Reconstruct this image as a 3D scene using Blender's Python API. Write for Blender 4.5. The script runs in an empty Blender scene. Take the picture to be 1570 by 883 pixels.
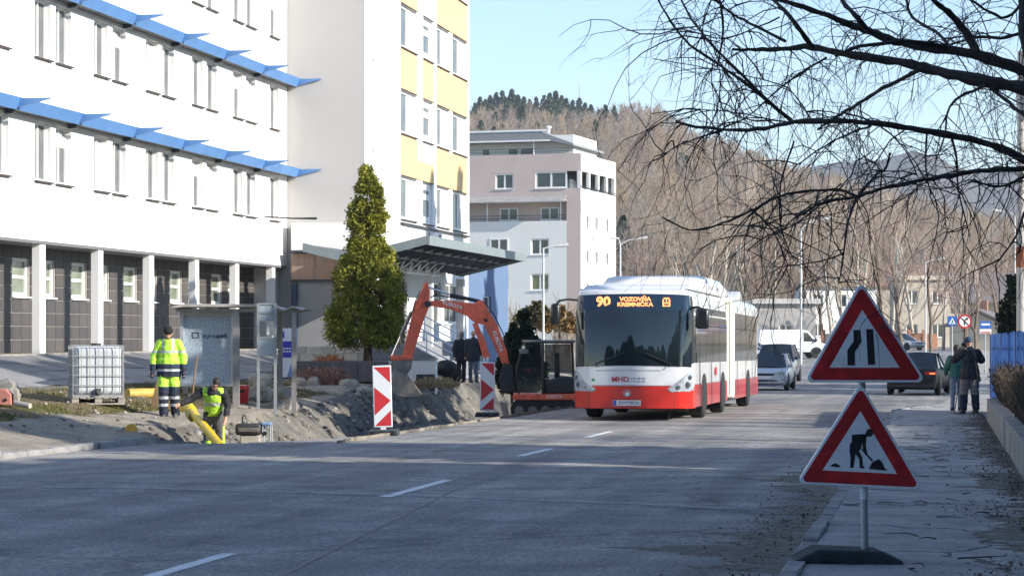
import bpy, bmesh, math, random
import numpy as np
from mathutils import Vector, Matrix
C = bpy.context.scene.collection
S = bpy.context.scene
R = math.radians
# ------------------------------------------------------------------ camera, world, sun, exposure
TH = R(10.46)                      # the camera looks 10.46 degrees away from the street axis (+Y)
SN, CS = math.sin(TH), math.cos(TH)
CAMZ = 1.57
F, HY, CX = 3600.0, 512.0, 785.0
cam_d = bpy.data.cameras.new('camera')
cam = bpy.data.objects.new('camera', cam_d); C.objects.link(cam)
cam.location = (0, 0, CAMZ); cam.rotation_euler = (R(90), 0, TH)
cam_d.sensor_width = 36; cam_d.lens = 36 * F / 1570; cam_d.shift_y = (HY - 441.5) / 1570
cam_d.clip_start = 0.5; cam_d.clip_end = 12000
S.camera = cam
SUN_EL, SUN_AZ = R(24), R(106)      # azimuth clockwise from +Y
w = bpy.data.worlds.new('World'); S.world = w; w.use_nodes = True
nt = w.node_tree
sky = nt.nodes.new('ShaderNodeTexSky'); sky.sky_type = 'NISHITA'; sky.sun_disc = False
sky.sun_elevation = SUN_EL; sky.sun_rotation = SUN_AZ
sky.air_density = 1.0; sky.dust_density = 0.1; sky.ozone_density = 1.0; sky.altitude = 350
tint = nt.nodes.new('ShaderNodeMix'); tint.data_type = 'RGBA'; tint.blend_type = 'MULTIPLY'; tint.inputs[0].default_value = 1
tint.inputs[7].default_value = (.84, .905, 1.02, 1)      # one even white balance for the whole sky
nt.links.new(sky.outputs[0], tint.inputs[6]); nt.links.new(tint.outputs[2], nt.nodes['Background'].inputs[0])
nt.nodes['Background'].inputs[1].default_value = 0.13
sl = bpy.data.lights.new('sun', 'SUN'); sl.energy = 4.8; sl.angle = R(0.5); sl.color = (1, .93, .82)
so = bpy.data.objects.new('sun', sl); C.objects.link(so)
so.rotation_euler = (SUN_EL - R(90), 0, -SUN_AZ); so.location = (60, 40, 60)
S.view_settings.view_transform = 'Standard'; S.view_settings.look = 'None'
S.view_settings.exposure = 0.88; S.view_settings.gamma = 1
S.cycles.max_bounces = 6; S.cycles.diffuse_bounces = 3; S.cycles.glossy_bounces = 3
S.cycles.transmission_bounces = 4; S.cycles.transparent_max_bounces = 8; S.cycles.volume_bounces = 0
S.cycles.use_denoising = True
S.cycles.sample_clamp_indirect = 6
# ------------------------------------------------------------------ pixel -> world at a real depth
def P(px, py, D):
    xc = (px - CX) / F * D
    return Vector((xc * CS - D * SN, xc * SN + D * CS, CAMZ + (HY - py) / F * D))
def G(px, D):
    p = P(px, HY, D); return p.x, p.y
def yv(px, v):                     # y on the plane x = v seen at column px
    D = -v / (SN - (px - CX) / F * CS)
    return P(px, HY, D).y
def ss(a, b, x):
    t = min(1, max(0, (x - a) / (b - a))); return t * t * (3 - 2 * t)
ZY = [-80, 0, 95, 130, 180, 230, 400, 3000]
ZZ = [.58, 0, -.69, -.6, 0, .1, .5, 1.0]
def zr(y): return float(np.interp(y, ZY, ZZ))
HV = [-60, -24, -19.7, -18, -16.5, -15.0, -14.2, -13.45, -13.3, -9]
HH = [1.3, 1.2, .72, .62, .50, .27, .16, .10, .08, .05]
def hv(v): return float(np.interp(v, HV, HH))
def gz(v, y): return zr(y) + hv(v)
# ------------------------------------------------------------------ materials
MATS = {}
def M(name, col, rough=.65, var=.14, scale=5., metal=0., bump=0., bscale=None, coat=0., col2=None, spec=.5, stretch=None, lo=.32, hi=.68):
    if name in MATS: return MATS[name]
    m = bpy.data.materials.new(name); m.use_nodes = True; MATS[name] = m
    t = m.node_tree; n = t.nodes; L = t.links; b = n['Principled BSDF']
    b.inputs['Roughness'].default_value = rough; b.inputs['Metallic'].default_value = metal
    b.inputs['Specular IOR Level'].default_value = spec
    if coat: b.inputs['Coat Weight'].default_value = coat; b.inputs['Coat Roughness'].default_value = .08
    tc = n.new('ShaderNodeTexCoord'); src = tc.outputs['Object']
    if stretch:
        mp = n.new('ShaderNodeMapping'); mp.inputs['Scale'].default_value = stretch; L.new(src, mp.inputs[0]); src = mp.outputs[0]
    nz = n.new('ShaderNodeTexNoise'); nz.inputs['Scale'].default_value = scale; nz.inputs['Detail'].default_value = 6
    nz.inputs['Roughness'].default_value = .62
    L.new(src, nz.inputs['Vector'])
    mr = n.new('ShaderNodeMapRange'); mr.inputs[1].default_value = lo; mr.inputs[2].default_value = hi
    L.new(nz.outputs[0], mr.inputs[0])
    mx = n.new('ShaderNodeMix'); mx.data_type = 'RGBA'
    c1 = [max(0, c * (1 - var)) for c in col]; c2 = col2 if col2 else [min(1, c * (1 + var)) for c in col]
    mx.inputs[6].default_value = (*c1, 1); mx.inputs[7].default_value = (*c2, 1)
    L.new(mr.outputs[0], mx.inputs[0]); L.new(mx.outputs[2], b.inputs['Base Color'])
    if bump:
        n2 = n.new('ShaderNodeTexNoise'); n2.inputs['Scale'].default_value = bscale or scale * 4; n2.inputs['Detail'].default_value = 5
        L.new(src, n2.inputs['Vector'])
        bp = n.new('ShaderNodeBump'); bp.inputs['Strength'].default_value = bump; bp.inputs['Distance'].default_value = .02
        L.new(n2.outputs[0], bp.inputs['Height']); L.new(bp.outputs[0], b.inputs['Normal'])
    return m
def emit(name, col, s):
    m = M(name, col, .5, .0)
    b = m.node_tree.nodes['Principled BSDF']
    b.inputs['Emission Color'].default_value = (*col, 1); b.inputs['Emission Strength'].default_value = s
    return m
# ------------------------------------------------------------------ mesh builder
class MB:
    def __init__(s): s.v = []; s.f = []; s.m = []; s.mi = 0; s.T = None
    def add(s, vs, fs):
        b = len(s.v)
        if s.T is not None: vs = [s.T @ Vector(q) for q in vs]
        s.v.extend(tuple(q) for q in vs); s.f.extend(tuple(b + i for i in f) for f in fs); s.m.extend([s.mi] * len(fs))
        return s
    def box(s, x0, x1, y0, y1, z0, z1):
        return s.add([(x0,y0,z0),(x1,y0,z0),(x1,y1,z0),(x0,y1,z0),(x0,y0,z1),(x1,y0,z1),(x1,y1,z1),(x0,y1,z1)],
              [(0,3,2,1),(4,5,6,7),(0,1,5,4),(1,2,6,5),(2,3,7,6),(3,0,4,7)])
    def cb(s, c, d): return s.box(c[0]-d[0]/2, c[0]+d[0]/2, c[1]-d[1]/2, c[1]+d[1]/2, c[2]-d[2]/2, c[2]+d[2]/2)
    def quad(s, a, b, c, d): return s.add([a, b, c, d], [(0, 1, 2, 3)])
    def prism(s, poly, a, b, axis='y'):
        n = len(poly)
        g = {'y': lambda p, t: (p[0], t, p[1]), 'x': lambda p, t: (t, p[0], p[1]), 'z': lambda p, t: (p[0], p[1], t)}[axis]
        vs = [g(p, a) for p in poly] + [g(p, b) for p in poly]
        fs = [tuple(range(n - 1, -1, -1)), tuple(range(n, 2 * n))] + [(i, (i + 1) % n, n + (i + 1) % n, n + i) for i in range(n)]
        return s.add(vs, fs)
    def tube(s, pts, rad, n=6, cap=True):
        pts = [Vector(p) for p in pts]; k = len(pts)
        if not hasattr(rad, '__len__'): rad = [rad] * k
        vs = []; up = None
        for i, p in enumerate(pts):
            d = (pts[min(i + 1, k - 1)] - pts[max(i - 1, 0)])
            if d.length < 1e-9: d = Vector((0, 0, 1))
            d.normalize()
            if up is None: up = Vector((0, 0, 1)) if abs(d.z) < .9 else Vector((1, 0, 0))
            a = d.cross(up)
            if a.length < 1e-5: a = d.orthogonal()
            a.normalize(); b = a.cross(d); up = b
            for j in range(n):
                t = 2 * math.pi * j / n; vs.append(p + (a * math.cos(t) + b * math.sin(t)) * rad[i])
        fs = [(i*n+j, i*n+(j+1) % n, (i+1)*n+(j+1) % n, (i+1)*n+j) for i in range(k - 1) for j in range(n)]
        if cap: fs += [tuple(range(n - 1, -1, -1)), tuple(range((k - 1) * n, k * n))]
        return s.add(vs, fs)
    def lathe(s, prof, n=16, c=(0, 0, 0)):
        vs = [(c[0] + r * math.cos(2*math.pi*j/n), c[1] + r * math.sin(2*math.pi*j/n), c[2] + z) for r, z in prof for j in range(n)]
        k = len(prof)
        fs = [(i*n+j, i*n+(j+1) % n, (i+1)*n+(j+1) % n, (i+1)*n+j) for i in range(k - 1) for j in range(n)]
        fs += [tuple(range(n - 1, -1, -1)), tuple(range((k - 1) * n, k * n))]
        return s.add(vs, fs)
    def disc(s, c, r, h, axis='y', n=20):          # short cylinder
        pr = [(math.cos(2*math.pi*j/n) * r, math.sin(2*math.pi*j/n) * r) for j in range(n)]
        if axis == 'y': return s.prism([(c[0]+a, c[2]+b) for a, b in pr], c[1]-h/2, c[1]+h/2, 'y')
        if axis == 'x': return s.prism([(c[1]+a, c[2]+b) for a, b in pr], c[0]-h/2, c[0]+h/2, 'x')
        return s.prism([(c[0]+a, c[1]+b) for a, b in pr], c[2]-h/2, c[2]+h/2, 'z')
    def ell(s, c, r, nu=10, nv=7):
        vs = []; fs = []
        for i in range(nv + 1):
            ph = math.pi * i / nv
            for j in range(nu):
                t = 2 * math.pi * j / nu
                vs.append((c[0] + r[0]*math.sin(ph)*math.cos(t), c[1] + r[1]*math.sin(ph)*math.sin(t), c[2] + r[2]*math.cos(ph)))
        fs = [(i*nu+j, (i+1)*nu+j, (i+1)*nu+(j+1) % nu, i*nu+(j+1) % nu) for i in range(nv) for j in range(nu)]
        return s.add(vs, fs)
    def grid(s, fn, nu, nv):
        vs = [fn(i / nu, j / nv) for i in range(nu + 1) for j in range(nv + 1)]
        fs = [(i*(nv+1)+j, (i+1)*(nv+1)+j, (i+1)*(nv+1)+j+1, i*(nv+1)+j+1) for i in range(nu) for j in range(nv)]
        return s.add(vs, fs)
    def mesh(s, name, mats, smooth=False, off=None, fixn=True):
        me = bpy.data.meshes.new(name)
        vs = s.v if off is None else [(a - off[0], b - off[1], c - off[2]) for a, b, c in s.v]
        me.from_pydata(vs, [], s.f)
        if not isinstance(mats, (list, tuple)): mats = [mats]
        for m in mats: me.materials.append(m)
        if len(mats) > 1: me.polygons.foreach_set('material_index', s.m)
        if fixn and len(s.f) < 30000:
            bm = bmesh.new(); bm.from_mesh(me); bmesh.ops.recalc_face_normals(bm, faces=bm.faces); bm.to_mesh(me); bm.free()
        if smooth: me.polygons.foreach_set('use_smooth', [True] * len(me.polygons))
        me.update(); return me
    def build(s, name, mats, parent=None, smooth=False, bevel=0, rel=False, fixn=True, segs=2):
        off = wloc(parent) if (rel and parent is not None) else None
        o = bpy.data.objects.new(name, s.mesh(name, mats, smooth, off, fixn)); C.objects.link(o)
        if parent is not None: o.parent = parent
        if bevel:
            md = o.modifiers.new('bevel', 'BEVEL'); md.width = bevel; md.segments = segs; md.limit_method = 'ANGLE'; md.angle_limit = R(40)
            md.harden_normals = False
        if smooth or bevel: auto(o)
        return o
def auto(o, ang=38):
    me = o.data
    me.polygons.foreach_set('use_smooth', [True] * len(me.polygons))
    bm = bmesh.new(); bm.from_mesh(me)
    for e in bm.edges:
        if len(e.link_faces) == 2 and e.calc_face_angle(0) > R(ang): e.smooth = False
    bm.to_mesh(me); bm.free()
def wloc(o):
    l = Vector((0, 0, 0))
    while o is not None: l = l + o.location; o = o.parent
    return l
def tag(o, label=None, cat=None, group=None, kind=None):
    if label: o['label'] = label
    if cat: o['category'] = cat
    if group: o['group'] = group
    if kind: o['kind'] = kind
    return o
def thing(name, label, cat, loc=(0, 0, 0), rz=0, group=None):
    o = bpy.data.objects.new(name, None); C.objects.link(o); o.empty_display_size = .2
    o.location = loc; o.rotation_euler = (0, 0, rz); return tag(o, label, cat, group)
def inst(name, mesh, parent=None, loc=(0, 0, 0), rz=0, rot=None, sc=None):
    o = bpy.data.objects.new(name, mesh); C.objects.link(o)
    if parent is not None: o.parent = parent
    o.location = loc; o.rotation_euler = rot if rot else (0, 0, rz)
    if sc: o.scale = sc if hasattr(sc, '__len__') else (sc, sc, sc)
    return o
def dup(o, loc=None, rz=None, sc=None, parent=None, **kw):
    c = o.copy(); C.objects.link(c)
    if parent is not None: c.parent = parent
    for ch in list(o.children): dup(ch, parent=c)
    if loc is not None: c.location = loc
    if rz is not None: c.rotation_euler = (0, 0, rz)
    if sc is not None: c.scale = sc if hasattr(sc, '__len__') else (sc, sc, sc)
    tag(c, **kw); return c
def text(name, s, size, mat, parent, loc, rot, align='CENTER', ext=.002, sx=1, bold=0):
    cu = bpy.data.curves.new(name, 'FONT'); cu.body = s; cu.size = size; cu.align_x = align; cu.align_y = 'CENTER'; cu.extrude = ext
    cu.offset = bold; cu.resolution_u = 3
    t = bpy.data.objects.new(name, cu); C.objects.link(t)
    dg = bpy.context.evaluated_depsgraph_get(); me = bpy.data.meshes.new_from_object(t.evaluated_get(dg))
    bpy.data.objects.remove(t); bpy.data.curves.remove(cu)
    me.name = name; me.materials.clear(); me.materials.append(mat)
    return inst(name, me, parent, loc, rot=rot, sc=(sx, 1, 1))
def organic(mb, voxel, smooth=5, fac=.5):           # fuse overlapping volumes into one continuous skin
    me = mb.mesh('tmp', [], fixn=False)
    o = bpy.data.objects.new('tmp', me); C.objects.link(o)
    r = o.modifiers.new('r', 'REMESH'); r.mode = 'VOXEL'; r.voxel_size = voxel
    if smooth:
        k = o.modifiers.new('s', 'SMOOTH'); k.factor = fac; k.iterations = smooth
    dg = bpy.context.evaluated_depsgraph_get(); me2 = bpy.data.meshes.new_from_object(o.evaluated_get(dg))
    bpy.data.objects.remove(o); bpy.data.meshes.remove(me)
    me2.polygons.foreach_set('use_smooth', [True] * len(me2.polygons)); return me2
rng = random.Random(7)
ORD = ['first', 'second', 'third', 'fourth', 'fifth', 'sixth', 'seventh', 'eighth', 'ninth', 'tenth', 'eleventh', 'twelfth', 'thirteenth', 'fourteenth', 'fifteenth', 'sixteenth', 'seventeenth', 'eighteenth', 'nineteenth', 'twentieth', 'twenty-first', 'twenty-second', 'twenty-third', 'twenty-fourth', 'twenty-fifth', 'twenty-sixth', 'twenty-seventh', 'twenty-eighth', 'twenty-ninth', 'thirtieth', 'thirty-first', 'thirty-second']
# ------------------------------------------------------------------ ground, road, pavements, terrain
def asphalt_mat():
    m = M('asphalt', (.235, .231, .228), .85, .25, 1.1, bump=.5, bscale=90, spec=.3)
    t = m.node_tree; n = t.nodes; L = t.links; b = n['Principled BSDF']
    src = b.inputs['Base Color'].links[0].from_socket
    tc = n.new('ShaderNodeTexCoord')
    def mul(prev, fac_socket, a, bcol):
        mx = n.new('ShaderNodeMix'); mx.data_type = 'RGBA'; mx.inputs[6].default_value = a; mx.inputs[7].default_value = bcol
        L.new(fac_socket, mx.inputs[0])
        ml = n.new('ShaderNodeMix'); ml.data_type = 'RGBA'; ml.blend_type = 'MULTIPLY'; ml.inputs[0].default_value = 1
        L.new(prev, ml.inputs[6]); L.new(mx.outputs[2], ml.inputs[7]); return ml.outputs[2]
    # wheel tracks along the street and dusty patches
    mp = n.new('ShaderNodeMapping'); mp.inputs['Scale'].default_value = (1.6, .05, 1); L.new(tc.outputs['Object'], mp.inputs[0])
    nz = n.new('ShaderNodeTexNoise'); nz.inputs['Scale'].default_value = 1.0; nz.inputs['Detail'].default_value = 5; L.new(mp.outputs[0], nz.inputs['Vector'])
    r = n.new('ShaderNodeMapRange'); r.inputs[1].default_value = .35; r.inputs[2].default_value = .65; L.new(nz.outputs[0], r.inputs[0])
    src = mul(src, r.outputs[0], (.78, .79, .81, 1), (1.22, 1.2, 1.17, 1))
    nz = n.new('ShaderNodeTexNoise'); nz.inputs['Scale'].default_value = .22; nz.inputs['Detail'].default_value = 8; nz.inputs['Roughness'].default_value = .7
    L.new(tc.outputs['Object'], nz.inputs['Vector'])
    r = n.new('ShaderNodeMapRange'); r.inputs[1].default_value = .4; r.inputs[2].default_value = .66; L.new(nz.outputs[0], r.inputs[0])
    src = mul(src, r.outputs[0], (.9, .9, .92, 1), (1.35, 1.3, 1.22, 1))
    # aggregate
    nz = n.new('ShaderNodeTexNoise'); nz.inputs['Scale'].default_value = 26; nz.inputs['Detail'].default_value = 5; L.new(tc.outputs['Object'], nz.inputs['Vector'])
    r = n.new('ShaderNodeMapRange'); r.inputs[1].default_value = .35; r.inputs[2].default_value = .65; L.new(nz.outputs[0], r.inputs[0])
    src = mul(src, r.outputs[0], (.62, .62, .63, 1), (1.42, 1.42, 1.40, 1))
    # thin cracks
    nz = n.new('ShaderNodeTexNoise'); nz.inputs['Scale'].default_value = 1.5; nz.inputs['Detail'].default_value = 5; L.new(tc.outputs['Object'], nz.inputs['Vector'])
    ad = n.new('ShaderNodeMix'); ad.data_type = 'RGBA'; ad.inputs[0].default_value = .5; L.new(tc.outputs['Object'], ad.inputs[6]); L.new(nz.outputs[1], ad.inputs[7])
    vo = n.new('ShaderNodeTexVoronoi'); vo.feature = 'DISTANCE_TO_EDGE'; vo.inputs['Scale'].default_value = .28; L.new(ad.outputs[2], vo.inputs['Vector'])
    r = n.new('ShaderNodeMapRange'); r.inputs[1].default_value = .003; r.inputs[2].default_value = .012; L.new(vo.outputs[0], r.inputs[0])
    src = mul(src, r.outputs[0], (.72, .72, .72, 1), (1, 1, 1, 1))
    L.new(src, b.inputs['Base Color']); return m
ASPH = asphalt_mat()
def crack_mat(name, col, cs, wid):
    m = M(name, col, .9, .3, 1.4, bump=.5, bscale=40, spec=.25, lo=.3, hi=.7)
    t = m.node_tree; n = t.nodes; L = t.links; b = n['Principled BSDF']
    src = b.inputs['Base Color'].links[0].from_socket
    tc = n.new('ShaderNodeTexCoord')
    nz = n.new('ShaderNodeTexNoise'); nz.inputs['Scale'].default_value = 2.2; nz.inputs['Detail'].default_value = 6; L.new(tc.outputs['Object'], nz.inputs['Vector'])
    ad = n.new('ShaderNodeMix'); ad.data_type = 'RGBA'; ad.inputs[0].default_value = .45; L.new(tc.outputs['Object'], ad.inputs[6]); L.new(nz.outputs[1], ad.inputs[7])
    vo = n.new('ShaderNodeTexVoronoi'); vo.feature = 'DISTANCE_TO_EDGE'; vo.inputs['Scale'].default_value = cs; L.new(ad.outputs[2], vo.inputs['Vector'])
    r = n.new('ShaderNodeMapRange'); r.inputs[1].default_value = wid * .3; r.inputs[2].default_value = wid; L.new(vo.outputs[0], r.inputs[0])
    nb = n.new('ShaderNodeTexNoise'); nb.inputs['Scale'].default_value = 38; nb.inputs['Detail'].default_value = 4; L.new(tc.outputs['Object'], nb.inputs['Vector'])
    rb = n.new('ShaderNodeMapRange'); rb.inputs[1].default_value = .3; rb.inputs[2].default_value = .7; rb.inputs[3].default_value = .75; rb.inputs[4].default_value = 1.2; L.new(nb.outputs[0], rb.inputs[0])
    mt = n.new('ShaderNodeMath'); mt.operation = 'MULTIPLY'; L.new(r.outputs[0], mt.inputs[0]); L.new(rb.outputs[0], mt.inputs[1])
    mm = n.new('ShaderNodeMath'); mm.operation = 'MAXIMUM'; mm.inputs[1].default_value = .3; L.new(mt.outputs[0], mm.inputs[0])
    ml = n.new('ShaderNodeMix'); ml.data_type = 'RGBA'; ml.blend_type = 'MULTIPLY'; ml.inputs[0].default_value = 1
    L.new(src, ml.inputs[6]); L.new(mm.outputs[0], ml.inputs[7]); L.new(ml.outputs[2], b.inputs['Base Color']); return m
PAVE = crack_mat('pavement_concrete', (.37, .36, .345), .6, .014)
KERB = M('kerb_stone', (.27, .265, .26), .85, .3, 3, bump=.6, bscale=30)
SOIL = M('dry_soil', (.16, .125, .085), .95, .4, 1.5, bump=1, bscale=12)
LEAF = M('leaf_litter', (.13, .10, .075), .95, .5, 8)
PAINT = M('road_paint', (.62, .63, .63), .7, .2, 9, col2=(.75, .75, .74), lo=.25, hi=.5)
VL_Y = [-80, 37.8, 38.5, 40.2, 42.5, 48, 55, 80, 84, 400]
VL_V = [-13.3, -13.3, -11.7, -10.9, -10.5, -10.45, -10.5, -10.5, -13.3, -12.5]
def vleft(y):
    return float(np.interp(y, VL_Y, VL_V)) + (.09 * math.sin(y * 5.3) + .06 * math.sin(y * 13.1) if 38 < y < 82 else 0)
VR_Y = [-80, 8, 60, 68, 90, 110, 400]
VR_V = [-.9, -1.05, -1.35, -.3, .6, 1.5, 4]
def vright(y): return float(np.interp(y, VR_Y, VR_V))
mb = MB()
ys = sorted(set([-60, -40, -20, -10] + list(np.arange(0, 90, .5)) + list(np.arange(37, 43, .1)) + list(np.arange(90, 420, 5))))
nx = 24
for y in ys:
    a, b = vleft(y), vright(y)
    for i in range(nx + 1):
        x = a + (b - a) * i / nx
        mb.v.append((x, y, zr(y) + .012 * math.sin(x * .8 + y * .21) * math.sin(y * .37 + 1)))
for j in range(len(ys) - 1):
    for i in range(nx):
        k = j * (nx + 1) + i; mb.f.append((k, k + 1, k + nx + 2, k + nx + 1))
b0 = len(mb.v)                         # broken asphalt edge with real thickness
for j, y in enumerate(ys): mb.v.append((vleft(y) + .05, y, zr(y) - .22))
for j in range(len(ys) - 1): mb.f.append((j * (nx + 1), (j + 1) * (nx + 1), b0 + j + 1, b0 + j))
mb.m = [0] * len(mb.f)
road = tag(mb.build('road', ASPH, fixn=False, smooth=False), kind='structure')
def zroad(x, y): return zr(y) + .012 * math.sin(x * .8 + y * .21) * math.sin(y * .37 + 1)
def strip_on_road(name, pts, wid, mat, lift=.004, n=12):
    mb = MB()
    for i in range(n + 1):
        t = i / n * (len(pts) - 1); k = min(int(t), len(pts) - 2); f = t - k
        x = pts[k][0] * (1 - f) + pts[k+1][0] * f; y = pts[k][1] * (1 - f) + pts[k+1][1] * f
        dx, dy = pts[k+1][0] - pts[k][0], pts[k+1][1] - pts[k][1]; l = math.hypot(dx, dy)
        px, py = -dy / l * wid / 2, dx / l * wid / 2
        j = 1 + .06 * math.sin(i * 7.7)
        for s in (-1, 1): mb.v.append((x + px * s * j, y + py * s * j, zroad(x + px * s, y + py * s) + lift))
    mb.f = [(2*i, 2*i+1, 2*i+3, 2*i+2) for i in range(n)]; mb.m = [0] * n
    return mb.build(name, mat, fixn=False)
def roadpt(px, py):
    D = 5652 / (py - 538); return G(px, D)
# lane dashes (pixel end points read off the photograph, laid on the road plane)
for a, b in (((222, 886), (352, 848)), ((590, 762), (686, 735)), ((797, 700), (846, 688)), ((900, 671), (938, 662)), ((180, 905), (222, 886))):
    if a[0] == 180: continue
    tag(strip_on_road('lane_dash', [roadpt(*a), roadpt(*b)], .13, PAINT), kind='structure')
SEAM = M('asphalt_seam', (.31, .31, .31), .9, .4, 6)
tag(strip_on_road('road_seam', [roadpt(x, y) for x, y in ((60, 748), (190, 750), (420, 755), (640, 760), (770, 764), (960, 771), (1130, 780))], .22, SEAM, .004, 60), kind='structure')
SEAM2 = M('asphalt_tar_seam', (.14, .14, .145), .7, .3, 6)
tag(strip_on_road('road_seam', [roadpt(x, y) for x, y in ((430, 883), (520, 838), (620, 790), (700, 748))], .05, SEAM2, .003, 30), kind='structure')
for pts, wd in ((((850, 688), (920, 691), (970, 692)), .35), (((1070, 728), (1100, 730), (1130, 729)), .3)):
    tag(strip_on_road('paint_remnant', [roadpt(*q) for q in pts], wd, M('worn_paint', (.26, .26, .26), .8, .5, 14, col2=(.5, .5, .5)), .004, 20), kind='structure')
# ---- left verge: pavement, soil and the dug-out bay, one height field
TR = [(-10.2, 37.6), (-11.3, 38.0), (-13.9, 38.7), (-14.15, 41.5), (-13.9, 45), (-14.7, 53), (-16.9, 68), (-17.2, 79), (-16, 83), (-10.2, 83)]
def seg_d(p, a, b):
    ax, ay = a; bx, by = b; dx, dy = bx - ax, by - ay
    t = max(0, min(1, ((p[0]-ax)*dx + (p[1]-ay)*dy) / (dx*dx+dy*dy))); return math.hypot(p[0]-ax-t*dx, p[1]-ay-t*dy)
def inside(p, poly):
    c = False; n = len(poly)
    for i in range(n):
        (x1, y1), (x2, y2) = poly[i], poly[(i + 1) % n]
        if (y1 > p[1]) != (y2 > p[1]) and p[0] < (x2 - x1) * (p[1] - y1) / (y2 - y1) + x1: c = not c
    return c
from mathutils import noise as mnoise
def nz3(x, y, s): return mnoise.fractal(Vector((x * s, y * s, 3.3)), .7, 2.1, 5)
def verge_z(x, y):
    z = gz(x, y)
    lump = nz3(x, y, .9)
    amp = .02
    if -19.4 < x < -15.6: amp = .07
    d = min(seg_d((x, y), TR[i], TR[i+1]) for i in range(1, len(TR) - 2)) if -19 < x and 36 < y < 86 else 99
    if inside((x, y), TR):
        dep = .85 * ss(0, 1.5 + .4 * nz3(x, y, .6), d + .12)
        z = z * (1 - ss(.2, 1.6, d)) + (zr(y) + .05) * ss(.2, 1.6, d) - dep + .10 * nz3(x, y, .8) * ss(0, .6, d) + .045 * nz3(x, y, 4.5)
    else:
        if d < 1.0 and x > -15 and y < 50: z += .10 * (1 - d) * (.6 + nz3(x, y, 1.3))
        z += amp * lump
    if y < 38.4 and x > -13.35: z = zr(y) - .15
    return z
mb = MB(); cols = []
xs = list(np.arange(-19.75, -10.0, .13)); xs2 = [-26, -24, -22, -21] + xs
ys2 = [-60, -20, 0, 10] + list(np.arange(20, 36, .5)) + list(np.arange(36, 86, .16)) + list(np.arange(86, 132, 2))
for y in ys2:
    for x in xs2: mb.v.append((x, y, verge_z(x, y)))
n1 = len(xs2)
mb.f = [(j*n1+i, j*n1+i+1, (j+1)*n1+i+1, (j+1)*n1+i) for j in range(len(ys2)-1) for i in range(n1-1)]; mb.m = [0] * len(mb.f)
# surface zones: what the ground is made of
def zone(x, y):
    e = nz3(x, y, .5) * .5
    dig = inside((x + e * .4, y), TR)
    if dig: return (0, 0, 1)
    if x + e > -15.7 or (y > 60 and x > -17.5): return (1, 0, 0)
    if y > 79: return (1, 0, 0)
    return (0, 1, 0)
vm = bpy.data.materials.new('verge_ground'); vm.use_nodes = True
t = vm.node_tree; n = t.nodes; L = t.links; b = n['Principled BSDF']; b.inputs['Roughness'].default_value = .95; b.inputs['Specular IOR Level'].default_value = .15
tc = n.new('ShaderNodeTexCoord'); at = n.new('ShaderNodeAttribute'); at.attribute_name = 'zone'
sp = n.new('ShaderNodeSeparateColor'); L.new(at.outputs['Color'], sp.inputs[0])
def cn(scale, c1, c2, lo=.35, hi=.65, det=8, rough=.68):
    q = n.new('ShaderNodeTexNoise'); q.inputs['Scale'].default_value = scale; q.inputs['Detail'].default_value = det; q.inputs['Roughness'].default_value = rough
    L.new(tc.outputs['Object'], q.inputs['Vector'])
    r = n.new('ShaderNodeMapRange'); r.inputs[1].default_value = lo; r.inputs[2].default_value = hi; L.new(q.outputs[0], r.inputs[0])
    x = n.new('ShaderNodeMix'); x.data_type = 'RGBA'; x.inputs[6].default_value = (*c1, 1); x.inputs[7].default_value = (*c2, 1); L.new(r.outputs[0], x.inputs[0]); return x.outputs[2]
def mixc(f, a, bb):
    x = n.new('ShaderNodeMix'); x.data_type = 'RGBA'; L.new(f, x.inputs[0]); L.new(a, x.inputs[6]); L.new(bb, x.inputs[7]); return x.outputs[2]
pav = cn(1.3, (.25, .22, .18), (.40, .36, .30)); soil = cn(1.1, (.13, .10, .065), (.25, .20, .13)); grs = cn(6, (.085, .085, .025), (.15, .135, .05))
gq = n.new('ShaderNodeTexNoise'); gq.inputs['Scale'].default_value = .55; gq.inputs['Detail'].default_value = 6; L.new(tc.outputs['Object'], gq.inputs['Vector'])
gr = n.new('ShaderNodeMapRange'); gr.inputs[1].default_value = .48; gr.inputs[2].default_value = .56; L.new(gq.outputs[0], gr.inputs[0])
soil = mixc(gr.outputs[0], soil, grs)
dig = cn(2.2, (.105, .10, .09), (.26, .245, .215), .3, .7)
fine = cn(28, (.55, .55, .55), (1.3, 1.3, 1.3), .3, .7, 4)
c = mixc(sp.outputs[1], pav, soil); c = mixc(sp.outputs[2], c, dig)
ml = n.new('ShaderNodeMix'); ml.data_type = 'RGBA'; ml.blend_type = 'MULTIPLY'; ml.inputs[0].default_value = 1; L.new(c, ml.inputs[6]); L.new(fine, ml.inputs[7])
L.new(ml.outputs[2], b.inputs['Base Color'])
bn = n.new('ShaderNodeTexNoise'); bn.inputs['Scale'].default_value = 9; bn.inputs['Detail'].default_value = 9; bn.inputs['Roughness'].default_value = .75; L.new(tc.outputs['Object'], bn.inputs['Vector'])
bp = n.new('ShaderNodeBump'); bp.inputs['Strength'].default_value = 1; bp.inputs['Distance'].default_value = .05; L.new(bn.outputs[0], bp.inputs['Height']); L.new(bp.outputs[0], b.inputs['Normal'])
verge = tag(mb.build('verge_ground', vm, fixn=False, smooth=False), kind='structure')
verge.data.polygons.foreach_set('use_smooth', [True] * len(verge.data.polygons))
ca = verge.data.color_attributes.new('zone', 'FLOAT_COLOR', 'POINT')
ca.data.foreach_set('color', [q for (x, y, z) in mb.v for q in (*zone(x, y), 1)])
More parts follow.
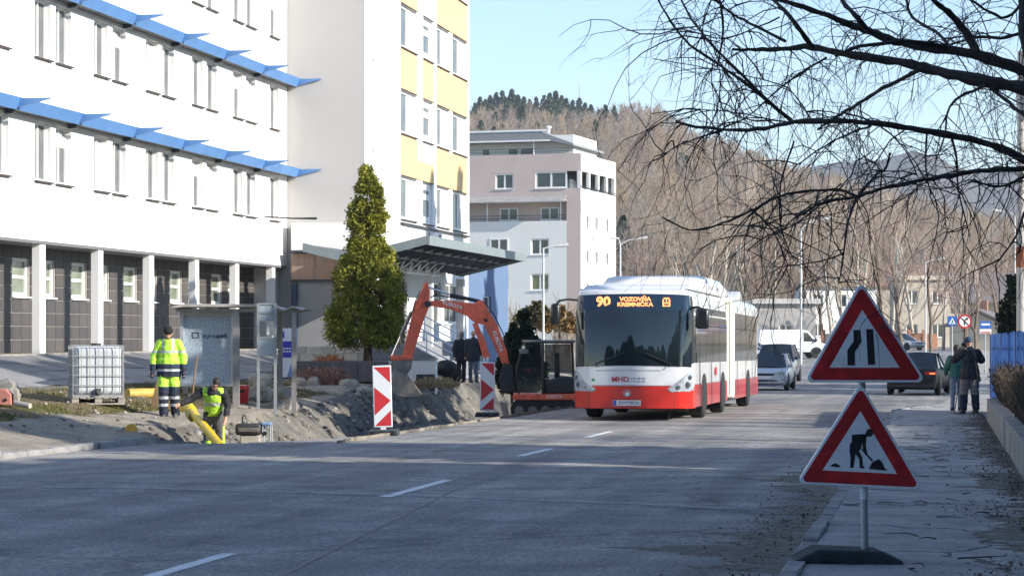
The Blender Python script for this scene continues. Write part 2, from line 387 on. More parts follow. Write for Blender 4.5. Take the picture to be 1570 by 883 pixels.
# ---- kerbs: single stones
kerb = bpy.data.objects.new('kerb', None); C.objects.link(kerb); tag(kerb, kind='structure')
kmeshes = []
for i in range(4):
    k = MB()
    k.box(-.07, .07, -.485, .485, -.2, .0)
    me = k.mesh('kerb_stone', KERB)
    bm = bmesh.new(); bm.from_mesh(me); bmesh.ops.bevel(bm, geom=bm.edges[:], offset=.015, segments=1, affect='EDGES')
    for v in bm.verts: v.co += Vector((rng.uniform(-.008, .008), rng.uniform(-.01, .01), rng.uniform(-.01, .01)))
    bm.to_mesh(me); bm.free(); kmeshes.append(me)
for k in range(72):
    y = 4.5 + k * .98
    if y > 66: break
    x = vright(y) + .07; dx = (vright(y + .5) - vright(y - .5))
    inst('kerb_stone', kmeshes[k % 4], kerb, (x + rng.uniform(-.012, .012), y, zr(y) + .085 + rng.uniform(-.015, .012)), rot=(math.atan(-.0073), rng.uniform(-.04, .04), -math.atan(dx) + rng.uniform(-.01, .01)))
for k in range(38):
    y = .9 + k * .98
    if y > 37.9: break
    inst('kerb_stone', kmeshes[(k + 1) % 4], kerb, (-13.36 + rng.uniform(-.02, .02), y, zr(y) + .11 + rng.uniform(-.03, .02)), rot=(math.atan(-.0073), rng.uniform(-.08, .08), rng.uniform(-.02, .02)))
# ---- right pavement
mb = MB()
ysr = [-60, -20] + list(np.arange(0, 70, .5)) + list(np.arange(70, 130, 3))
for y in ysr:
    a = vright(y) + .13
    for i in range(13):
        x = a + (max(.95, a + 1.4) + (0 if y < 52 else min(3, (y - 52) * .2)) - a) * i / 12
        mb.v.append((x, y, zr(y) + .075 + .016 * nz3(x, y, .7)))
mb.f = [(j*13+i, j*13+i+1, (j+1)*13+i+1, (j+1)*13+i) for j in range(len(ysr)-1) for i in range(12)]; mb.m = [0] * len(mb.f)
tag(mb.build('pavement', PAVE, fixn=False, smooth=True), kind='structure')
# ---- low concrete wall, cast panels
CONC = M('old_concrete', (.26, .24, .21), .9, .35, 2.2, bump=.7, bscale=25)
wall = thing('retaining_wall', 'low weathered concrete wall beside the pavement under the dry hedge', 'wall', (.95, 30, zr(30)))
for k in range(15):
    y0 = 6 + k * 3.06
    m2 = MB(); zz = zr(y0 + 1.5)
    m2.box(.88 + rng.uniform(-.01, .01), 1.12, y0, y0 + 3.045, zz - .1, zz + .53 + rng.uniform(-.015, .015))
    m2.build('wall_panel', CONC, wall, bevel=.02, rel=True)
# ---- dirt that has gathered in the gutter and at the wall foot (thin irregular sheets)
DIRT = M('gutter_dirt', (.12, .10, .08), .95, .3, 9, bump=1, bscale=30, col2=(.25, .225, .19))
def dirt(name, edge, wfun, y0, y1, zf, side):
    m = MB(); n = int((y1 - y0) / .12)
    for i in range(n + 1):
        y = y0 + (y1 - y0) * i / n; w_ = wfun(y) * ss(0, 1, i / 8) * ss(0, 1, (n - i) / 8); x0 = edge(y)
        for k in range(6):
            u = k / 5; x = x0 + side * w_ * u; h = (.022 * (1 - u) + .008 * nz3(x, y, 5)) * (1 if k < 5 else 0); m.v.append((x, y, zf(x, y) + (max(.003, h) if k < 5 else -.004)))
    m.f = [(i*6+k, i*6+k+1, (i+1)*6+k+1, (i+1)*6+k) for i in range(n) for k in range(5)]; m.m = [0]*len(m.f)
    return tag(m.build(name, DIRT, fixn=False, smooth=True), kind='structure')
dirt('gutter_dirt', lambda y: vright(y) - .002, lambda y: max(.03, (.55 + .8 * nz3(3, y, .35) + .7 * nz3(7, y, 2.2)) * (1 - .5 * ss(24, 40, y))), 12, 43, lambda x, y: zroad(x, y), -1)
dirt('wall_foot_dirt', lambda y: .872, lambda y: max(.03, .3 + .55 * nz3(11, y, .3) + .45 * nz3(17, y, 2.0)), 12, 54, lambda x, y: zr(y) + .075 + .016 * nz3(x, y, .7), -1)
# ---- bank behind the wall
mb = MB()
xb = [1.1, 1.3, 1.8, 2.5, 3.5, 5, 8, 14, 30]
yb = list(np.arange(-50, 60, 1.5))
for y in yb:
    for x in xb: mb.v.append((x, y, zr(y) + .44 + .06 * nz3(x, y, .8) + min(.5, (x - 1.1) * .06)))
nb = len(xb)
mb.f = [(j*nb+i, j*nb+i+1, (j+1)*nb+i+1, (j+1)*nb+i) for j in range(len(yb)-1) for i in range(nb-1)]; mb.m = [0]*len(mb.f)
tag(mb.build('bank', SOIL, fixn=False, smooth=True), kind='structure')
# ---- wide ground sheet
GRD = M('rough_ground', (.15, .135, .085), .95, .35, .35, bump=.6, bscale=6, col2=(.22, .2, .13))
gx = [-900, -300, -120, -60, -40, -26, -19.9, -19.6, -8, -7.8, 4, 8, 20, 60, 150, 400, 900]
gy = [-300, -100, -60, -20, 0, 30, 34, 35, 85, 86, 95, 110, 130, 150, 180, 200, 230, 260, 300, 400, 600, 1200, 3500]
mb = MB()
for y in gy:
    for x in gx:
        z = zr(y) - .07
        if -19.7 < x < -7.9 and 34.5 < y < 85.5: z -= 1.5
        if x < -19.7 and y < 130: z += .4
        mb.v.append((x, y, z))
ng = len(gx)
mb.f = [(j*ng+i, j*ng+i+1, (j+1)*ng+i+1, (j+1)*ng+i) for j in range(len(gy)-1) for i in range(ng-1)]; mb.m = [0]*len(mb.f)
tag(mb.build('ground', GRD, fixn=False), kind='structure')
# side street and pale forecourt beyond the junction
def sheet(name, poly, mat, lift):
    m = MB(); m.add([(x, y, zr(y) + lift) for x, y in poly], [tuple(range(len(poly)))]); return tag(m.build(name, mat), kind='structure')
def strip_sheet(name, x0, x1, y0, y1, mat, lift, n=20):
    m = MB(); m.grid(lambda u, v: (x0(y0+(y1-y0)*v) * (1-u) + x1(y0+(y1-y0)*v) * u, y0+(y1-y0)*v, zr(y0+(y1-y0)*v) + lift), 1, n); return tag(m.build(name, mat, fixn=False), kind='structure')
PALE = M('pale_paving', (.36, .33, .28), .9, .2, .8, bump=.3)
strip_sheet('side_street', lambda y: -40, lambda y: vleft(y) + .3, 128, 142, ASPH, -.006)
strip_sheet('forecourt', lambda y: -45, lambda y: -11.2, 142, 200, PALE, .02)
strip_sheet('far_pavement', lambda y: vright(y) - .1, lambda y: vright(y) + 5, 130, 300, PALE, .03)
strip_sheet('far_pavement', lambda y: vleft(y) - 4, lambda y: vleft(y) + .1, 84, 127, PALE, .06)
# ------------------------------------------------------------------ buildings
WHITE = M('white_render', (.80, .79, .77), .85, .03, .6, bump=.15, bscale=60)
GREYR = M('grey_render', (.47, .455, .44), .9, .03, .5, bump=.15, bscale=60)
FRAME = M('window_frame_white', (.80, .80, .79), .4, .03)
def glass_mat(name, col, rough=.04):
    return M(name, col, rough, .35, .25, spec=.8, lo=.4, hi=.6)
PANE = glass_mat('pane_pale', (.13, .145, .15)); PANEB = M('blind', (.50, .49, .46), .6, .06, 2); PANED = glass_mat('pane_dark', (.045, .055, .06))
BLUE = M('blue_sheet_metal', (.10, .23, .48), .45, .08, 1.5); DARKM = M('dark_metal', (.035, .04, .05), .5, .2)
SILLD = M('dark_sill', (.06, .045, .04), .6, .2)
def frame_w(u, n, org):                       # matrix of a facade: x along it, y = into the wall, z up
    u = Vector(u); n = Vector(n)
    return Matrix(((u.x, -n.x, 0, org[0]), (u.y, -n.y, 0, org[1]), (0, 0, 1, org[2]), (0, 0, 0, 1)))
def open_wall(mb, T, u0, u1, z0, z1, ops, th=.3):
    old = mb.T; mb.T = T
    us = sorted(set([u0, u1] + [o[0] for o in ops] + [o[1] for o in ops])); zs = sorted(set([z0, z1] + [o[2] for o in ops] + [o[3] for o in ops]))
    us = [x for x in us if u0 <= x <= u1]; zs = [x for x in zs if z0 <= x <= z1]
    for i in range(len(us) - 1):
        for j in range(len(zs) - 1):
            a, b, c, d = us[i], us[i+1], zs[j], zs[j+1]; mu, mz = (a+b)/2, (c+d)/2
            if any(o[0] < mu < o[1] and o[2] < mz < o[3] for o in ops): continue
            mb.quad((a,0,c), (b,0,c), (b,0,d), (a,0,d)); mb.quad((b,th,c), (a,th,c), (a,th,d), (b,th,d))
    for a, b, c, d in ops + [(u0, u1, z0, z1)]:
        mb.quad((a,0,c),(a,th,c),(b,th,c),(b,0,c)); mb.quad((a,0,d),(b,0,d),(b,th,d),(a,th,d))
        mb.quad((a,0,c),(a,0,d),(a,th,d),(a,th,c)); mb.quad((b,0,c),(b,th,c),(b,th,d),(b,0,d))
    mb.T = old
WM = {}
def window_meshes(w, h, cols, fw, trans, rec=.1):
    k = (round(w, 2), round(h, 2), cols, fw, trans)
    if k in WM: return WM[k]
    f = MB()
    f.box(0, fw, rec, rec+.07, 0, h); f.box(w-fw, w, rec, rec+.07, 0, h)
    f.box(fw, w-fw, rec, rec+.07, 0, fw); f.box(fw, w-fw, rec, rec+.07, h-fw, h)
    pw = []
    for c in range(1, cols): f.box(w*c/cols-fw*.6, w*c/cols+fw*.6, rec+.003, rec+.067, fw, h-fw)
    if trans: f.box(fw, w-fw, rec+.006, rec+.064, h*trans-fw*.4, h*trans+fw*.4)
    p = MB(); p.quad((fw*.8, rec+.045, fw*.8), (w-fw*.8, rec+.045, fw*.8), (w-fw*.8, rec+.045, h-fw*.8), (fw*.8, rec+.045, h-fw*.8))
    s = MB(); s.box(-.05, w+.05, -.09, rec, -.045, -.004)
    WM[k] = (f.mesh('window', FRAME), {}, p, s); return WM[k]
def window(parent, T, u, z, w, h, cols=2, fw=.06, trans=0, pane=None, sill=FRAME, blind=0, rec=.1, rel=True):
    fm, cache, pmb, smb = window_meshes(w, h, cols, fw, trans, rec)
    loc = T @ Vector((u, 0, z)); rz = math.atan2(T[1][0], T[0][0])
    o = inst('window', fm, parent, loc - (wloc(parent) if rel else Vector()), rz)
    pane = pane or PANE
    for nm, mt, q in (('pane', pane, pmb), ('sill', sill, smb)):
        if mt is None: continue
        key = (nm, mt.name)
        if key not in cache: cache[key] = q.mesh(nm, mt, fixn=(nm == 'sill'))
        inst(nm, cache[key], o)
    if blind:
        key = ('blind', round(blind, 2))
        if key not in cache:
            m = MB()
            if blind > 0:   # lowered by that share
                m.box(fw*.9, w-fw*.9, rec+.03, rec+.04, h*(1-blind), h-fw*.9)
            else:           # one wing covered by a panel
                m.box(w/cols, w-fw*.9, rec+.02, rec+.04, fw*.9, h-fw*.9)
            cache[key] = m.mesh('blind', PANEB)
        inst('blind', cache[key], o)
    return o
# ================= white office building with the dark tiled ground floor
VB = -23.8; Y0 = 59.06; BAY = 4.41
ob = thing('office_building', 'long white office block with blue sunshades and dark tiled ground floor', 'building', (VB, 62, 1.05))
T = frame_w((0, 1, 0), (1, 0, 0), (VB, 0, 0))
ops = []; wins = []
for k in range(-4, 6):
    for r, (z, h) in enumerate(((5.66, 1.58), (8.95, 1.58), (12.25, 1.58))):
        for a in (0, 1.5):
            y = Y0 + BAY * k + a
            if y + 1.12 > 83.2: continue
            ops.append((y, y + 1.12, z, z + h)); wins.append((y, z, h, (k * 7 + r * 3 + int(a)) % 5))
mb = MB(); open_wall(mb, T, 40, 83.38, 4.06, 16.6, ops, .32)
mb.build('wall', WHITE, ob, rel=True, fixn=False)
for y, z, h, q in wins:
    window(ob, T, y, z, 1.12, h, 2, .07, 0, PANE, SILLD, (.0, .35, -1, .0, 0)[q], rec=.14)
m = MB(); m.box(-36, VB - .33, 40, 83.3, 16.3, 16.6); m.build('roof', M('roof_felt', (.12, .12, .12)), ob, rel=True)
m = MB(); m.box(-36, VB - .33, 83.05, 83.38, .6, 16.3); m.build('end_wall', WHITE, ob, rel=True)
# lintel band over the recessed ground floor and the soffit
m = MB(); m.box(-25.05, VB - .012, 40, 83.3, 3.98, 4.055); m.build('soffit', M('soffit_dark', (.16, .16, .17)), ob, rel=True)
colm = MB(); colm.box(-.22, 0, -.2, .2, 0, 2.94); colmesh = colm.mesh('column', WHITE)
for k in range(-4, 6): inst('column', colmesh, ob, (VB - .05 - VB, 59.74 + BAY * k - 62, 0))
# recessed wall with openings, clad in dark tiles
T2 = frame_w((0, 1, 0), (1, 0, 0), (-25, 0, 0))
gops = []
for k in range(-4, 6):
    for a in (4, 8):
        y = 59.74 + BAY * k + .63 * a
        if y + 1.26 < 83.2: gops.append((y + .04, y + 1.22, 2.60, 3.67))
m = MB(); open_wall(m, T2, 40, 83.3, .7, 3.98, gops, .3)
m.build('recessed_wall', M('grout_pale', (.36, .34, .32), .9), ob, rel=True, fixn=False)
for g in gops: window(ob, T2, g[0], g[2], g[1]-g[0], g[3]-g[2], 1, .11, .5, M('pane_green', (.22, .26, .2), .05, .5, .4, spec=.8), FRAME, rec=.05)
TILES = [M('tile_dark_%d' % i, c, .5, .2, 3, stretch=(1, 12, .6)) for i, c in enumerate(((.085, .078, .075), (.098, .090, .086), (.072, .068, .070)))]
tm = []
for q in TILES:
    x = MB(); x.box(0, .028, .012, .618, .012, .358); tm.append(x.mesh('tile', q))
lst = []
for j in range(-28, 40):
    y = 59.74 + .63 * j
    if y < 55.2 or y + .63 > 83.3: continue
    for i in range(8):
        z = 1.05 + .37 * i
        if any(g[0] < y + .3 < g[1] and g[2] < z + .18 < g[3] for g in gops): continue
        lst.append((y, z))
lst.sort(key=lambda q: q[0])
for y, z in lst[:300]: inst('tile', tm[rng.choice((0, 0, 1, 2))], ob, (-25 - VB, y - 62, z - 1.05))
m = MB()
for y, z in lst[300:]: m.box(-25, -24.972, y + .008, y + .622, z + .007, z + .363)
for j in range(-28, -7):
    y = 59.74 + .63 * j
    for i in range(8):
        z = 1.05 + .37 * i
        if y > 40 and y < 55.2 and not any(g[0] < y + .3 < g[1] and g[2] < z + .18 < g[3] for g in gops): m.box(-25, -24.972, y+.008, y+.622, z+.007, z+.363)
tag(m.build('tiling', TILES[0], ob, rel=True), kind='stuff')
# blue sunshades
fin = MB(); fin.prism([(0, .02), (.95, .24), (.93, .27), (0, .27)], -.02, .02, 'y')
finm = fin.mesh('fin', BLUE)
for z in (7.34, 10.65):
    m = MB(); m.box(VB, VB + .34, 40, 83.4, z, z + .07); sh = m.build('sunshade', DARKM, ob, rel=True)
    for k in range(-4, 6):
        ya = Y0 + BAY * k - 2.1; yb_ = min(ya + BAY - .02, 83.4)
        m = MB(); m.prism([(.345, -.02), (.37, -.02), (.50, .29), (.475, .29)], ya, yb_, 'y')
        me = m.mesh('fascia_panel', BLUE); inst('fascia_panel', me, sh, (0, -62, z - 1.05))
        inst('fin', finm, sh, (.36, yb_ - .03 - 62, z - 1.05))
        if ya > 41:
            m = MB(); m.box(VB + .05, VB + .3, ya - .05, ya + .05, z - .12, z)
            m.build('bracket', DARKM, sh, rel=True)
# sloping bank of concrete slabs in front
slope = thing('slab_slope', 'sloping bank of grey concrete paving slabs under the dark tiled wall', 'slope', (-21.7, 60, .4))
sm = []
for i in range(3):
    m = MB(); m.box(-.475, .475, -.49, .49, -.08, 0); sm.append(m.mesh('paving_slab', M('slab_grey_%d' % i, ((.20,.20,.205), (.225,.225,.23), (.18,.18,.187))[i], .8, .15, 2, bump=.3)))
for j in range(38):
    y = 43.5 + j
    za, zb = zr(y) + .70, 1.02
    for i in range(4):
        u = (i + .5) / 4; x = -19.75 + (-23.65 + 19.75) * u; z = za + (zb - za) * u
        inst('paving_slab', sm[rng.choice((0, 1, 2))], slope, (x + 21.7, y - 60, z - .4 + rng.uniform(-.008, .008)), rot=(0, math.atan2(zb - za, 3.9), 0))
m = MB(); m.grid(lambda u, v: (-19.6 + (-23.8 + 19.6) * u, 43 + 39.5 * v, (zr(43 + 39.5 * v) + .66) * (1 - u) + .96 * u), 1, 30); m.build('bedding', SOIL, slope, rel=True)
m = MB(); m.box(-25, -23.6, 40, 83.2, .5, 1.05); m.build('plinth', CONC, slope, rel=True)
for k in range(38):
    y = 43.5 + k
    m2 = (MB().box(-.07, .07, -.485, .485, -.3, .0))
    if k == 0: edge_me = m2.mesh('edge_stone', M('edge_dark', (.10, .10, .105), .9, .3, 3))
    inst('edge_stone', edge_me, slope, (-19.62 + 21.7, y - 60, zr(y) + .76 - .4 + rng.uniform(-.015, .01)))
# ================= tall block with yellow panels
VT = -20.6
tb = thing('tall_block', 'tall white office block with yellow panels between window rows', 'building', (VT, 92, 0))
T3 = frame_w((0, 1, 0), (1, 0, 0), (VT, 0, 0))
YEL = M('yellow_panel', (.78, .51, .25), .6, .03, 1); PALEB = M('pale_blue_panel', (.62, .70, .76), .5, .03)
SHY = lambda px: yv(px, VT)
cols4 = [(SHY(614.5), SHY(638), 2), (SHY(648), SHY(663), 1), (SHY(669.5), SHY(688), 2), (SHY(694), SHY(715), 2)]
yE = SHY(719.5)
rows = [(6.0, 7.66), (9.3, 10.98), (12.62, 14.28), (15.94, 17.6)]
ops = []
for z0, z1 in rows:
    for a, b_, c_ in cols4: ops.append((a, b_, z0, z1))
low = [(SHY(655), SHY(676), 2.0, 3.7), (SHY(681), SHY(704), 2.0, 3.7)]
mb = MB(); open_wall(mb, T3, 83.42, yE, 4.9, 21, ops, .3); mb.build('wall', WHITE, tb, rel=True, fixn=False)
YB = SHY(718)
mb = MB(); open_wall(mb, T3, YB, 110.5, .2, 4.9, [(SHY(742), SHY(753), 2.1, 3.3)], .3); mb.build('shade_blue_wall', M('blue_render_shaded', (.11, .17, .29), .85, .06, .6), tb, rel=True, fixn=False)  # blue-grey paint with the trees' shade worked into a deeper blue
mb = MB(); open_wall(mb, T3, 83.42, YB, .2, 4.9, low + [(SHY(598), SHY(624), 1.35, 3.6)], .3)
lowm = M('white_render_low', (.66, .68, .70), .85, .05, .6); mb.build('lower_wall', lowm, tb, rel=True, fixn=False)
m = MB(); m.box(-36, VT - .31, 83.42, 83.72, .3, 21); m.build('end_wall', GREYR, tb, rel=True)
m = MB(); m.box(-30, VT - .31, yE - .3, yE, 4.9, 21); m.build('far_wall', WHITE, tb, rel=True)
m = MB(); m.box(-36, VT - .31, 83.75, yE - .31, 20.7, 21); m.build('roof', MATS['roof_felt'], tb, rel=True)
m = MB(); m.box(-30, VT - .31, yE + .01, 110.5, 4.5, 4.9); m.build('lower_roof', MATS['roof_felt'], tb, rel=True)
for ri, (z0, z1) in enumerate(rows):
    for ci, (a, b_, c_) in enumerate(cols4):
        window(tb, T3, a, z0, b_ - a, z1 - z0, 2 if c_ == 2 else 1, .12 if c_ == 2 else .3, 0 if c_ == 2 else .66, PANE, SILLD, -1 if c_ == 2 else 0, rec=.08)
def panel(y0, y1, z0, z1, mt, nm='facade_panel'):
    m = MB(); m.box(VT + .003, VT + .045, y0, y1, z0, z1); return m.build(nm, mt, tb, rel=True)
for ri in range(3):
    zt = rows[ri + 1][0] - .1; zb = rows[ri][1] + .04
    if ri == 0:
        panel(cols4[0][0], cols4[0][1] + .08, zb, zt, YEL); panel(cols4[0][1] + .1, cols4[1][1] + .1, zb, zb + .72, YEL)
        panel(cols4[0][1] + .1, cols4[1][1] + .1, zb + .74, zt, PALEB)
    else:
        panel(cols4[0][0], cols4[0][1], zb, zt, YEL); panel(cols4[1][0], cols4[1][1], zb, zt, YEL if ri != 2 else PALEB)
    panel(cols4[2][0], cols4[3][1], zb, zt, YEL)
for a, b_ in ((cols4[0][1] + .12, cols4[1][0] - .12), (cols4[1][1] + .14, cols4[2][0] - .14)):
    panel(a, b_, 9.3, 20, WHITE, 'pilaster')
for z0, z1 in rows[:3]:
    m = MB()
    for a, b_, c_ in cols4: m.box(VT + .002, VT + .06, a, b_, z1 + .0, z1 + .035)
    m.build('lintel', SILLD, tb, rel=True)
m = MB(); m.box(VT, VT + .12, cols4[0][0] - .1, cols4[3][1] + .1, 5.78, 5.86); m.build('ledge', DARKM, tb, rel=True)
for z in (8.2, 11.5, 14.8):
    m = MB(); m.box(VT, VT + .06, 83.5, 83.62, z, z + .12); m.build('clamp', GREYR, tb, rel=True)
for a, b_, c_, d_ in low: window(tb, T3, a, c_, b_ - a, d_ - c_, 2, .1, .62, PANED, FRAME)
window(tb, T3, SHY(742), 2.1, SHY(753) - SHY(742), 1.2, 1, .06, 0, PANED, FRAME)
m = MB(); m.box(VT - .2, VT - .1, SHY(598), SHY(624), 1.35, 3.6); m.build('door', M('door_dark', (.03, .035, .04), .3), tb, rel=True)
ac = MB(); ya = SHY(661); ac.box(VT + .05, VT + .38, ya - .5, ya + .4, 5.1, 5.68); a_ = ac.build('air_conditioner', FRAME, tb, rel=True, bevel=.02)
m = MB(); m.disc((VT + .385, ya - .05, 5.39), .22, .02, 'x'); m.build('fan_grille', DARKM, a_, rel=True)
# lower annex between the two blocks: white band, wood panel, grey wall
m = MB(); m.box(-23.45, -21.0, 82.7, 83.41, 4.62, 5.62); m.build('annex_band', WHITE, tb, rel=True)
m = MB(); m.box(-23.45, -20.9, 82.3, 83.41, 4.52, 4.6); m.build('annex_ledge', DARKM, tb, rel=True)
WOODP = M('brown_panel', (.30, .20, .15), .55, .2, 2, stretch=(8, 8, .7))
for i in range(3):
    x = -23.42 + i * .9
    m = MB(); m.box(x, x + .885, 82.6, 82.66, 3.55, 4.5); m.build('wood_panel', WOODP, tb, rel=True)
m = MB(); m.box(-23.45, -20.75, 82.68, 83.41, .4, 4.5); m.build('annex_wall', M('annex_grey', (.27, .28, .30), .8, .08, .8), tb, rel=True)
m = MB(); m.box(-23.45, -20.72, 82.55, 82.67, 3.48, 3.54); m.build('annex_trim', DARKM, tb, rel=True)
m = MB(); m.box(-23.4, -23.2, 82.5, 82.67, .9, 3.4); m.build('annex_door_frame', M('door_blue', (.03, .06, .12), .3), tb, rel=True)
m = MB(); m.tube([(-23.7, 80.2, 5.72), (-22.5, 79.6, 5.62), (-21.6, 79.4, 5.6)], [.03, .03, .05], 6); m.build('pipe', DARKM, tb, rel=True)
# ================= entrance canopy (folded steel roof)
CANG = M('canopy_grey_steel', (.20, .24, .25), .45, .1, 2); CANB = M('canopy_under', (.08, .09, .115), .6, .15, 2)
can = thing('entrance_canopy', 'folded grey steel entrance canopy with ribbed underside and white truss', 'canopy', (-19.3, 86, 4.4))
def canz(v): return 4.86 if v > -17.25 else (4.86 + (v + 17.25) / (-19.9 + 17.25) * (4.22 - 4.86) if v > -19.9 else 4.22 + (v + 19.9) / (-21.6 + 19.9) * (.42))
ya, yb_ = 77.6, 96.2
m = MB(); pv = [-17.25, -19.9, -21.6]
m.prism([(v, canz(v)) for v in pv] + [(v, canz(v) - .05) for v in reversed(pv)], ya + .06, yb_ - .06, 'y'); m.build('roof_sheet', CANB, can, rel=True)
m = MB(); m.box(-17.24, -17.16, ya, yb_, 4.58, 4.90); m.build('front_fascia', CANG, can, rel=True)
m = MB(); m.prism([(v, canz(v) + .04) for v in pv] + [(v, canz(v) - .26) for v in reversed(pv)], ya, ya + .055, 'y'); m.build('side_fascia', CANG, can, rel=True)
m = MB(); m.prism([(v, canz(v) + .04) for v in pv] + [(v, canz(v) - .26) for v in reversed(pv)], yb_ - .055, yb_, 'y'); m.build('side_fascia', CANG, can, rel=True)
for k in range(11):
    y = ya + 1.5 + k * 1.6
    m = MB(); m.prism([(-17.3, 4.80), (-19.9, 4.17), (-19.9, 4.0), (-17.3, 4.62)], y - .05, y + .05, 'y'); m.build('rib', CANB, can, rel=True)
for v in (-18.1, -19.0):
    m = MB(); m.box(v - .05, v + .05, ya + .1, yb_ - .1, canz(v) - .2, canz(v) - .055); m.build('purlin', CANG, can, rel=True)
WST = M('white_steel', (.72, .74, .76), .45, .05)
m = MB(); v = -19.6
m.tube([(v, 79, 3.86), (v, 90.5, 3.86)], .05, 6)
for k in range(8):
    y = 79.3 + k * 1.4
    m.tube([(v, y, 3.86), (v + .5, y + .45, 4.35)], .03, 5); m.tube([(v, y, 3.86), (v - .1, y + .9, 4.2)], .03, 5); m.tube([(v, y, 3.86), (v + .3, y - .4, 4.25)], .03, 5)
m.build('truss', WST, can, rel=True)
for y in (79.6, 88.5, 94.5):
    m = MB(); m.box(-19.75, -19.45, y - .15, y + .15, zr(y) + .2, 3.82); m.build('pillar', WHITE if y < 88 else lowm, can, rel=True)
# ================= entrance stairs with railings
BST = M('blue_grey_concrete', (.22, .23, .25), .9, .15, 2); RAIL = M('railing_blue', (.12, .18, .28), .5, .1)
st = thing('entrance_stairs', 'concrete entrance stairs with sloping metal railings under the canopy', 'stairs', (-18.5, 84, 0))
for k in range(8):
    m = MB(); m.box(-19.9, -17.3 - k * .3, 82.6, 87.2, -.1 + k * .17, -.1 + (k + 1) * .17 - .004); m.build('step', BST, st, rel=True)
m = MB(); m.box(VT + .01, -19.7, 79, 100, 0, 1.28); m.build('landing', BST, st, rel=True)
for y in (82.5, 87.3):
    for dz in (.35, .65, .95):
        m = MB(); m.tube([(-17.2, y, .1 + dz), (-19.5, y, 1.3 + dz), (-20.4, y, 1.3 + dz)], .025, 6); m.build('rail', RAIL, st, rel=True)
    for x, z in ((-17.2, .0), (-18.35, .6), (-19.5, 1.28)):
        m = MB(); m.tube([(x, y, z), (x, y, z + 1.05)], .03, 6); m.build('rail_post', RAIL, st, rel=True)
for x0, y0 in ((-19.6, 79.2),):
    for dz in (.4, .7, 1.0):
        m = MB(); m.tube([(x0, 79, 1.28 + dz), (x0, 82.4, 1.28 + dz)], .025, 6); m.build('rail', RAIL, st, rel=True)
# ================= planter walls
CREAM = [M('cream_stone_%d' % i, c, .9, .15, 3, bump=.5) for i, c in enumerate(((.52, .47, .38), (.58, .53, .44), (.46, .42, .35)))]
sw = thing('stone_planter_wall', 'low wall of cream stone blocks behind the conifer', 'wall', (*G(500, 76), .5))
a, b_ = Vector(G(448, 76)), Vector(G(562, 76)); dv = (b_ - a).normalized(); ln = (b_ - a).length
bm_ = [MB().box(0, .46, -.15, .15, 0, .21).mesh('stone_block', q) for q in CREAM]
for r in range(3):
    u = -.23 * (r % 2)
    while u < ln - .2:
        q = a + dv * u; inst('stone_block', rng.choice(bm_), sw, (q.x - sw.location.x, q.y - sw.location.y + rng.uniform(-.02, .02), .50 + r * .225 - .5), rz=math.atan2(dv.y, dv.x)); u += .475
DKW = M('planter_dark', (.115, .105, .105), .85, .2, 1.5, stretch=(6, 6, .4))
pw = thing('dark_planter', 'dark board-marked planter wall around the conifer bed', 'planter', (*G(520, 71), .2))
a, b_ = Vector(G(430, 71)), Vector(G(596, 71)); dv = (b_ - a).normalized(); ln = (b_ - a).length; nb_ = 7
for i in range(nb_):
    q = a + dv * (ln * i / nb_); m = MB(); m.box(0, ln / nb_ - .012, 0, .14, 0, .62)
    o = m.build('wall_panel', DKW, pw, bevel=.008); o.location = (q.x - pw.location.x, q.y - pw.location.y, .13 - .2); o.rotation_euler = (0, 0, TH)
soilbed = MB(); c0 = Vector(G(520, 73)); soilbed.T = Matrix.Translation((c0.x, c0.y, .62)) @ Matrix.Rotation(TH, 4, 'Z')
soilbed.box(-1.9, 1.6, -1.7, 1.4, -.3, 0); soilbed.build('bed_soil', SOIL, pw, rel=True)
pl = thing('white_plinth', 'low white rendered plinth beside the stairs behind the digger bucket', 'wall', (*G(622, 77), 0))
m = MB(); m.box(-1.3, 1.0, 0, 1.2, -.4, .72); o = m.build('wall', WHITE, pl, bevel=.02); o.rotation_euler = (0, 0, TH)
m = MB(); m.prism([(-1.4, .74), (1.05, .74), (.3, 1.15), (-1.4, 1.3)], -.05, 1.25, 'y'); o = m.build('coping', BST, pl); o.rotation_euler = (0, 0, TH)
m = MB(); m.box(.35, .95, -.03, .002, -.3, .25); o = m.build('vent_grille', DARKM, pl); o.rotation_euler = (0, 0, TH)
gwall = thing('grey_wall_block', 'low grey wall block right behind the conifer trunk', 'wall', (*G(600, 79), 0))
m = MB(); m.box(-1.2, .8, 0, .4, -.3, 1.3); o = m.build('wall', BST, gwall, bevel=.02); o.rotation_euler = (0, 0, TH)
# ================= pink and white apartment house
DP = 208.0; RP = R(10.46 - 17.4)     # its street side runs a little clockwise of the street axis
c0 = P(890, HY, DP); PZ = -.3
pb = thing('apartment_house', 'pink and white apartment house with roof terrace and corner loggia', 'building', (c0.x, c0.y, PZ), RP)
PINK = M('pink_render', (.56, .46, .42), .9, .05, .5); LCH = M('white_render_house', (.78, .77, .74), .9, .03, .5)
def hz(py): return CAMZ + (HY - py) / F * DP - PZ
k_ = DP / F
def hx(px): return (px - 890) * k_ / math.cos(R(6.94))
TL = frame_w((1, 0, 0), (0, -1, 0), (0, 0, 0)); LW = 20.0
lops = [(hx(754), hx(783), hz(288), hz(264)), (hx(818), hx(890) - .35, hz(288), hz(262)),
        (hx(745), hx(775), hz(384), hz(364)), (hx(811), hx(840), hz(390), hz(365)), (hx(811), hx(840), hz(445), hz(419)), (hx(745), hx(775), hz(445), hz(419))]
top = hz(235); lz0, lz1 = hz(338), hz(308)
loggia = (hx(700), hx(866), lz0, lz1)
m = MB(); open_wall(m, TL, -LW, hx(868), 0, lz0, [o for o in lops if o[3] < lz0], .3); m.build('lower_wall', LCH, pb, fixn=False)
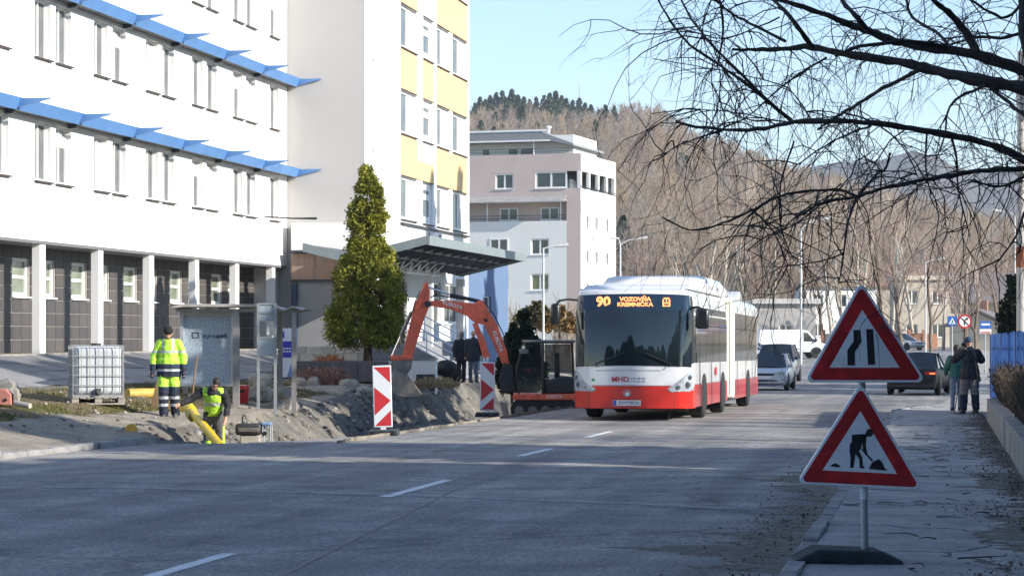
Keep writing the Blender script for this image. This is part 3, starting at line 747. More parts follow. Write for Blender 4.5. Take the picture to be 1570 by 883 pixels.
m = MB(); open_wall(m, TL, hx(868), 0, 0, lz1, [], .3); m.build('corner_wall', PINK, pb, fixn=False)
m = MB(); open_wall(m, TL, -LW, 0, lz1, top, [o for o in lops if o[2] > lz1], .3); m.build('upper_wall', PINK, pb, fixn=False)
m = MB(); m.T = TL
m.box(-LW, hx(866), 1.3, 1.5, lz0, lz1); m.build('loggia_wall', PINK, pb)
m = MB(); m.T = TL; m.box(-LW, hx(868) + .0, -.05, 1.3, lz1, lz1 + .12); m.box(-LW, hx(868), .02, 1.3, lz0 - .12, lz0 - .004); m.build('loggia_slab', FRAME, pb)
m = MB(); m.T = TL; m.prism([(-.9, lz1 - .12), (-.9, lz1 - .02), (0, lz1 + .5), (0, lz1 + .4)], -LW, hx(868), 'x')
m.build('porch_roof', M('grey_tiles', (.33, .32, .31), .8, .2, 3), pb)
for px0 in (754, 820):
    window(pb, TL @ Matrix.Translation((0, 1.3, 0)), hx(px0), hz(336), 1.75, hz(316) - hz(336), 2, .12, 0, PANED, FRAME, rec=-.05, rel=False)
for z in (lz0 + .25, lz0 + .5):
    m = MB(); m.T = TL; m.tube([(-LW, .05, z), (hx(866), .05, z)], .025, 4); m.build('rail', DARKM, pb)
for px in (740, 858):
    m = MB(); m.T = TL; m.box(hx(px) - .05, hx(px) + .05, .1, .2, lz0, lz1); m.build('post', FRAME, pb)
for i, o in enumerate(lops):
    if i == 1:
        window(pb, TL, o[0], o[2], hx(868) - o[0], o[3] - o[2], 2, .14, 0, PANED, FRAME, rel=False); continue
    window(pb, TL, o[0], o[2], o[1] - o[0], o[3] - o[2], 2, .12, 0, PANED if i != 4 else M('pane_olive', (.16, .17, .10), .1, .3), FRAME, rel=False)
TR_ = frame_w((0, 1, 0), (1, 0, 0), (0, 0, 0)); RL = 12.2
def ry(px):                                   # distance along the street side for a pixel column
    D = 1125 * DP / (1910 - px) * (1910 - 890) / 1125
    return (D - DP) / math.cos(R(17.4))
rops = [(.45, 11.6, hz(289), hz(262))]
wr = []
for z0, z1 in ((hz(350), hz(327)), (hz(403), hz(381)), (hz(452), hz(432))):
    for a, b2 in ((1.6, 3.2), (4.7, 6.3), (8.4, 10.0)): wr.append((a, b2, z0, z1))
m = MB(); open_wall(m, TR_, 0.002, RL, 0, top, rops + wr, .3); m.build('street_wall', LCH, pb, fixn=False)
for a, b2, z0, z1 in wr: window(pb, TR_, a, z0, b2 - a, z1 - z0, 2, .1, 0, PANE, FRAME, rel=False)
for y in (.2, 3.1, 6.2, 9.2, 11.9):
    m = MB(); m.box(-.28, -.02, y - .22, y + .22, hz(289), hz(262)); m.build('loggia_pillar', LCH, pb)
m = MB(); m.box(-2.2, -2.0, .5, RL - .3, hz(289), hz(262)); m.build('loggia_back', PANED, pb)
m = MB(); m.tube([(.05, 0, hz(286)), (.05, RL, hz(286))], .03, 4); m.tube([(.05, 0, hz(286)), (.05, RL, hz(289))], .03, 4); m.build('loggia_rail', DARKM, pb)
m = MB(); m.box(-LW, -.31, .31, RL, top - .6, top - .3); m.build('terrace', MATS['roof_felt'], pb)
m = MB(); m.box(-LW, -.3, RL - .3, RL, 0, top); m.build('back_wall', LCH, pb)
m = MB(); m.box(-LW - .3, -LW, 0, RL, 0, top); m.build('side_wall', LCH, pb)
for dz in (.25, .5):
    m = MB(); m.tube([(-LW, .15, top + dz), (-.15, .15, top + dz), (-.15, RL, top + dz)], .02, 4); m.build('terrace_rail', DARKM, pb)
# penthouse
ph = MB(); ph.box(-LW, hx(868), 2.2, 10, top - .3, hz(203)); ph.build('penthouse_wall', LCH, pb)
m = MB(); m.box(-LW - .8, hx(838), .9, 11, hz(215), hz(203)); 
m = MB(); m.prism([(-LW - 1, hz(214)), (hx(838), hz(214)), (hx(876), hz(222)), (hx(876), hz(219)), (hx(838), hz(205)), (hx(820), hz(197)), (-LW - 1, hz(197))], .6, 11, 'y'); m.build('penthouse_roof', M('roof_grey_sheet', (.25, .26, .27), .6, .1), pb)
m = MB(); m.box(-LW - 1, hx(838), .55, .598, hz(214.5), hz(212)); m.build('gutter', FRAME, pb)
m = MB(); m.box(-LW - 1, hx(838), .55, .598, hz(199), hz(196)); m.build('roof_edge', FRAME, pb)
for a, b2 in ((720, 734), (762, 780), (782, 806)):
    window(pb, frame_w((1, 0, 0), (0, -1, 0), (0, 2.2, 0)), hx(a), top + .05, hx(b2) - hx(a), hz(221) - top - .05, 1, .1, 0, PANED, FRAME, rec=-.06, rel=False)
m = MB(); m.tube([(hx(811), .9, top), (hx(811), .9, hz(214))], .06, 6); m.build('post', FRAME, pb)
m = MB(); m.tube([(hx(819), 4, hz(197)), (hx(819), 4, hz(188))], .14, 8); m.ell((hx(819), 4, hz(188)), (.28, .28, .15)); m.build('vent_cowl', FRAME, pb)
# faint wall sign on the street side
m = MB(); m.box(.0, .04, 4.2, 8.6, hz(368), hz(357))
sg = m.build('wall_sign', LCH, pb)
m = MB()
for i in range(7): m.box(.041, .05, 5.2 + i * .45, 5.5 + i * .45, hz(365), hz(360))
m.prism([(4.4 + .35 * math.cos(t_), hz(362.5) + .35 * math.sin(t_)) for t_ in np.linspace(0, 6.2, 9)], .041, .05, 'x')
m.build('lettering', M('letter_grey', (.33, .35, .37)), sg)
# ================= houses beyond the junction
def house(nm, label, px, D, w, d, zb, h, roofh, wallm, roofm, rz, nwin, group=None, flat=False, floors=2, ov=.5):
    p = P(px, HY, D)
    o = thing(nm, label, 'building', (p.x, p.y, zb), rz)
    TT = frame_w((1, 0, 0), (0, -1, 0), (0, 0, 0)); op = []
    for f_ in range(floors):
        for i in range(nwin):
            u = -w/2 + w * (i + .5) / nwin; z = 1.0 + f_ * (h / floors)
            op.append((u - .6, u + .6, z, z + 1.4))
    m = MB(); open_wall(m, TT, -w/2, w/2, 0, h, op, .25); m.build('wall', wallm, o, fixn=False)
    m = MB(); m.box(-w/2, w/2, d - .25, d, 0, h); m.box(-w/2, -w/2 + .25, .26, d - .26, 0, h); m.box(w/2 - .25, w/2, .26, d - .26, 0, h); m.build('back_wall', wallm, o)
    for q in op: window(o, TT, q[0], q[2], 1.2, 1.4, 2, .1, 0, PANED, FRAME, rel=False)
    m = MB()
    if flat: m.box(-w/2 - ov, w/2 + ov, -ov, d + ov, h + .01, h + .45)
    else:
        m.prism([(-ov, h - .1), (d/2, h + roofh), (d + ov, h - .1), (d + ov, h + .12), (d/2, h + roofh + .22), (-ov, h + .12)], -w/2 - ov, w/2 + ov, 'x')
        g = MB(); g.prism([(.05, h), (d/2, h + roofh - .1), (d - .05, h)], -w/2 + .02, w/2 - .02, 'x'); g.build('gable', wallm, o)
    r_ = m.build('roof', roofm, o)
    if not flat:
        c = MB(); c.box(w*.2, w*.2 + .6, d/2 - .3, d/2 + .3, h + roofh * .6, h + roofh + 1); c.build('chimney', M('chimney_brick', (.32, .16, .11)), r_)
    return o
BEIGE = M('beige_render', (.50, .44, .36), .9, .1, .6); OCH = M('ochre_render', (.55, .47, .36), .9, .1, .6); GRYW = M('grey_wall_house', (.38, .36, .34), .9, .12, .7)
RGREY = M('roof_tiles_grey', (.17, .15, .145), .85, .2, 2); RBRN = M('roof_tiles_brown', (.22, .14, .11), .85, .25, 2)
house('grey_kiosk', 'small grey flat-roofed building behind the parked white van', 1205, 205, 5.2, 5, .0, 4.2, 0, GRYW, M('roof_edge_pale', (.5, .48, .46)), TH, 1, flat=True, floors=1, ov=.4)
house('beige_terrace_house', 'beige two-storey house half hidden behind birch trunks', 1345, 300, 20, 9, .3, 7.4, 2.6, BEIGE, RBRN, TH + .06, 7)
house('flat_roof_house', 'house with pale flat canopy roof among bare trees', 1418, 245, 5.4, 6, .2, 7.0, 0, BEIGE, M('roof_cream', (.62, .56, .46)), TH, 2, flat=True, ov=.3)
house('grey_roof_house', 'pale house under a large grey pitched roof beyond the crossing', 1530, 265, 13, 13, .3, 4.8, 3.4, OCH, RGREY, TH - .1, 4, floors=1, ov=.9)
house('ochre_shed', 'low ochre house with small gable beside the blue bus stop sign', 1548, 212, 4.6, 5, .1, 2.2, 1.3, OCH, RGREY, TH + 1.2, 1, floors=1)
house('white_side_house', 'white house end between tree trunks left of the junction', 1290, 262, 8, 8, .3, 6.5, 0, LCH, RBRN, TH + .1, 3, flat=True)
# brick boundary walls with piers
BRK = M('orange_brick', (.42, .20, .12), .9, .25, 3)
for px0, px1, D, lab in ((1370, 1440, 236, 'orange brick garden wall with piers behind the silver hatchback'), (1262, 1300, 232, 'orange brick garden wall behind the junction trees'), (1128, 1172, 230, 'dark red wall just behind the rear of the bus')):
    a, b_ = Vector(G(px0, D)), Vector(G(px1, D)); ln = (b_ - a).length
    o = thing('brick_wall', lab, 'wall', (a.x, a.y, .1), math.atan2(b_.y - a.y, b_.x - a.x))
    nn = max(2, int(ln / 1.5))
    for i in range(nn):
        m = MB(); m.box(ln*i/nn + .2, ln*(i+1)/nn - .2, -.1, .1, 0, 1.5 + .06 * (i % 2)); m.build('wall_panel', BRK if i % 3 else BEIGE, o)
        m = MB(); m.box(ln*i/nn - .18, ln*i/nn + .18, -.18, .18, 0, 1.9); m.build('pier', BRK, o)
# ------------------------------------------------------------------ articulated bus
BW = M('bus_white', (.74, .745, .75), .22, .07, 1.3, coat=.6); BR = M('bus_red', (.60, .028, .018), .25, .05, 1.2, coat=.6)
GLB = M('glass_dark', (.012, .020, .024), .03, .3, .6, spec=.9); GLS = M('side_glass', (.012, .016, .018), .05, .3, .6, spec=.3); GLD = M('display_glass', (.012, .03, .055), .08, .2, .6, spec=.8)
BLK = M('black_plastic', (.018, .018, .02), .45, .2); RUB = M('tyre_rubber', (.022, .022, .023), .85, .25, 8, bump=.3)
CHR = M('lamp_chrome', (.62, .65, .68), .15, .15, 6, metal=.7); LENS = M('lamp_lens', (.40, .44, .48), .06, .35, 5, spec=.9)
RIM = M('wheel_rim', (.35, .35, .36), .4, .15, 5, metal=.6); LED = emit('led_orange', (1, .30, .10), 1.3)
BXC, BYF = -6.98, 52.65
bus = thing('articulated_bus', 'red and white articulated city bus showing route 90 on its display', 'bus', (BXC, BYF, zr(BYF) + .005), R(-.2))
bus.rotation_euler = (math.atan(-.0073), 0, R(-.2)); bus.scale = (1.075, 1, 1)
OUT = [(0, 0), (.3, .006), (.6, .026), (.85, .06), (1.0, .10), (1.11, .165), (1.19, .26), (1.24, .39), (1.268, .58), (1.275, .8), (1.275, 8.35)]
SL = [0]
for a, b_ in zip(OUT, OUT[1:]): SL.append(SL[-1] + math.hypot(b_[0]-a[0], b_[1]-a[1]))
def bshell(s, z, off=0.):
    sg = 1 if s >= 0 else -1; t = abs(s)
    x = float(np.interp(t, SL, [p[0] for p in OUT])); y = float(np.interp(t, SL, [p[1] for p in OUT]))
    e = .03
    dx = float(np.interp(t+e, SL, [p[0] for p in OUT])) - float(np.interp(max(0, t-e), SL, [p[0] for p in OUT])); dy = float(np.interp(t+e, SL, [p[1] for p in OUT])) - float(np.interp(max(0, t-e), SL, [p[1] for p in OUT]))
    l = math.hypot(dx, dy); nx_, ny_ = dy / l, -dx / l
    if t < e: nx_, ny_ = 0, -1
    lean = (.075 * max(0, z - 1.15) ** 2) * max(0, -ny_) + (max(0, .7 - z) * .06 * max(0, -ny_))
    ins = .05 * ss(2.3, 2.85, z)
    return Vector((sg * (x + nx_ * (off - ins)), y + ny_ * off + lean, z))
def bpatch(name, mat, s0, s1, bot, topf, off, parent, ns=24, nz_=6, bevel=0, thick=True):
    m = MB()
    f = lambda u, v: bshell(s0 + (s1-s0)*u, bot(s0+(s1-s0)*u) * (1-v) + topf(s0+(s1-s0)*u) * v, off)
    m.grid(f, ns, nz_)
    if thick:
        ed = [(i/ns, 0) for i in range(ns+1)] + [(1, j/nz_) for j in range(1, nz_+1)] + [(i/ns, 1) for i in range(ns-1, -1, -1)] + [(0, j/nz_) for j in range(nz_-1, 0, -1)]
        k = len(ed); vs = [f(u, v) for u, v in ed] + [bshell(s0+(s1-s0)*u, bot(s0+(s1-s0)*u)*(1-v)+topf(s0+(s1-s0)*u)*v, off - .03) for u, v in ed]
        m.add(vs, [(i, (i+1) % k, k+(i+1) % k, k+i) for i in range(k)])
    return m.build(name, mat, parent, smooth=True)
SE = SL[-1]
cst = lambda c: (lambda s: c)
svals = sorted(set([-SE] + list(np.linspace(-1.9, 1.9, 41)) + [SE]))
m = MB(); zs = [.30, .5, .78, 1.15, 1.3, 1.7, 2.1, 2.4, 2.6, 2.75, 2.85]
for s in svals:
    for z in zs: m.v.append(tuple(bshell(s, z)))
for z, sc in ((2.93, .985), (2.97, .94)):
    pass
nzv = len(zs)
m.f = [(i*nzv+j, (i+1)*nzv+j, (i+1)*nzv+j+1, i*nzv+j+1) for i in range(len(svals)-1) for j in range(nzv-1)]; m.m = [0]*len(m.f)
rings = []
for z, ix, iy in ((2.85, 0, 0), (2.93, .05, .04), (2.97, .16, .13)):
    r_ = []
    for s in svals:
        p = bshell(s, 2.85); r_.append((p.x * (1 - ix / 1.275), p.y + (iy if p.y < 5 else -0), z))
    rings.append(r_)
b0 = len(m.v); ns_ = len(svals)
for r_ in rings: m.v.extend(r_)
for k in range(2):
    for i in range(ns_-1): m.f.append((b0+k*ns_+i, b0+k*ns_+i+1, b0+(k+1)*ns_+i+1, b0+(k+1)*ns_+i))
m.f.append(tuple(b0+2*ns_+i for i in range(ns_))); m.f.append(tuple(i*nzv for i in range(ns_)))
m.f.append(tuple([j for j in range(nzv)] + [(ns_-1)*nzv+j for j in range(nzv-1, -1, -1)]))
m.m = [0]*len(m.f); m.build('front_body', BW, bus, smooth=True)
# rear section
def box_shell(m, y0, y1, x, z0, z1, r=.1):
    pr = [(-x, z0), (x, z0), (x, z1-.25), (x-.04, z1-.1), (x-.16, z1), (-x+.16, z1), (-x+.04, z1-.1), (-x, z1-.25)]
    return m.prism(pr, y0, y1, 'y')
m = MB(); box_shell(m, 10.45, 17.95, 1.275, .30, 2.97); m.build('rear_body', BW, bus, bevel=.05)
BEL = M('bellows_cream', (.60, .55, .45), .8, .1, 2)
bl = MB()
for i in range(13):
    y = 8.36 + i * (2.08 / 12); x = 1.25 - (.09 if i % 2 else 0); zt = 2.93 - (.08 if i % 2 else 0)
    for p in ((-x, .36), (x, .36), (x, zt - .2), (x - .15, zt), (-x + .15, zt), (-x, zt - .2)): bl.v.append((p[0], y, p[1]))
bl.f = [(i*6+j, i*6+(j+1) % 6, (i+1)*6+(j+1) % 6, (i+1)*6+j) for i in range(12) for j in range(6)]; bl.m = [0]*len(bl.f)
bl.build('bellows', BEL, bus, fixn=True)
m = MB(); m.box(1.16, 1.262, 8.75, 10.05, .4, 2.86); m.build('joint_cover', BEL, bus, bevel=.03)
# red skirt in panels
for a, b2 in ((-1.62, -.905), (-.895, .895), (.905, 1.62)):
    bpatch('bumper_panel', BR, a, b2, cst(.27), lambda s: .775 - .03 * abs(s)**2 * .3, .02, bus)
for sg in (-1, 1):
    for s0, s1 in ((1.635, 3.1), (3.115, 5.2), (5.215, 7.2), (7.215, SE - .02)):
        bpatch('skirt_panel', BR, sg*s0, sg*s1, cst(.29), cst(.80), .008, bus, 6, 3)
    for y0, y1 in ((10.5, 12.6), (12.615, 15.6), (15.615, 17.93)):
        m = MB(); m.box(sg*1.276 if sg > 0 else -1.286, 1.286 if sg > 0 else -1.276, y0, y1, .29, .80); m.build('skirt_panel', BR, bus)
m = MB(); m.box(-1.2, 1.2, 17.95, 17.97, .3, 1.0); m.build('rear_bumper', BR, bus)
# windscreen, destination display, side glazing
bpatch('windscreen', GLB, -1.36, 1.36, lambda s: 1.235 - .02 * s * s, cst(2.49), .012, bus, 30, 8)
dsp = bpatch('destination_display', GLD, -1.34, 1.34, cst(2.495), lambda s: 2.86 - .02 * s * s, .014, bus, 30, 4)
for sg in (-1, 1):
    ed = [1.55, 2.5, 4.1, 5.7, 7.3, SE - .15]
    for a, b2 in zip(ed, ed[1:]):
        pn = bpatch('side_window', GLS, sg*(a+.02), sg*(b2-.02), cst(1.30), cst(2.58), .006, bus, 6, 4)
        m = MB(); p0, p1 = bshell(sg*(a+.05), 2.16, .012), bshell(sg*(b2-.05), 2.16, .012); m.tube([p0, p1], .012, 4); m.build('vent_bar', BLK, pn)
    for a, b2 in ((10.6, 12.2), (12.24, 14.0), (14.04, 15.8), (15.84, 17.6)):
        x0, x1 = (1.277, 1.285) if sg > 0 else (-1.285, -1.277)
        m = MB(); m.box(x0, x1, a, b2, 1.30, 2.58); pn = m.build('side_window', GLS, bus)
        m = MB(); m.box(sg*1.289-.004, sg*1.289+.004, a+.04, b2-.04, 2.15, 2.175); m.build('vent_bar', BLK, pn)
m = MB(); m.box(-1.1, 1.1, 17.951, 17.965, 1.4, 2.6); m.build('rear_window', GLB, bus)
# A pillars
for sg in (-1, 1):
    bpatch('pillar_cover', BLK, sg*1.37, sg*1.53, cst(1.28), cst(2.80), .008, bus, 3, 4)
# roof pods
def pod(nm, y0, y1, w_, z0, z1, fs, rs):
    m = MB(); st_ = [(y0, 0), (y0 + fs*.4, .75), (y0 + fs, 1), (y1 - rs, 1), (y1 - rs*.4, .65), (y1, 0)]
    n = 0
    for y, k in st_:
        zt = z0 + (z1 - z0) * max(k, .04)
        for p in ((-w_, z0), (-w_, z0 + (zt-z0)*.6), (-w_*.93, z0 + (zt-z0)*.9), (-w_*.8, zt), (w_*.8, zt), (w_*.93, z0 + (zt-z0)*.9), (w_, z0 + (zt-z0)*.6), (w_, z0)): m.v.append((p[0], y, p[1]))
    m.f = [(i*8+j, i*8+j+1, (i+1)*8+j+1, (i+1)*8+j) for i in range(len(st_)-1) for j in range(7)] + [tuple(range(8)), tuple(range((len(st_)-1)*8, len(st_)*8))]; m.m = [0]*len(m.f)
    return m.build(nm, BW, bus, smooth=True)
pod('roof_pod', .7, 4.3, 1.12, 2.975, 3.10, .4, .3); pod('roof_pod', 4.0, 9.9, 1.2, 3.0, 3.40, .5, 2.0); pod('roof_pod', 12.4, 15.0, 1.0, 2.975, 3.12, .3, .3)
m = MB(); m.prism([(15.2, 2.97), (15.9, 3.3), (16.3, 3.3), (16.9, 2.97)], -.9, .95, 'x'); m.build('roof_pod', BW, bus, bevel=.03)
for y in (4.6, 6.2):
    m = MB(); m.box(1.203, 1.212, y, y + .9, 3.08, 3.16); m.build('pod_vent', M('vent_grey', (.35, .36, .37)), bus)
m = MB(); m.tube([(.62, 4.5, 3.38), (.62, 4.5, 3.5)], .015, 5); m.build('aerial', BLK, bus)
for sg in (-1, 1):
    m = MB(); m.box(sg*1.2 - .03, sg*1.2 + .03, 1.0, 8.2, 2.955, 3.0); m.build('roof_rail', BW, bus)
# wheels
def wheel(parent, x, y, r, wd, sgn, arch=True, zoff=0):
    a = MB(); a.lathe([(r*.62, -wd/2), (r*.93, -wd/2), (r, -wd/2+.04), (r, wd/2-.04), (r*.93, wd/2), (r*.62, wd/2)], 24)
    tw = a.build('wheel', RUB, parent, smooth=True); tw.location = (x, y, r + zoff); tw.rotation_euler = (0, R(90)*sgn, 0)
    b = MB(); b.lathe([(r*.62, -wd*.3), (r*.62, wd*.42), (r*.55, wd*.40), (r*.42, wd*.2), (r*.2, wd*.3), (r*.1, wd*.32)], 20); b.build('rim', RIM, tw, smooth=True)
    return tw
for y in (2.6, 7.15, 14.6):
    for sg in (-1, 1):
        m = MB(); pr = [(y + .60*math.cos(t_), max(.26, .44 + .60*math.sin(t_))) for t_ in np.linspace(-.3, math.pi + .3, 16)]
        x0, x1 = sorted((sg*1.279, sg*1.293)); m.prism(pr, x0, x1, 'x'); m.build('wheel_arch', BLK, bus)
        wheel(bus, sg*1.14, y, .48, .31, sg)
        m = MB(); m.box(sg*1.29-.004, sg*1.29+.004, y-.5, y+.5, .3, .45)
m = MB(); m.box(-1.1, 1.1, .5, 8.2, .24, .32); m.box(-1.1, 1.1, 10.6, 17.7, .24, .32); m.build('underside', BLK, bus)
m = MB(); m.tube([(.75, .35, .3), (.78, .3, .12), (.74, .33, .03)], .02, 5); m.build('hanging_hose', BLK, bus)
# headlights
for sg in (-1, 1):
    h = bpatch('headlight', LENS, sg*.80, sg*1.44, lambda s: .655 + .03 * ss(1.2, 1.44, abs(s)), lambda s: .70 + .40 * ss(.72, 1.36, abs(s)), .028, bus, 14, 6)
    bpatch('headlight_surround', MATS['vent_grey'], sg*.765, sg*1.46, lambda s: .638 + .03 * ss(1.2, 1.44, abs(s)), lambda s: .715 + .40 * ss(.70, 1.36, abs(s)), .020, bus, 14, 4)
    for (s, z, r) in ((.98, .745, .055), (1.17, .80, .082), (1.24, .965, .06)):
        p = bshell(sg*s, z, .03); m = MB(); m.disc(p, r, .03, 'y', 16); l_ = m.build('lamp', CHR, h)
        m = MB(); m.disc((p.x, p.y - .012, p.z), r*.6, .03, 'y', 14); m.build('bulb', M('lamp_inner', (.12, .13, .15), .1, .2), h)
    m = MB(); m.add([bshell(sg*.80, .648, .031), bshell(sg*1.2, .645, .031), bshell(sg*1.2, .66, .031), bshell(sg*.8, .663, .031)], [(0, 1, 2, 3)]); 
    m.build('lamp_edge', BLK, h)
# front details
bpatch('front_groove', M('groove_grey', (.45, .47, .48), .5), -.74, .62, cst(1.115), cst(1.145), .006, bus, 12, 1)
m = MB(); m.add([bshell(s, z, .006) for s, z in ((-.86, .91), (-.815, .955), (-.77, .91), (-.815, .865))], [(0, 1, 2, 3)]); m.build('gas_badge', M('badge_green', (.05, .30, .14)), bus)
FR = (R(90), 0, 0)
LR = M('letter_red', (.42, .02, .03), .5); LG = MATS['letter_grey']
text('lettering', 'MHD', .165, LR, bus, (-.235, -.006, .92), FR, bold=.002)
m = MB()
for i, (a, b2) in enumerate(((0, .012), (.04, .09), (.1, .15), (.16, .2), (.21, .26), (.28, .31), (.32, .36))):
    for z0, z1 in ((.925, .965), (.865, .895)):
        if i == 0: z0, z1 = .85, .98
        m.box(-.07 + a, -.07 + b2, .012 - .012, .014 - .012, z0, z1 - (.012 if i % 2 else 0))
m.build('lettering', LG, bus)
e = MB(); e.T = Matrix.Translation((-.09, -.028, .615))
for i in range(20):
    a, b2 = 2*math.pi*i/20, 2*math.pi*(i+1)/20
    e.add([(r_*math.cos(t_), y_, r_*math.sin(t_)) for t_ in (a, b2) for r_ in (.058, .082) for y_ in (0, .02)], [(0, 2, 6, 4), (1, 5, 7, 3), (2, 3, 7, 6), (0, 4, 5, 1)])
em = e.build('front_emblem', CHR, bus)
e = MB(); e.disc((-.085, -.02, .60), .04, .02, 'y', 12); e.build('emblem_core', M('emblem_white', (.8, .8, .8), .3), em)
pm = MB(); pm.box(-.385, .205, -.035, -.022, .33, .455); pl8 = pm.build('number_plate', M('plate_white', (.72, .73, .74), .4), bus)
pm = MB(); pm.box(-.38, -.31, -.038, -.0355, .335, .45); pm.build('plate_band', M('plate_blue', (.03, .07, .45), .4), pl8)
text('lettering', 'ZVMT90CN', .105, BLK, pl8, (-.05, -.037, .392), FR, sx=.82)
# display text
def led(s, size, x, z, sx=1, bold=.004):
    y = bshell(x, z, .014).y
    return text('led_text', s, size, LED, dsp, (x, y - .012, z), (R(90) - .08, 0, 0), sx=sx, bold=bold, ext=.004)
led('90', .30, -.62, 2.675, 1.0, .012); led('VOZOVŇA', .125, .06, 2.735, 1.08, .004); led('KREMNIČKA', .125, .06, 2.615, 1.08, .004)
m = MB(); x0 = .64; z0 = 2.57; y0_ = bshell(.72, 2.67, .014).y - .012
for q in ((0, .03, 0, .165), (.13, .16, 0, .165), (.02, .14, .17, .20), (.07, .09, .095, .165), (.03, .13, .065, .09), (.03, .13, 0, .025)):
    yq = bshell(x0 + q[0], z0 + q[2], .014).y - .014; m.box(x0 + q[0], x0 + q[1], yq, yq + .006, z0 + q[2], z0 + q[3])
m.build('led_pictogram', LED, dsp)
SEAMM = M('panel_seam', (.22, .225, .23), .6, .1)
for sg in (-1, 1):
    for s in (1.62, 3.3, 4.9, 6.5, 8.1): bpatch('panel_seam', SEAMM, sg*s, sg*(s+.014), cst(.82), cst(1.28), .003, bus, 1, 2)
    bpatch('panel_seam', SEAMM, sg*1.6, sg*(SE-.02), cst(.802), cst(.818), .009, bus, 8, 1)
    bpatch('panel_seam', SEAMM, sg*1.6, sg*(SE-.02), cst(2.66), cst(2.672), .004, bus, 8, 1)
bpatch('panel_seam', SEAMM, -.84, .84, cst(.782), cst(.792), .012, bus, 16, 1)
# wipers
for sg, x in ((-1, -.72), (1, .78)):
    m = MB(); m.tube([bshell(x, 1.20, .05), bshell(x + sg*.06, 1.27, .05), bshell(x - sg*-.0 + (.55 if sg < 0 else -.5), 1.52, .045)], .014, 5); m.build('wiper', BLK, bus)
# mirrors
MIR = M('mirror_black', (.015, .015, .016), .3, .1, coat=.3)
m = MB(); m.tube([(-1.2, .25, 2.72), (-1.35, .05, 2.74), (-1.52, -.1, 2.70), (-1.58, -.12, 2.62)], .03, 6); am = m.build('mirror_arm', BLK, bus, smooth=True)
m = MB(); m.box(-1.70, -1.50, -.2, -.02, 2.16, 2.64); m.build('mirror', MIR, bus, bevel=.06)
m = MB(); m.tube([(1.26, .5, 2.55), (1.36, .3, 2.56), (1.48, .15, 2.5)], .03, 6); m.build('mirror_arm', BLK, bus, smooth=True)
m = MB(); m.box(1.34, 1.62, .08, .26, 2.06, 2.52); m.build('mirror', MIR, bus, bevel=.06)
# side marks
text('lettering', 'MHD', .26, LR, bus, (1.288, 5.3, 1.06), (R(90), 0, R(90)), bold=.008)
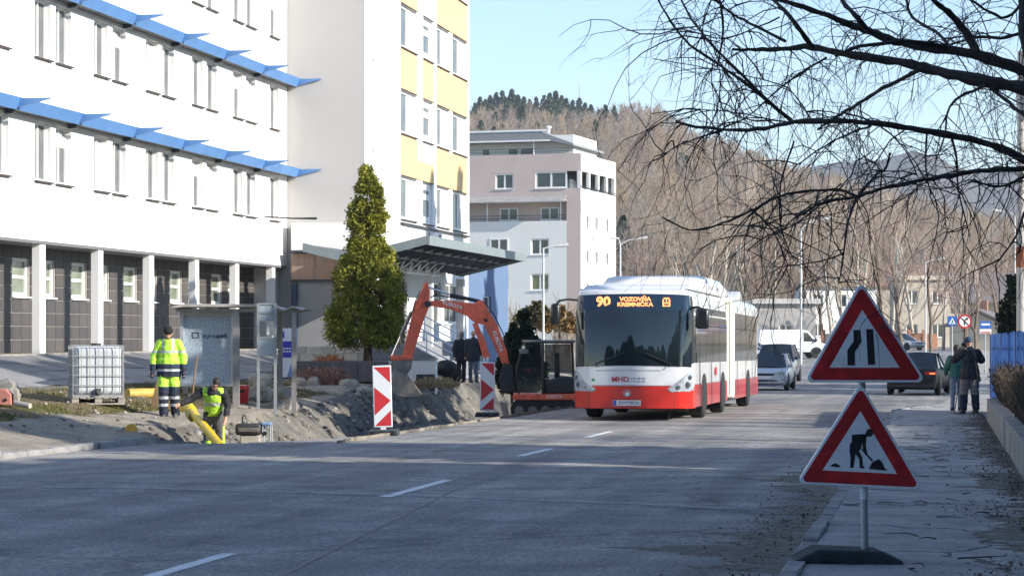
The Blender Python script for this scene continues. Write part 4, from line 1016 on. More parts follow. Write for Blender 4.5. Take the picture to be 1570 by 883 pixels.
# seats and driver's screen behind the glass are not seen: glass is dark tinted
# ------------------------------------------------------------------ cars
TAIL = M('tail_lamp', (.35, .01, .01), .2); TAILON = emit('tail_lamp_lit', (1, .22, .06), .9)
def car(name, label, loc, rz, L_, W, H, paint, kind='hatch', group=None, cat='car', taillit=False, detail=True):
    o = thing(name, label, cat, loc, rz, group); hw = W / 2
    belt = {'hatch': .92, 'sedan': .90, 'suv': 1.06}[kind]; zl = {'hatch': .20, 'sedan': .18, 'suv': .24}[kind]
    nose = belt - .20; hood = belt - .02
    if kind == 'sedan': st_ = [(0, .80, nose-.16), (.05, .92, nose-.03), (.25, .98, nose+.04), (1.15, 1, hood), (L_*.55, 1, belt+.02), (L_-1.0, 1, belt+.06), (L_-.25, .97, belt+.08), (L_-.04, .92, belt-.0), (L_, .85, belt-.2)]
    else: st_ = [(0, .80, nose-.16), (.05, .92, nose-.02), (.22, .98, nose+.06), (1.05, 1, hood), (L_*.55, 1, belt+.02), (L_-.5, 1, belt+.05), (L_-.12, .97, belt+.05), (L_-.02, .93, belt-.05), (L_, .88, belt-.25)]
    m = MB(); n = 12
    for y, k, zt in st_:
        w_ = hw * k; zb = zl + (.10 if y < .1 or y > L_ - .1 else 0)
        for p in ((-w_*.86, zb), (-w_*.97, zb+.12), (-w_, zb+.34), (-w_*.985, zt-.16), (-w_*.95, zt-.05), (-w_*.84, zt), (w_*.84, zt), (w_*.95, zt-.05), (w_*.985, zt-.16), (w_, zb+.34), (w_*.97, zb+.12), (w_*.86, zb)): m.v.append((p[0], y, p[1]))
    m.f = [(i*n+j, i*n+(j+1) % n, (i+1)*n+(j+1) % n, (i+1)*n+j) for i in range(len(st_)-1) for j in range(n)] + [tuple(range(n)), tuple(range((len(st_)-1)*n, len(st_)*n))]; m.m = [0]*len(m.f)
    m.build('body', paint, o, smooth=True, bevel=.015)
    # cabin
    y1, y2, y3, y4 = {'hatch': (1.1, 2.05, L_-1.0, L_-.14), 'sedan': (1.15, 2.0, L_-1.7, L_-.75), 'suv': (1.05, 1.75, L_-.75, L_-.08)}[kind]
    xb, xt = hw*.90, hw*.70; zb, zt = belt - .02, H
    A = [Vector((s*xb, y, zb)) for s in (-1, 1) for y in (y1, y4)]; B = [Vector((s*xt, y, zt)) for s in (-1, 1) for y in (y2, y3)]
    def gl(nm, a, b, c, d, mt=GLB, k=0.):
        q = MB(); nn = (b-a).cross(d-a).normalized()
        def f(u, v):
            p = a*(1-u)*(1-v) + b*u*(1-v) + c*u*v + d*(1-u)*v; return p + nn * k * math.sin(math.pi*u)
        q.grid(f, 6, 3); return q.build(nm, mt, o, smooth=True)
    gl('windscreen', A[0], A[2], B[2], B[0], k=.06); gl('rear_window', A[3], A[1], B[1], B[3], k=.05)
    gl('side_window', A[1], A[0], B[0], B[1]); gl('side_window', A[2], A[3], B[3], B[2])
    m = MB(); m.box(-xt-.02, xt+.02, y2-.03, y3+.03, zt-.03, zt+.012); m.build('roof', paint, o, bevel=.025)
    for a, b in ((A[0], B[0]), (A[2], B[2]), (A[1], B[1]), (A[3], B[3]), (A[0].lerp(A[1], .5), B[0].lerp(B[1], .45)), (A[2].lerp(A[3], .5), B[2].lerp(B[3], .45))):
        m = MB(); m.tube([a, b], .033, 6); m.build('pillar', paint, o)
    for y in (.78, L_-.80):
        for s in (-1, 1):
            q = MB(); q.disc((s*hw*.955, y, .335), .375, .09, 'x', 20); q.build('wheel_arch', BLK, o)
            wheel(o, s*(hw-.085), y, .32, .2, s)
    lw = .19 * W
    for s in (-1, 1):
        q = MB(); q.prism([(s*hw*.93, nose-.06), (s*hw*.93, nose+.04), (s*(hw*.93-lw*.5), nose+.05), (s*(hw*.93-lw*1.35), nose-.02), (s*(hw*.93-lw*1.2), nose-.10)], -.015, .16, 'y'); h = q.build('headlight', LENS, o, bevel=.01)
        q = MB(); q.disc((s*(hw*.93-lw*.6), -.02, nose-.03), .045, .02, 'y', 12); q.build('lamp', CHR, h)
        q = MB(); q.prism([(s*hw*.95, belt-.20), (s*hw*.95, belt-.06), (s*(hw*.95-lw*1.2), belt-.08), (s*(hw*.95-lw*1.2), belt-.17)], L_-.12, L_+.006, 'y'); tl = q.build('tail_light', TAIL, o, bevel=.01)
        if taillit:
            q = MB(); q.box(*sorted((s*hw*.90, s*(hw*.90-lw*.55))), L_+.004, L_+.016, belt-.155, belt-.105); q.build('lamp', TAILON if s < 0 else TAIL, tl)
        q = MB(); q.box(s*(hw+.02)-.09, s*(hw+.02)+.09, y1+.18, y1+.30, belt-.02, belt+.13); q.build('mirror', paint, o, bevel=.03)
    q = MB(); q.box(-hw*.42, hw*.42, -.02, .1, nose-.13, nose-.04); g = q.build('grille', BLK, o, bevel=.01)
    q = MB(); q.box(-hw*.6, hw*.6, .0, .1, zl+.14, zl+.24); q.build('lower_grille', BLK, o, bevel=.01)
    q = MB(); q.box(-.26, .26, -.025, .02, zl+.27, zl+.38); q.build('number_plate', MATS['plate_white'], o)
    q = MB(); q.box(-.26, .26, L_-.03, L_+.012, belt-.30, belt-.19); q.build('number_plate', MATS['plate_white'], o)
    q = MB(); q.box(-hw*.9, hw*.9, L_-.1, L_+.012, zl+.1, zl+.2); q.build('bumper_trim', BLK, o)
    return o
SILV = M('car_silver', (.56, .59, .63), .3, .06, 1, metal=.3, coat=.5); NAVY = M('car_navy', (.012, .02, .045), .2, .1, 1, coat=.8)
BLKP = M('car_black', (.008, .008, .010), .45, .1, 1, spec=.3); WHP = M('car_white', (.72, .73, .74), .3, .03, 1, coat=.6); LBL = M('car_pale_silver', (.55, .58, .62), .3, .05, 1, metal=.4, coat=.6)
def car_at(px, D): x, y = G(px, D); return (x, y, zr(y) + .01)
# facing the camera, queueing behind the bus
x, y, z = car_at(1172, 93); car('silver_car', 'silver estate car waiting just behind the rear of the bus', (x, y, z), R(-1.0), 4.5, 1.80, 1.42, SILV, 'hatch', 'cars queueing behind the bus')
x, y, z = car_at(1185, 107); car('dark_suv', 'dark navy off-road car following the silver estate car', (x, y, z), R(-1.5), 4.6, 1.86, 1.72, NAVY, 'suv', 'cars queueing behind the bus')
# black sedan from behind
x, y, z = car_at(1419, 84); o = car('black_sedan', 'black sedan seen from behind at the kerb with lit tail lamp', (0, 0, 0), 0, 4.7, 1.86, 1.46, BLKP, 'sedan', taillit=True)
o.location = (x, y, z); o.rotation_euler = (0, 0, R(180) + R(-6))
o.location = (x, y + 4.7, z)
# silver hatchback approaching far off
x, y, z = car_at(1410, 215); car('pale_hatchback', 'pale silver hatchback parked beyond the junction before the brick wall', (x, y, z), TH + R(38), 4.1, 1.75, 1.48, LBL, 'hatch')
for i, (px, D, pt, lab, rz) in enumerate(((1172, 150, WHP, 'white car parked beside the dark red wall behind the bus', TH + R(35)), (1192, 158, LBL, 'grey car parked in front of the white van', TH + R(60)), (1452, 250, WHP, 'small white car parked far beyond the black sedan', TH + R(80)), (1530, 232, WHP, 'white car parked below the blue bus stop sign', TH + R(75)))):
    x, y, z = car_at(px, D); car('parked_car', lab, (x, y, z), rz, 4.1, 1.75, 1.47, pt, 'hatch')
# white van, side on
def van(px, D):
    x, y, _ = car_at(px, D); o = thing('white_van', 'white panel van parked side on beyond the junction', 'van', (x, y, zr(y) + .02), TH + R(8))
    VW = WHP; pr = [(-2.55, .42), (-2.6, 1.0), (-2.5, 1.9), (-2.42, 2.0), (.6, 2.02), (1.05, 1.93), (1.75, 1.18), (2.35, .98), (2.5, .72), (2.5, .42)]
    m = MB(); m.prism(pr, -.95, .95, 'y'); m.build('body', VW, o, bevel=.07)
    m = MB(); m.prism([(.72, 1.18), (.72, 1.8), (.98, 1.8), (1.5, 1.2)], -.965, -.94, 'y'); m.build('side_window', GLB, o)
    m = MB(); m.add([(1.08, -.8, 1.91), (1.08, .8, 1.91), (1.74, .86, 1.22), (1.74, -.86, 1.22)], [(0, 1, 2, 3)]); q = m.build('windscreen', GLB, o); q.location = (.03, 0, .02)
    m = MB(); m.box(.66, .672, -.957, -.94, .55, 1.85); m.box(-.9, -.888, -.957, -.94, .55, 1.85); m.build('door_gap', BLK, o)
    m = MB(); m.box(-2.0, .4, -.965, -.945, .62, .70); m.build('side_strip', M('strip_grey', (.2, .2, .21)), o)
    for xx in (-1.6, 1.62):
        for s in (-1, 1):
            m = MB(); m.prism([(xx + .44*math.cos(t_), max(.3, .36 + .44*math.sin(t_))) for t_ in np.linspace(-.2, math.pi + .2, 14)], s*.93, s*.96, 'y'); m.build('wheel_arch', BLK, o)
            w_ = wheel(o, xx, s*.86, .34, .2, s); w_.rotation_euler = (R(90)*-s, 0, 0) if s > 0 else (R(90), 0, 0)
    m = MB(); m.box(2.36, 2.5, -.9, -.6, .78, .95); m.build('headlight', LENS, o, bevel=.02)
    m = MB(); m.box(1.5, 1.62, -1.12, -.97, 1.15, 1.42); m.build('mirror', BLK, o, bevel=.03)
van(1212, 166)
# ------------------------------------------------------------------ excavator
ED = 65.0; EK = ED / F
ex, ey = G(830, ED); EZ = zr(ey) - .28
KO = M('digger_orange', (.76, .14, .07), .42, .25, 3.5, coat=.2); STEEL = M('worn_steel', (.20, .19, .18), .45, .3, 4, metal=.5); DGR = M('digger_grey', (.028, .028, .031), .5, .2, 3); GRIME = M('bucket_steel', (.27, .24, .20), .7, .3, 3)
exc = thing('mini_excavator', 'orange mini excavator with dark cab standing in the dug bay', 'excavator', (ex, ey, EZ), TH)
def E(px, py): return ((px - 830) * EK, CAMZ + (HY - py) * EK - EZ)
def epoly(pts): return [E(*p) for p in pts]
def eprism(nm, pts, y0, y1, mt, bevel=.015, parent=None):
    m = MB(); m.prism(epoly(pts), y0, y1, 'y'); return m.build(nm, mt, parent or exc, bevel=bevel)
boom = eprism('boom', [(657, 462), (672, 460.5), (686, 461), (726, 465), (737, 460), (741, 461), (749, 476), (763, 499), (777, 537), (784, 570), (782, 577), (777, 568), (769, 556), (755, 524), (742, 498), (728, 495), (715, 484), (690, 474), (660, 469)], -.13, .13, KO)
eprism('boom_knuckle', [(726, 466), (737, 461), (749, 476), (746, 488), (731, 492), (722, 478)], -.15, .15, KO, .02, boom)
m = MB(); c = E(745, 491); m.disc((c[0], 0, c[1]), .05, .34, 'y', 14); m.build('pin', DGR, boom)
arm = eprism('dipper_arm', [(651, 434), (656, 433), (659, 446), (658, 470), (650, 490), (642, 515), (632, 549), (616, 549), (624, 515), (632, 482), (633, 474), (641, 458)], -.10, .10, KO)
c = E(656, 466)
m = MB(); m.disc((c[0], 0, c[1]), .09, .36, 'y', 16); m.build('pin', DGR, arm)
eprism('arm_bracket', [(634, 470), (640, 458), (652, 436), (657, 436), (652, 452), (645, 470), (639, 478)], -.14, .14, KO, .01, arm)
def etube(nm, a, b, r, mt, y=0, parent=None):
    A, B = E(*a), E(*b); m = MB(); m.tube([(A[0], y, A[1]), (B[0], y, B[1])], r, 10); return m.build(nm, mt, parent or exc, smooth=True)
bc = etube('bucket_cylinder', (631, 478), (614, 516), .055, STEEL); etube('piston_rod', (615, 514), (600, 548), .03, M('chrome_rod', (.7, .7, .72), .15, .05, metal=.9), 0, bc)
ac_ = etube('arm_cylinder', (735, 462), (690, 452), .055, DGR); etube('piston_rod', (692, 452.5), (656, 440), .03, MATS['chrome_rod'], 0, ac_)
for y in (-.3, .3): pass
bcy = etube('boom_cylinder', (748, 548), (738, 518), .075, KO); etube('piston_rod', (739, 520), (729, 494), .04, MATS['chrome_rod'], 0, bcy)
eprism('cylinder_guard', [(724, 496), (733, 497), (744, 522), (752, 547), (741, 549), (734, 524)], -.17, -.14, KO, .005, bcy)
eprism('boom_foot', [(772, 556), (786, 560), (790, 600), (770, 602), (764, 580)], -.2, .2, DGR)
eprism('link_arm', [(598, 545), (632, 545), (634, 551), (600, 553)], -.13, .13, KO)
cp = eprism('quick_coupler', [(600, 552), (632, 551), (630, 565), (622, 578), (608, 590), (600, 585), (604, 570)], -.12, .12, STEEL)
for p in ((606, 556), (627, 558), (606, 580)):
    c = E(*p); m = MB(); m.disc((c[0], 0, c[1]), .06, .32, 'y', 12); m.build('pin', GRIME, cp)
# bucket: a curved shell with side plates
bo = [(606, 566), (601, 580), (600, 594), (606, 604), (620, 608), (640, 608), (656, 605)]
bi = [(622, 575), (614, 584), (611, 593), (614, 599), (624, 602), (640, 604), (655, 603)]
bk = MB()
for i in range(len(bo) - 1): bk.prism(epoly([bo[i], bo[i+1], bi[i+1], bi[i]]), -.34, .34, 'y')
bks = bk.build('bucket', GRIME, exc)
for y in (-.345, .325):
    m = MB(); m.prism(epoly([(606, 566), (600, 582), (601, 597), (608, 605), (622, 608), (648, 607), (636, 590), (624, 575)]), y, y + .02, 'y'); m.build('side_plate', GRIME, bks)
for i in range(4):
    y = -.3 + i * .2; m = MB(); m.prism(epoly([(650, 602), (651, 607), (661, 606), (661, 604.5)]), y - .03, y + .03, 'y'); m.build('tooth', STEEL, bks)
# hoses
for k in range(4):
    m = MB(); y = -.09 + .06 * k
    m.tube([(E(660, 459)[0], y, E(660, 459)[1] + .05), (E(668, 452)[0], y, E(668, 452)[1]), (E(690, 456)[0], y, E(690, 456)[1]), (E(724, 463)[0], y, E(724, 463)[1] + .04), (E(742, 464)[0], y, E(742, 464)[1] + .02), (E(757, 484)[0], y, E(757, 484)[1] + .04), (E(772, 515)[0], y, E(772, 515)[1] + .05), (E(785, 553)[0], y, E(785, 553)[1] + .05)], .016, 5); m.build('hose', BLK, exc, smooth=True)
m = MB(); A = E(645, 445); m.tube([(A[0], -.12, A[1]), (E(637, 462)[0], -.16, E(637, 462)[1]), (E(632, 480)[0], -.12, E(632, 480)[1])], .016, 5); m.build('hose', BLK, exc)
LW_ = M('letter_white', (.75, .74, .72), .5)
a, b2 = E(683, 464.5), E(708, 472); ang = math.atan2(b2[1]-a[1], b2[0]-a[0])
c = E(694, 468); text('lettering', 'KUBOTA', .14, LW_, boom, (c[0], -.1335, c[1]), (R(90), -ang, 0), bold=.003)
a, b2 = E(757, 508), E(768, 537); ang = math.atan2(b2[1]-a[1], b2[0]-a[0])
c = E(763, 523); text('lettering', 'KUBOTA', .15, LW_, boom, (c[0], -.1335, c[1]), (R(90), -ang, 0), bold=.003)
# tracks, frame, house
for y in (-.75, .42):
    pr = []
    for t_ in np.linspace(math.pi/2, 3*math.pi/2, 8): pr.append((-.62 + .24*math.cos(t_), .24 + .24*math.sin(t_)))
    for t_ in np.linspace(-math.pi/2, math.pi/2, 8): pr.append((.80 + .24*math.cos(t_), .24 + .24*math.sin(t_)))
    m = MB(); m.prism(pr, y, y + .34, 'y'); tr = m.build('track', RUB, exc, bevel=.01)
    for i in range(12):
        m = MB(); u = -.62 + i * .13; m.box(u - .03, u + .03, y - .006, y + .346, -.02, .03)
        if i == 0: lug = m.mesh('track_lug', RUB)
        inst('track_lug', lug, tr, (i * .13, 0, 0)); inst('track_lug', lug, tr, (i * .13, 0, .475))
    for xx in (-.62, -.25, .1, .45, .80):
        m = MB(); m.disc((xx, y + (.0 if y < 0 else .34), .22), .13, .03, 'y', 14); m.build('track_roller', STEEL, tr)
m = MB(); m.box(-.5, .7, -.4, .42, .12, .5); m.build('undercarriage', DGR, exc)
m = MB(); m.prism([(-1.05, .05), (-1.15, .45), (-.95, .42), (-.9, .05)], -.75, .75, 'y'); m.build('dozer_blade', GRIME, exc)
m = MB(); m.box(-.78, 1.05, -.72, .72, .50, .68); hb = m.build('house_base', KO, exc, bevel=.03)
c = (.35, -.7235, .60); text('lettering', 'KUBOTA', .11, LW_, hb, c, (R(90), 0, 0), bold=.002)
m = MB(); m.prism([(.10, .68), (.10, 1.02), (.55, 1.16), (1.0, 1.12), (1.08, 1.0), (1.05, .68)], -.70, .70, 'y'); m.build('engine_cover', DGR, exc, bevel=.05)
m = MB()
y0, y1 = -.72, .15; ztop = 2.08
cn_ = [(-.62, .68), (-.70, 1.35), (-.48, ztop), (.84, ztop), (.90, .68)]
for y in (y0 + .04, y1 - .04):
    pts = [(p[0], y, p[1]) for p in cn_]
    m.tube(pts, .035, 6)
for p in cn_[1:4]: m.tube([(p[0], y0 + .04, p[1]), (p[0], y1 - .04, p[1])], .035, 6)
m.tube([(.03, y0 + .03, .68), (.03, y0 + .03, ztop)], .045, 6)
cf = m.build('cab_frame', DGR, exc)
m = MB(); m.box(-.54, .92, y0, y1, ztop, ztop + .07); m.build('cab_roof', M('cab_roof_grey', (.16, .16, .165), .5, .2), exc, bevel=.03)
CG = M('cab_glass', (.02, .025, .028), .05, .3, spec=.8)
cgn = CG.node_tree.nodes['Principled BSDF']; cgn.inputs['Alpha'].default_value = .45
for pr in ([(-.60, .72), (-.67, 1.35), (-.46, 2.04), (-.02, 2.04), (-.02, .72)], [(.09, 1.25), (.09, 2.04), (.80, 2.04), (.84, 1.25)]):
    m = MB(); m.prism(pr, y0 + .02, y0 + .03, 'y'); m.build('cab_pane', CG, exc)
m = MB(); m.prism([(-.58, 1.4), (-.45, 2.0), (.80, 2.04), (.84, 1.3)], y1 - .03, y1 - .02, 'y'); m.build('cab_pane', CG, exc)
m = MB(); m.box(.0, .5, -.52, -.05, .68, 1.08); m.box(.36, .5, -.52, -.05, 1.08, 1.8); m.build('seat', BLK, exc, bevel=.04)
m = MB(); m.tube([(-.42, -.3, .68), (-.36, -.3, 1.3)], .02, 6); m.tube([(-.35, -.5, .68), (-.3, -.5, 1.2)], .015, 6); m.build('control_levers', BLK, exc)
m = MB(); m.ell((-.36, -.3, 1.32), (.05, .05, .06)); m.build('lever_knob', KO, exc, smooth=True)
m = MB(); m.disc((-.5, y0 - .02, 1.95), .05, .05, 'y', 10); m.build('work_lamp', CHR, exc)
m = MB(); m.box(-.62, -.36, y0 - .03, y0 + .02, 1.78, 1.9); m.build('wiper_bar', STEEL, exc)
# ------------------------------------------------------------------ road signs on the pavement
SRED = M('sign_red', (.56, .025, .028), .4, .28, 9, lo=.45, hi=.75); SWH = M('sign_white', (.76, .78, .80), .4, .10, 5, lo=.3, hi=.6); SBK = M('sign_black', (.012, .012, .014), .6, .2)
GALV = M('galvanised', (.42, .44, .46), .45, .12, 3, metal=.4); RUBB = M('recycled_rubber', (.035, .045, .05), .9, .35, 6, bump=.7, bscale=40)
SD = 16.7; SK = SD / F
sx_, sy_ = G(1322, SD); SZ = zr(sy_) + .085
tsg = thing('roadwork_sign_post', 'twin triangular warning signs for narrow road and road works on rubber base', 'road sign', (sx_, sy_, SZ), TH)
def Sg(px, py): return ((px - 1322) * SK, CAMZ + (HY - py) * SK - SZ)
def rtri(pts, r, n=5):                     # rounded triangle
    out = []; k = len(pts)
    for i in range(k):
        p = Vector(pts[i]); a = (Vector(pts[i-1]) - p).normalized(); b = (Vector(pts[(i+1) % k]) - p).normalized()
        h = math.acos(max(-1, min(1, a.dot(b)))) / 2; d = r / math.tan(h); c = p + (a + b).normalized() * (r / math.sin(h))
        s, e = p + a*d - c, p + b*d - c
        for j in range(n + 1): 
            v = s.lerp(e, j/n).normalized() * r; out.append(tuple(c + v))
    return out
def shrink(pts, d):
    c = sum((Vector(p) for p in pts), Vector((0, 0))) / 3
    out = []
    for i in range(3):
        p = Vector(pts[i]); a = (Vector(pts[i-1]) - p).normalized(); b = (Vector(pts[(i+1) % 3]) - p).normalized(); h = math.acos(a.dot(b)) / 2
        out.append(tuple(p + (a + b).normalized() * (d / math.sin(h))))
    return out
def triangle(lab, pts, yoff, picto, extra):
    T_ = [Sg(*p) for p in pts]
    m = MB(); m.prism(rtri(T_, .035), yoff - .012, yoff + .012, 'y'); s = m.build('sign_plate', SWH, tsg, bevel=.004); s['label'] = lab
    A = rtri(shrink(T_, .018), .025); B = shrink(T_, .105)
    B = rtri(B, .001)
    m = MB(); k = len(A); m.add([(p[0], yoff - .0135, p[1]) for p in A] + [(p[0], yoff - .0135, p[1]) for p in B], [(i, (i+1) % k, k+(i+1) % k, k+i) for i in range(k)]); m.build('red_border', SRED, s, fixn=False)
    for poly in picto:
        m = MB(); m.add([(q[0], yoff - .0145, q[1]) for q in (Sg(*p) for p in poly)], [tuple(range(len(poly)))])
        bm = bmesh.new(); me = m.mesh('pictogram', SBK, fixn=False); bm.from_mesh(me); bmesh.ops.triangulate(bm, faces=bm.faces); bm.to_mesh(me); bm.free(); inst('pictogram', me, s)
    # rear rim and clamps
    m = MB(); c = Sg(1322, (pts[0][1] + pts[1][1]) / 2 + 25); m.box(-.06, .06, yoff + .013, yoff + .06, c[1] - .02, c[1] + .02); m.build('clamp', GALV, s)
    m = MB()
    for i in range(3):
        a, b = Vector(T_[i]), Vector(T_[(i+1) % 3]); d = (b - a).normalized(); a, b = a + d*.05, b - d*.05; nrm = Vector((-d.y, d.x)) * .006
        m.add([(a.x, yoff+.0125, a.y), (b.x, yoff+.0125, b.y), (b.x, yoff+.03, b.y), (a.x, yoff+.03, a.y)], [(0, 1, 2, 3)])
    m.build('rim', GALV, s)
z1 = lambda x, y: (1220 + x / 5.195, 430 + y / 5.195)
z2 = lambda x, y: (1210 + x / 4.905, 580 + y / 4.905)
triangle('narrow road warning triangle', [(1318.5, 431), (1231, 586), (1419, 586)], -.05,
    [[z1(*p) for p in ((447, 395), (505, 393), (512, 490), (460, 570), (462, 674), (402, 674), (400, 555), (452, 480))],
     [z1(*p) for p in ((550, 388), (605, 387), (622, 668), (564, 670))]], None)
man = [[z2(*p) for p in q] for q in (
    ((462, 420), (545, 414), (566, 430), (566, 470), (556, 478), (540, 482), (524, 530), (505, 548), (470, 560), (444, 540), (447, 490), (460, 475)),
    ((566, 400), (580, 377), (605, 375), (620, 392), (620, 415), (606, 432), (580, 434), (560, 420)),
    ((545, 414), (572, 420), (566, 500), (578, 570), (570, 578), (556, 560), (540, 500)),
    ((444, 540), (492, 548), (484, 600), (474, 660), (470, 667), (447, 666), (452, 600)),
    ((480, 552), (512, 535), (540, 590), (544, 652), (560, 666), (548, 673), (520, 668), (516, 600)),
    ((526, 522), (534, 516), (622, 612), (612, 622)),
    ((588, 676), (612, 628), (640, 612), (664, 602), (692, 632), (706, 668), (730, 684), (700, 686)),
    ((296, 656), (318, 640), (340, 632), (362, 644), (382, 660), (350, 662)))]
triangle('road works warning triangle', [(1318, 586), (1219, 740.5), (1414, 750)], -.05, man, None)
m = MB(); a, b = Sg(1319, 470), Sg(1326, 842); m.tube([(a[0], 0, a[1]), (b[0], 0, b[1] - .02)], .026, 12); m.build('post', GALV, tsg, smooth=True)
m = MB(); a, b = Sg(1324.5, 742), Sg(1325, 765); m.tube([(a[0], 0, a[1]), (b[0], 0, b[1])], .0285, 12); m.build('sleeve', M('sleeve_pale', (.62, .66, .70), .4), tsg, smooth=True)
pr = [Sg(*p) for p in ((1211, 868), (1213, 857), (1232, 847), (1250, 838), (1345, 842), (1378, 856), (1383, 870), (1300, 871))]
m = MB(); m.prism(pr, -.19, .22, 'y'); bs = m.build('rubber_base', RUBB, tsg, bevel=.02)
m = MB(); c = Sg(1252, 858); m.box(c[0] - .0, c[0] + .11, -.196, -.15, c[1] - .025, c[1] + .02); m.build('handle_recess', SBK, bs)
# ------------------------------------------------------------------ red and white beacons
BRED = M('beacon_red', (.50, .03, .035), .45, .06, 3); BWH = M('beacon_white', (.68, .70, .72), .45, .05, 3)
def beacon(px, py, D, label, tilt, toward):
    x, y = G(px, D); z = zroad(x, y)
    o = thing('warning_beacon', label, 'beacon', (x, y, z), TH, 'red and white beacons along the trench'); o.rotation_euler = (0, tilt, TH)
    W, Z0, Z1 = .175, .14, 1.30
    m = MB(); m.box(-W, W, -.02, .02, Z0, Z1); pl_ = m.build('panel', BWH, o, bevel=.012)
    m = MB(); yy = -.0215; w_ = W - .022
    tri = [[(-w_, Z1 - .03), (w_, Z1 - .03), (w_, Z1 - .33)], [(-w_, Z1 - .40), (w_, Z1 - .66), (-w_, Z1 - .93)], [(w_, Z0 + .32), (w_, Z0 + .03), (-w_, Z0 + .03)]]
    for t_ in tri:
        q = MB(); q.add([(p[0], yy, p[1]) for p in t_], [(0, 1, 2)]); q.build('red_field', BRED, pl_)
    m = MB(); m.box(-.05, .05, -.025, .025, .05, .14); m.build('foot_peg', BWH, o)
    m = MB(); m.prism([(-.30, 0), (-.27, .10), (.27, .10), (.30, 0)], -.42, .42, 'y'); b = m.build('rubber_foot', RUBB, o, bevel=.02)
    for xx in (-.18, 0, .18):
        q = MB(); q.box(xx - .035, xx + .035, -.428, -.40, .02, .085); q.build('slot', SBK, b)
    return o
beacon(588, 668, 44.0, 'red and white beacon board nearest the yellow pipe and trench corner', R(-1.6), 0)
b2_ = beacon(747, 638, 56.0, 'red and white beacon board in front of the digger boom', R(.4), 0)
m = MB(); m.tube([(0, 0, 1.3), (0, 0, 1.42)], .03, 6); m.build('lamp_peg', BWH, b2_)
# ------------------------------------------------------------------ bus shelter
SHM = M('shelter_steel', (.26, .25, .24), .5, .2, 2, metal=.3); SHR = M('fibre_cement', (.36, .33, .30), .85, .25, 4)
bx, by = G(330, 52.5); BZ = gz(bx, by) - .12
shl = thing('bus_shelter', 'steel bus shelter with corrugated roof and pale advertising panel', 'bus shelter', (bx, by, BZ), TH)
BK = 52.5 / F
def Bp(px, py): return ((px - 330) * BK, CAMZ + (HY - py) * BK - BZ)
zt = Bp(0, 470)[1]
# roof: rolled corrugated sheets
def wavy(nm, x0, x1, y0, y1, z, amp, per, along='x'):
    m = MB(); n = int((x1 - x0) / per * 10)
    m.grid(lambda u, v: (x0 + (x1-x0)*u, y0 + (y1-y0)*v, z + amp*math.sin((x0+(x1-x0)*u)/per*2*math.pi)), n, 1)
    k = len(m.v); m.v += [(a, b, c - .03) for a, b, c in m.v]; f0 = list(m.f); m.f += [tuple(k + i for i in f) for f in f0]
    for i in range(n):
        m.f.append((2*i, 2*i+2, k+2*i+2, k+2*i)); m.f.append((2*i+1, k+2*i+1, k+2*i+3, 2*i+3))
    m.m = [0]*len(m.f); return m.build(nm, SHR, shl, smooth=True)
xl, xm, xr = Bp(266, 0)[0], Bp(421, 0)[0], Bp(468, 0)[0]
wavy('roof_sheet', xm + .0, xr, -.5, 1.5, zt - .03, .035, .42)
m = MB(); m.prism([(xl, zt - .05), (xl + .1, zt + .015), (xl + .3, zt + .05), (xm - .04, zt + .05), (xm - .04, zt - .01), (xl + .3, zt - .02)], -.55, 1.5, 'y'); m.build('roof_sheet', SHR, shl, bevel=.01)
m = MB(); m.box(xl + .12, xr - .15, -.4, -.34, zt - .12, zt - .055); m.box(xl + .12, xr - .15, 1.3, 1.36, zt - .12, zt - .055); m.build('roof_beam', SHM, shl)
gb = .0
for px, y, w_ in ((272, 1.25, .05), (365, -.35, .07), (453, -.35, .05), (300, 1.3, .04), (421, 1.3, .05)):
    x = Bp(px, 0)[0]; m = MB(); m.box(x - w_, x + w_, y - w_, y + w_, -.12, zt - .06); m.build('post', SHM, shl)
# advertising light box with crazed glass
x0, x1 = Bp(277, 0)[0], Bp(360, 0)[0]; z0, z1_ = Bp(0, 592)[1], Bp(0, 477)[1]
ALU = M('aluminium', (.50, .51, .52), .35, .1, 3, metal=.5)
m = MB()
fw = .075
m.box(x0, x1, -.12, .1, z0, z0 + .07); m.box(x0, x1, -.12, .1, z1_ - .09, z1_); m.box(x0, x0 + fw, -.12, .1, z0 + .07, z1_ - .09); m.box(x1 - fw, x1, -.12, .1, z0 + .07, z1_ - .09)
fr = m.build('panel_frame', ALU, shl)
adm = M('crazed_glass', (.30, .38, .45), .2, .1, 30, col2=(.46, .54, .60), spec=.6, bump=.4, bscale=60, lo=.40, hi=.62)
m = MB(); m.box(x0 + fw, x1 - fw, -.06, -.04, z0 + .07, z1_ - .09); ap = m.build('advert_panel', adm, fr)
c = Bp(327, 515); text('lettering', 'euro', .155, SBK, ap, (c[0] - .09, -.064, c[1]), (R(90), 0, 0)); text('lettering', 'awk', .155, SBK, ap, (c[0] + .20, -.064, c[1]), (R(90), 0, 0), bold=.004)
c = Bp(300, 514); m = MB()
for q in ((-.075, .075, .045, .065), (-.075, .075, -.065, -.045), (-.075, -.055, -.045, .045), (.055, .075, -.045, .045)): m.box(c[0] + q[0], c[0] + q[1], -.066, -.0605, c[1] + q[2], c[1] + q[3])
m.build('logo', SBK, ap)
c = Bp(326, 523); m = MB(); m.box(c[0] - .02, c[0] + .22, -.064, -.0605, c[1] - .006, c[1] + .004); m.build('lettering', MATS['letter_grey'], ap)
c = Bp(312, 576); m = MB(); m.box(c[0] - .1, c[0] + .12, -.064, -.0605, c[1] - .006, c[1] + .004); m.build('lettering', MATS['letter_grey'], ap)
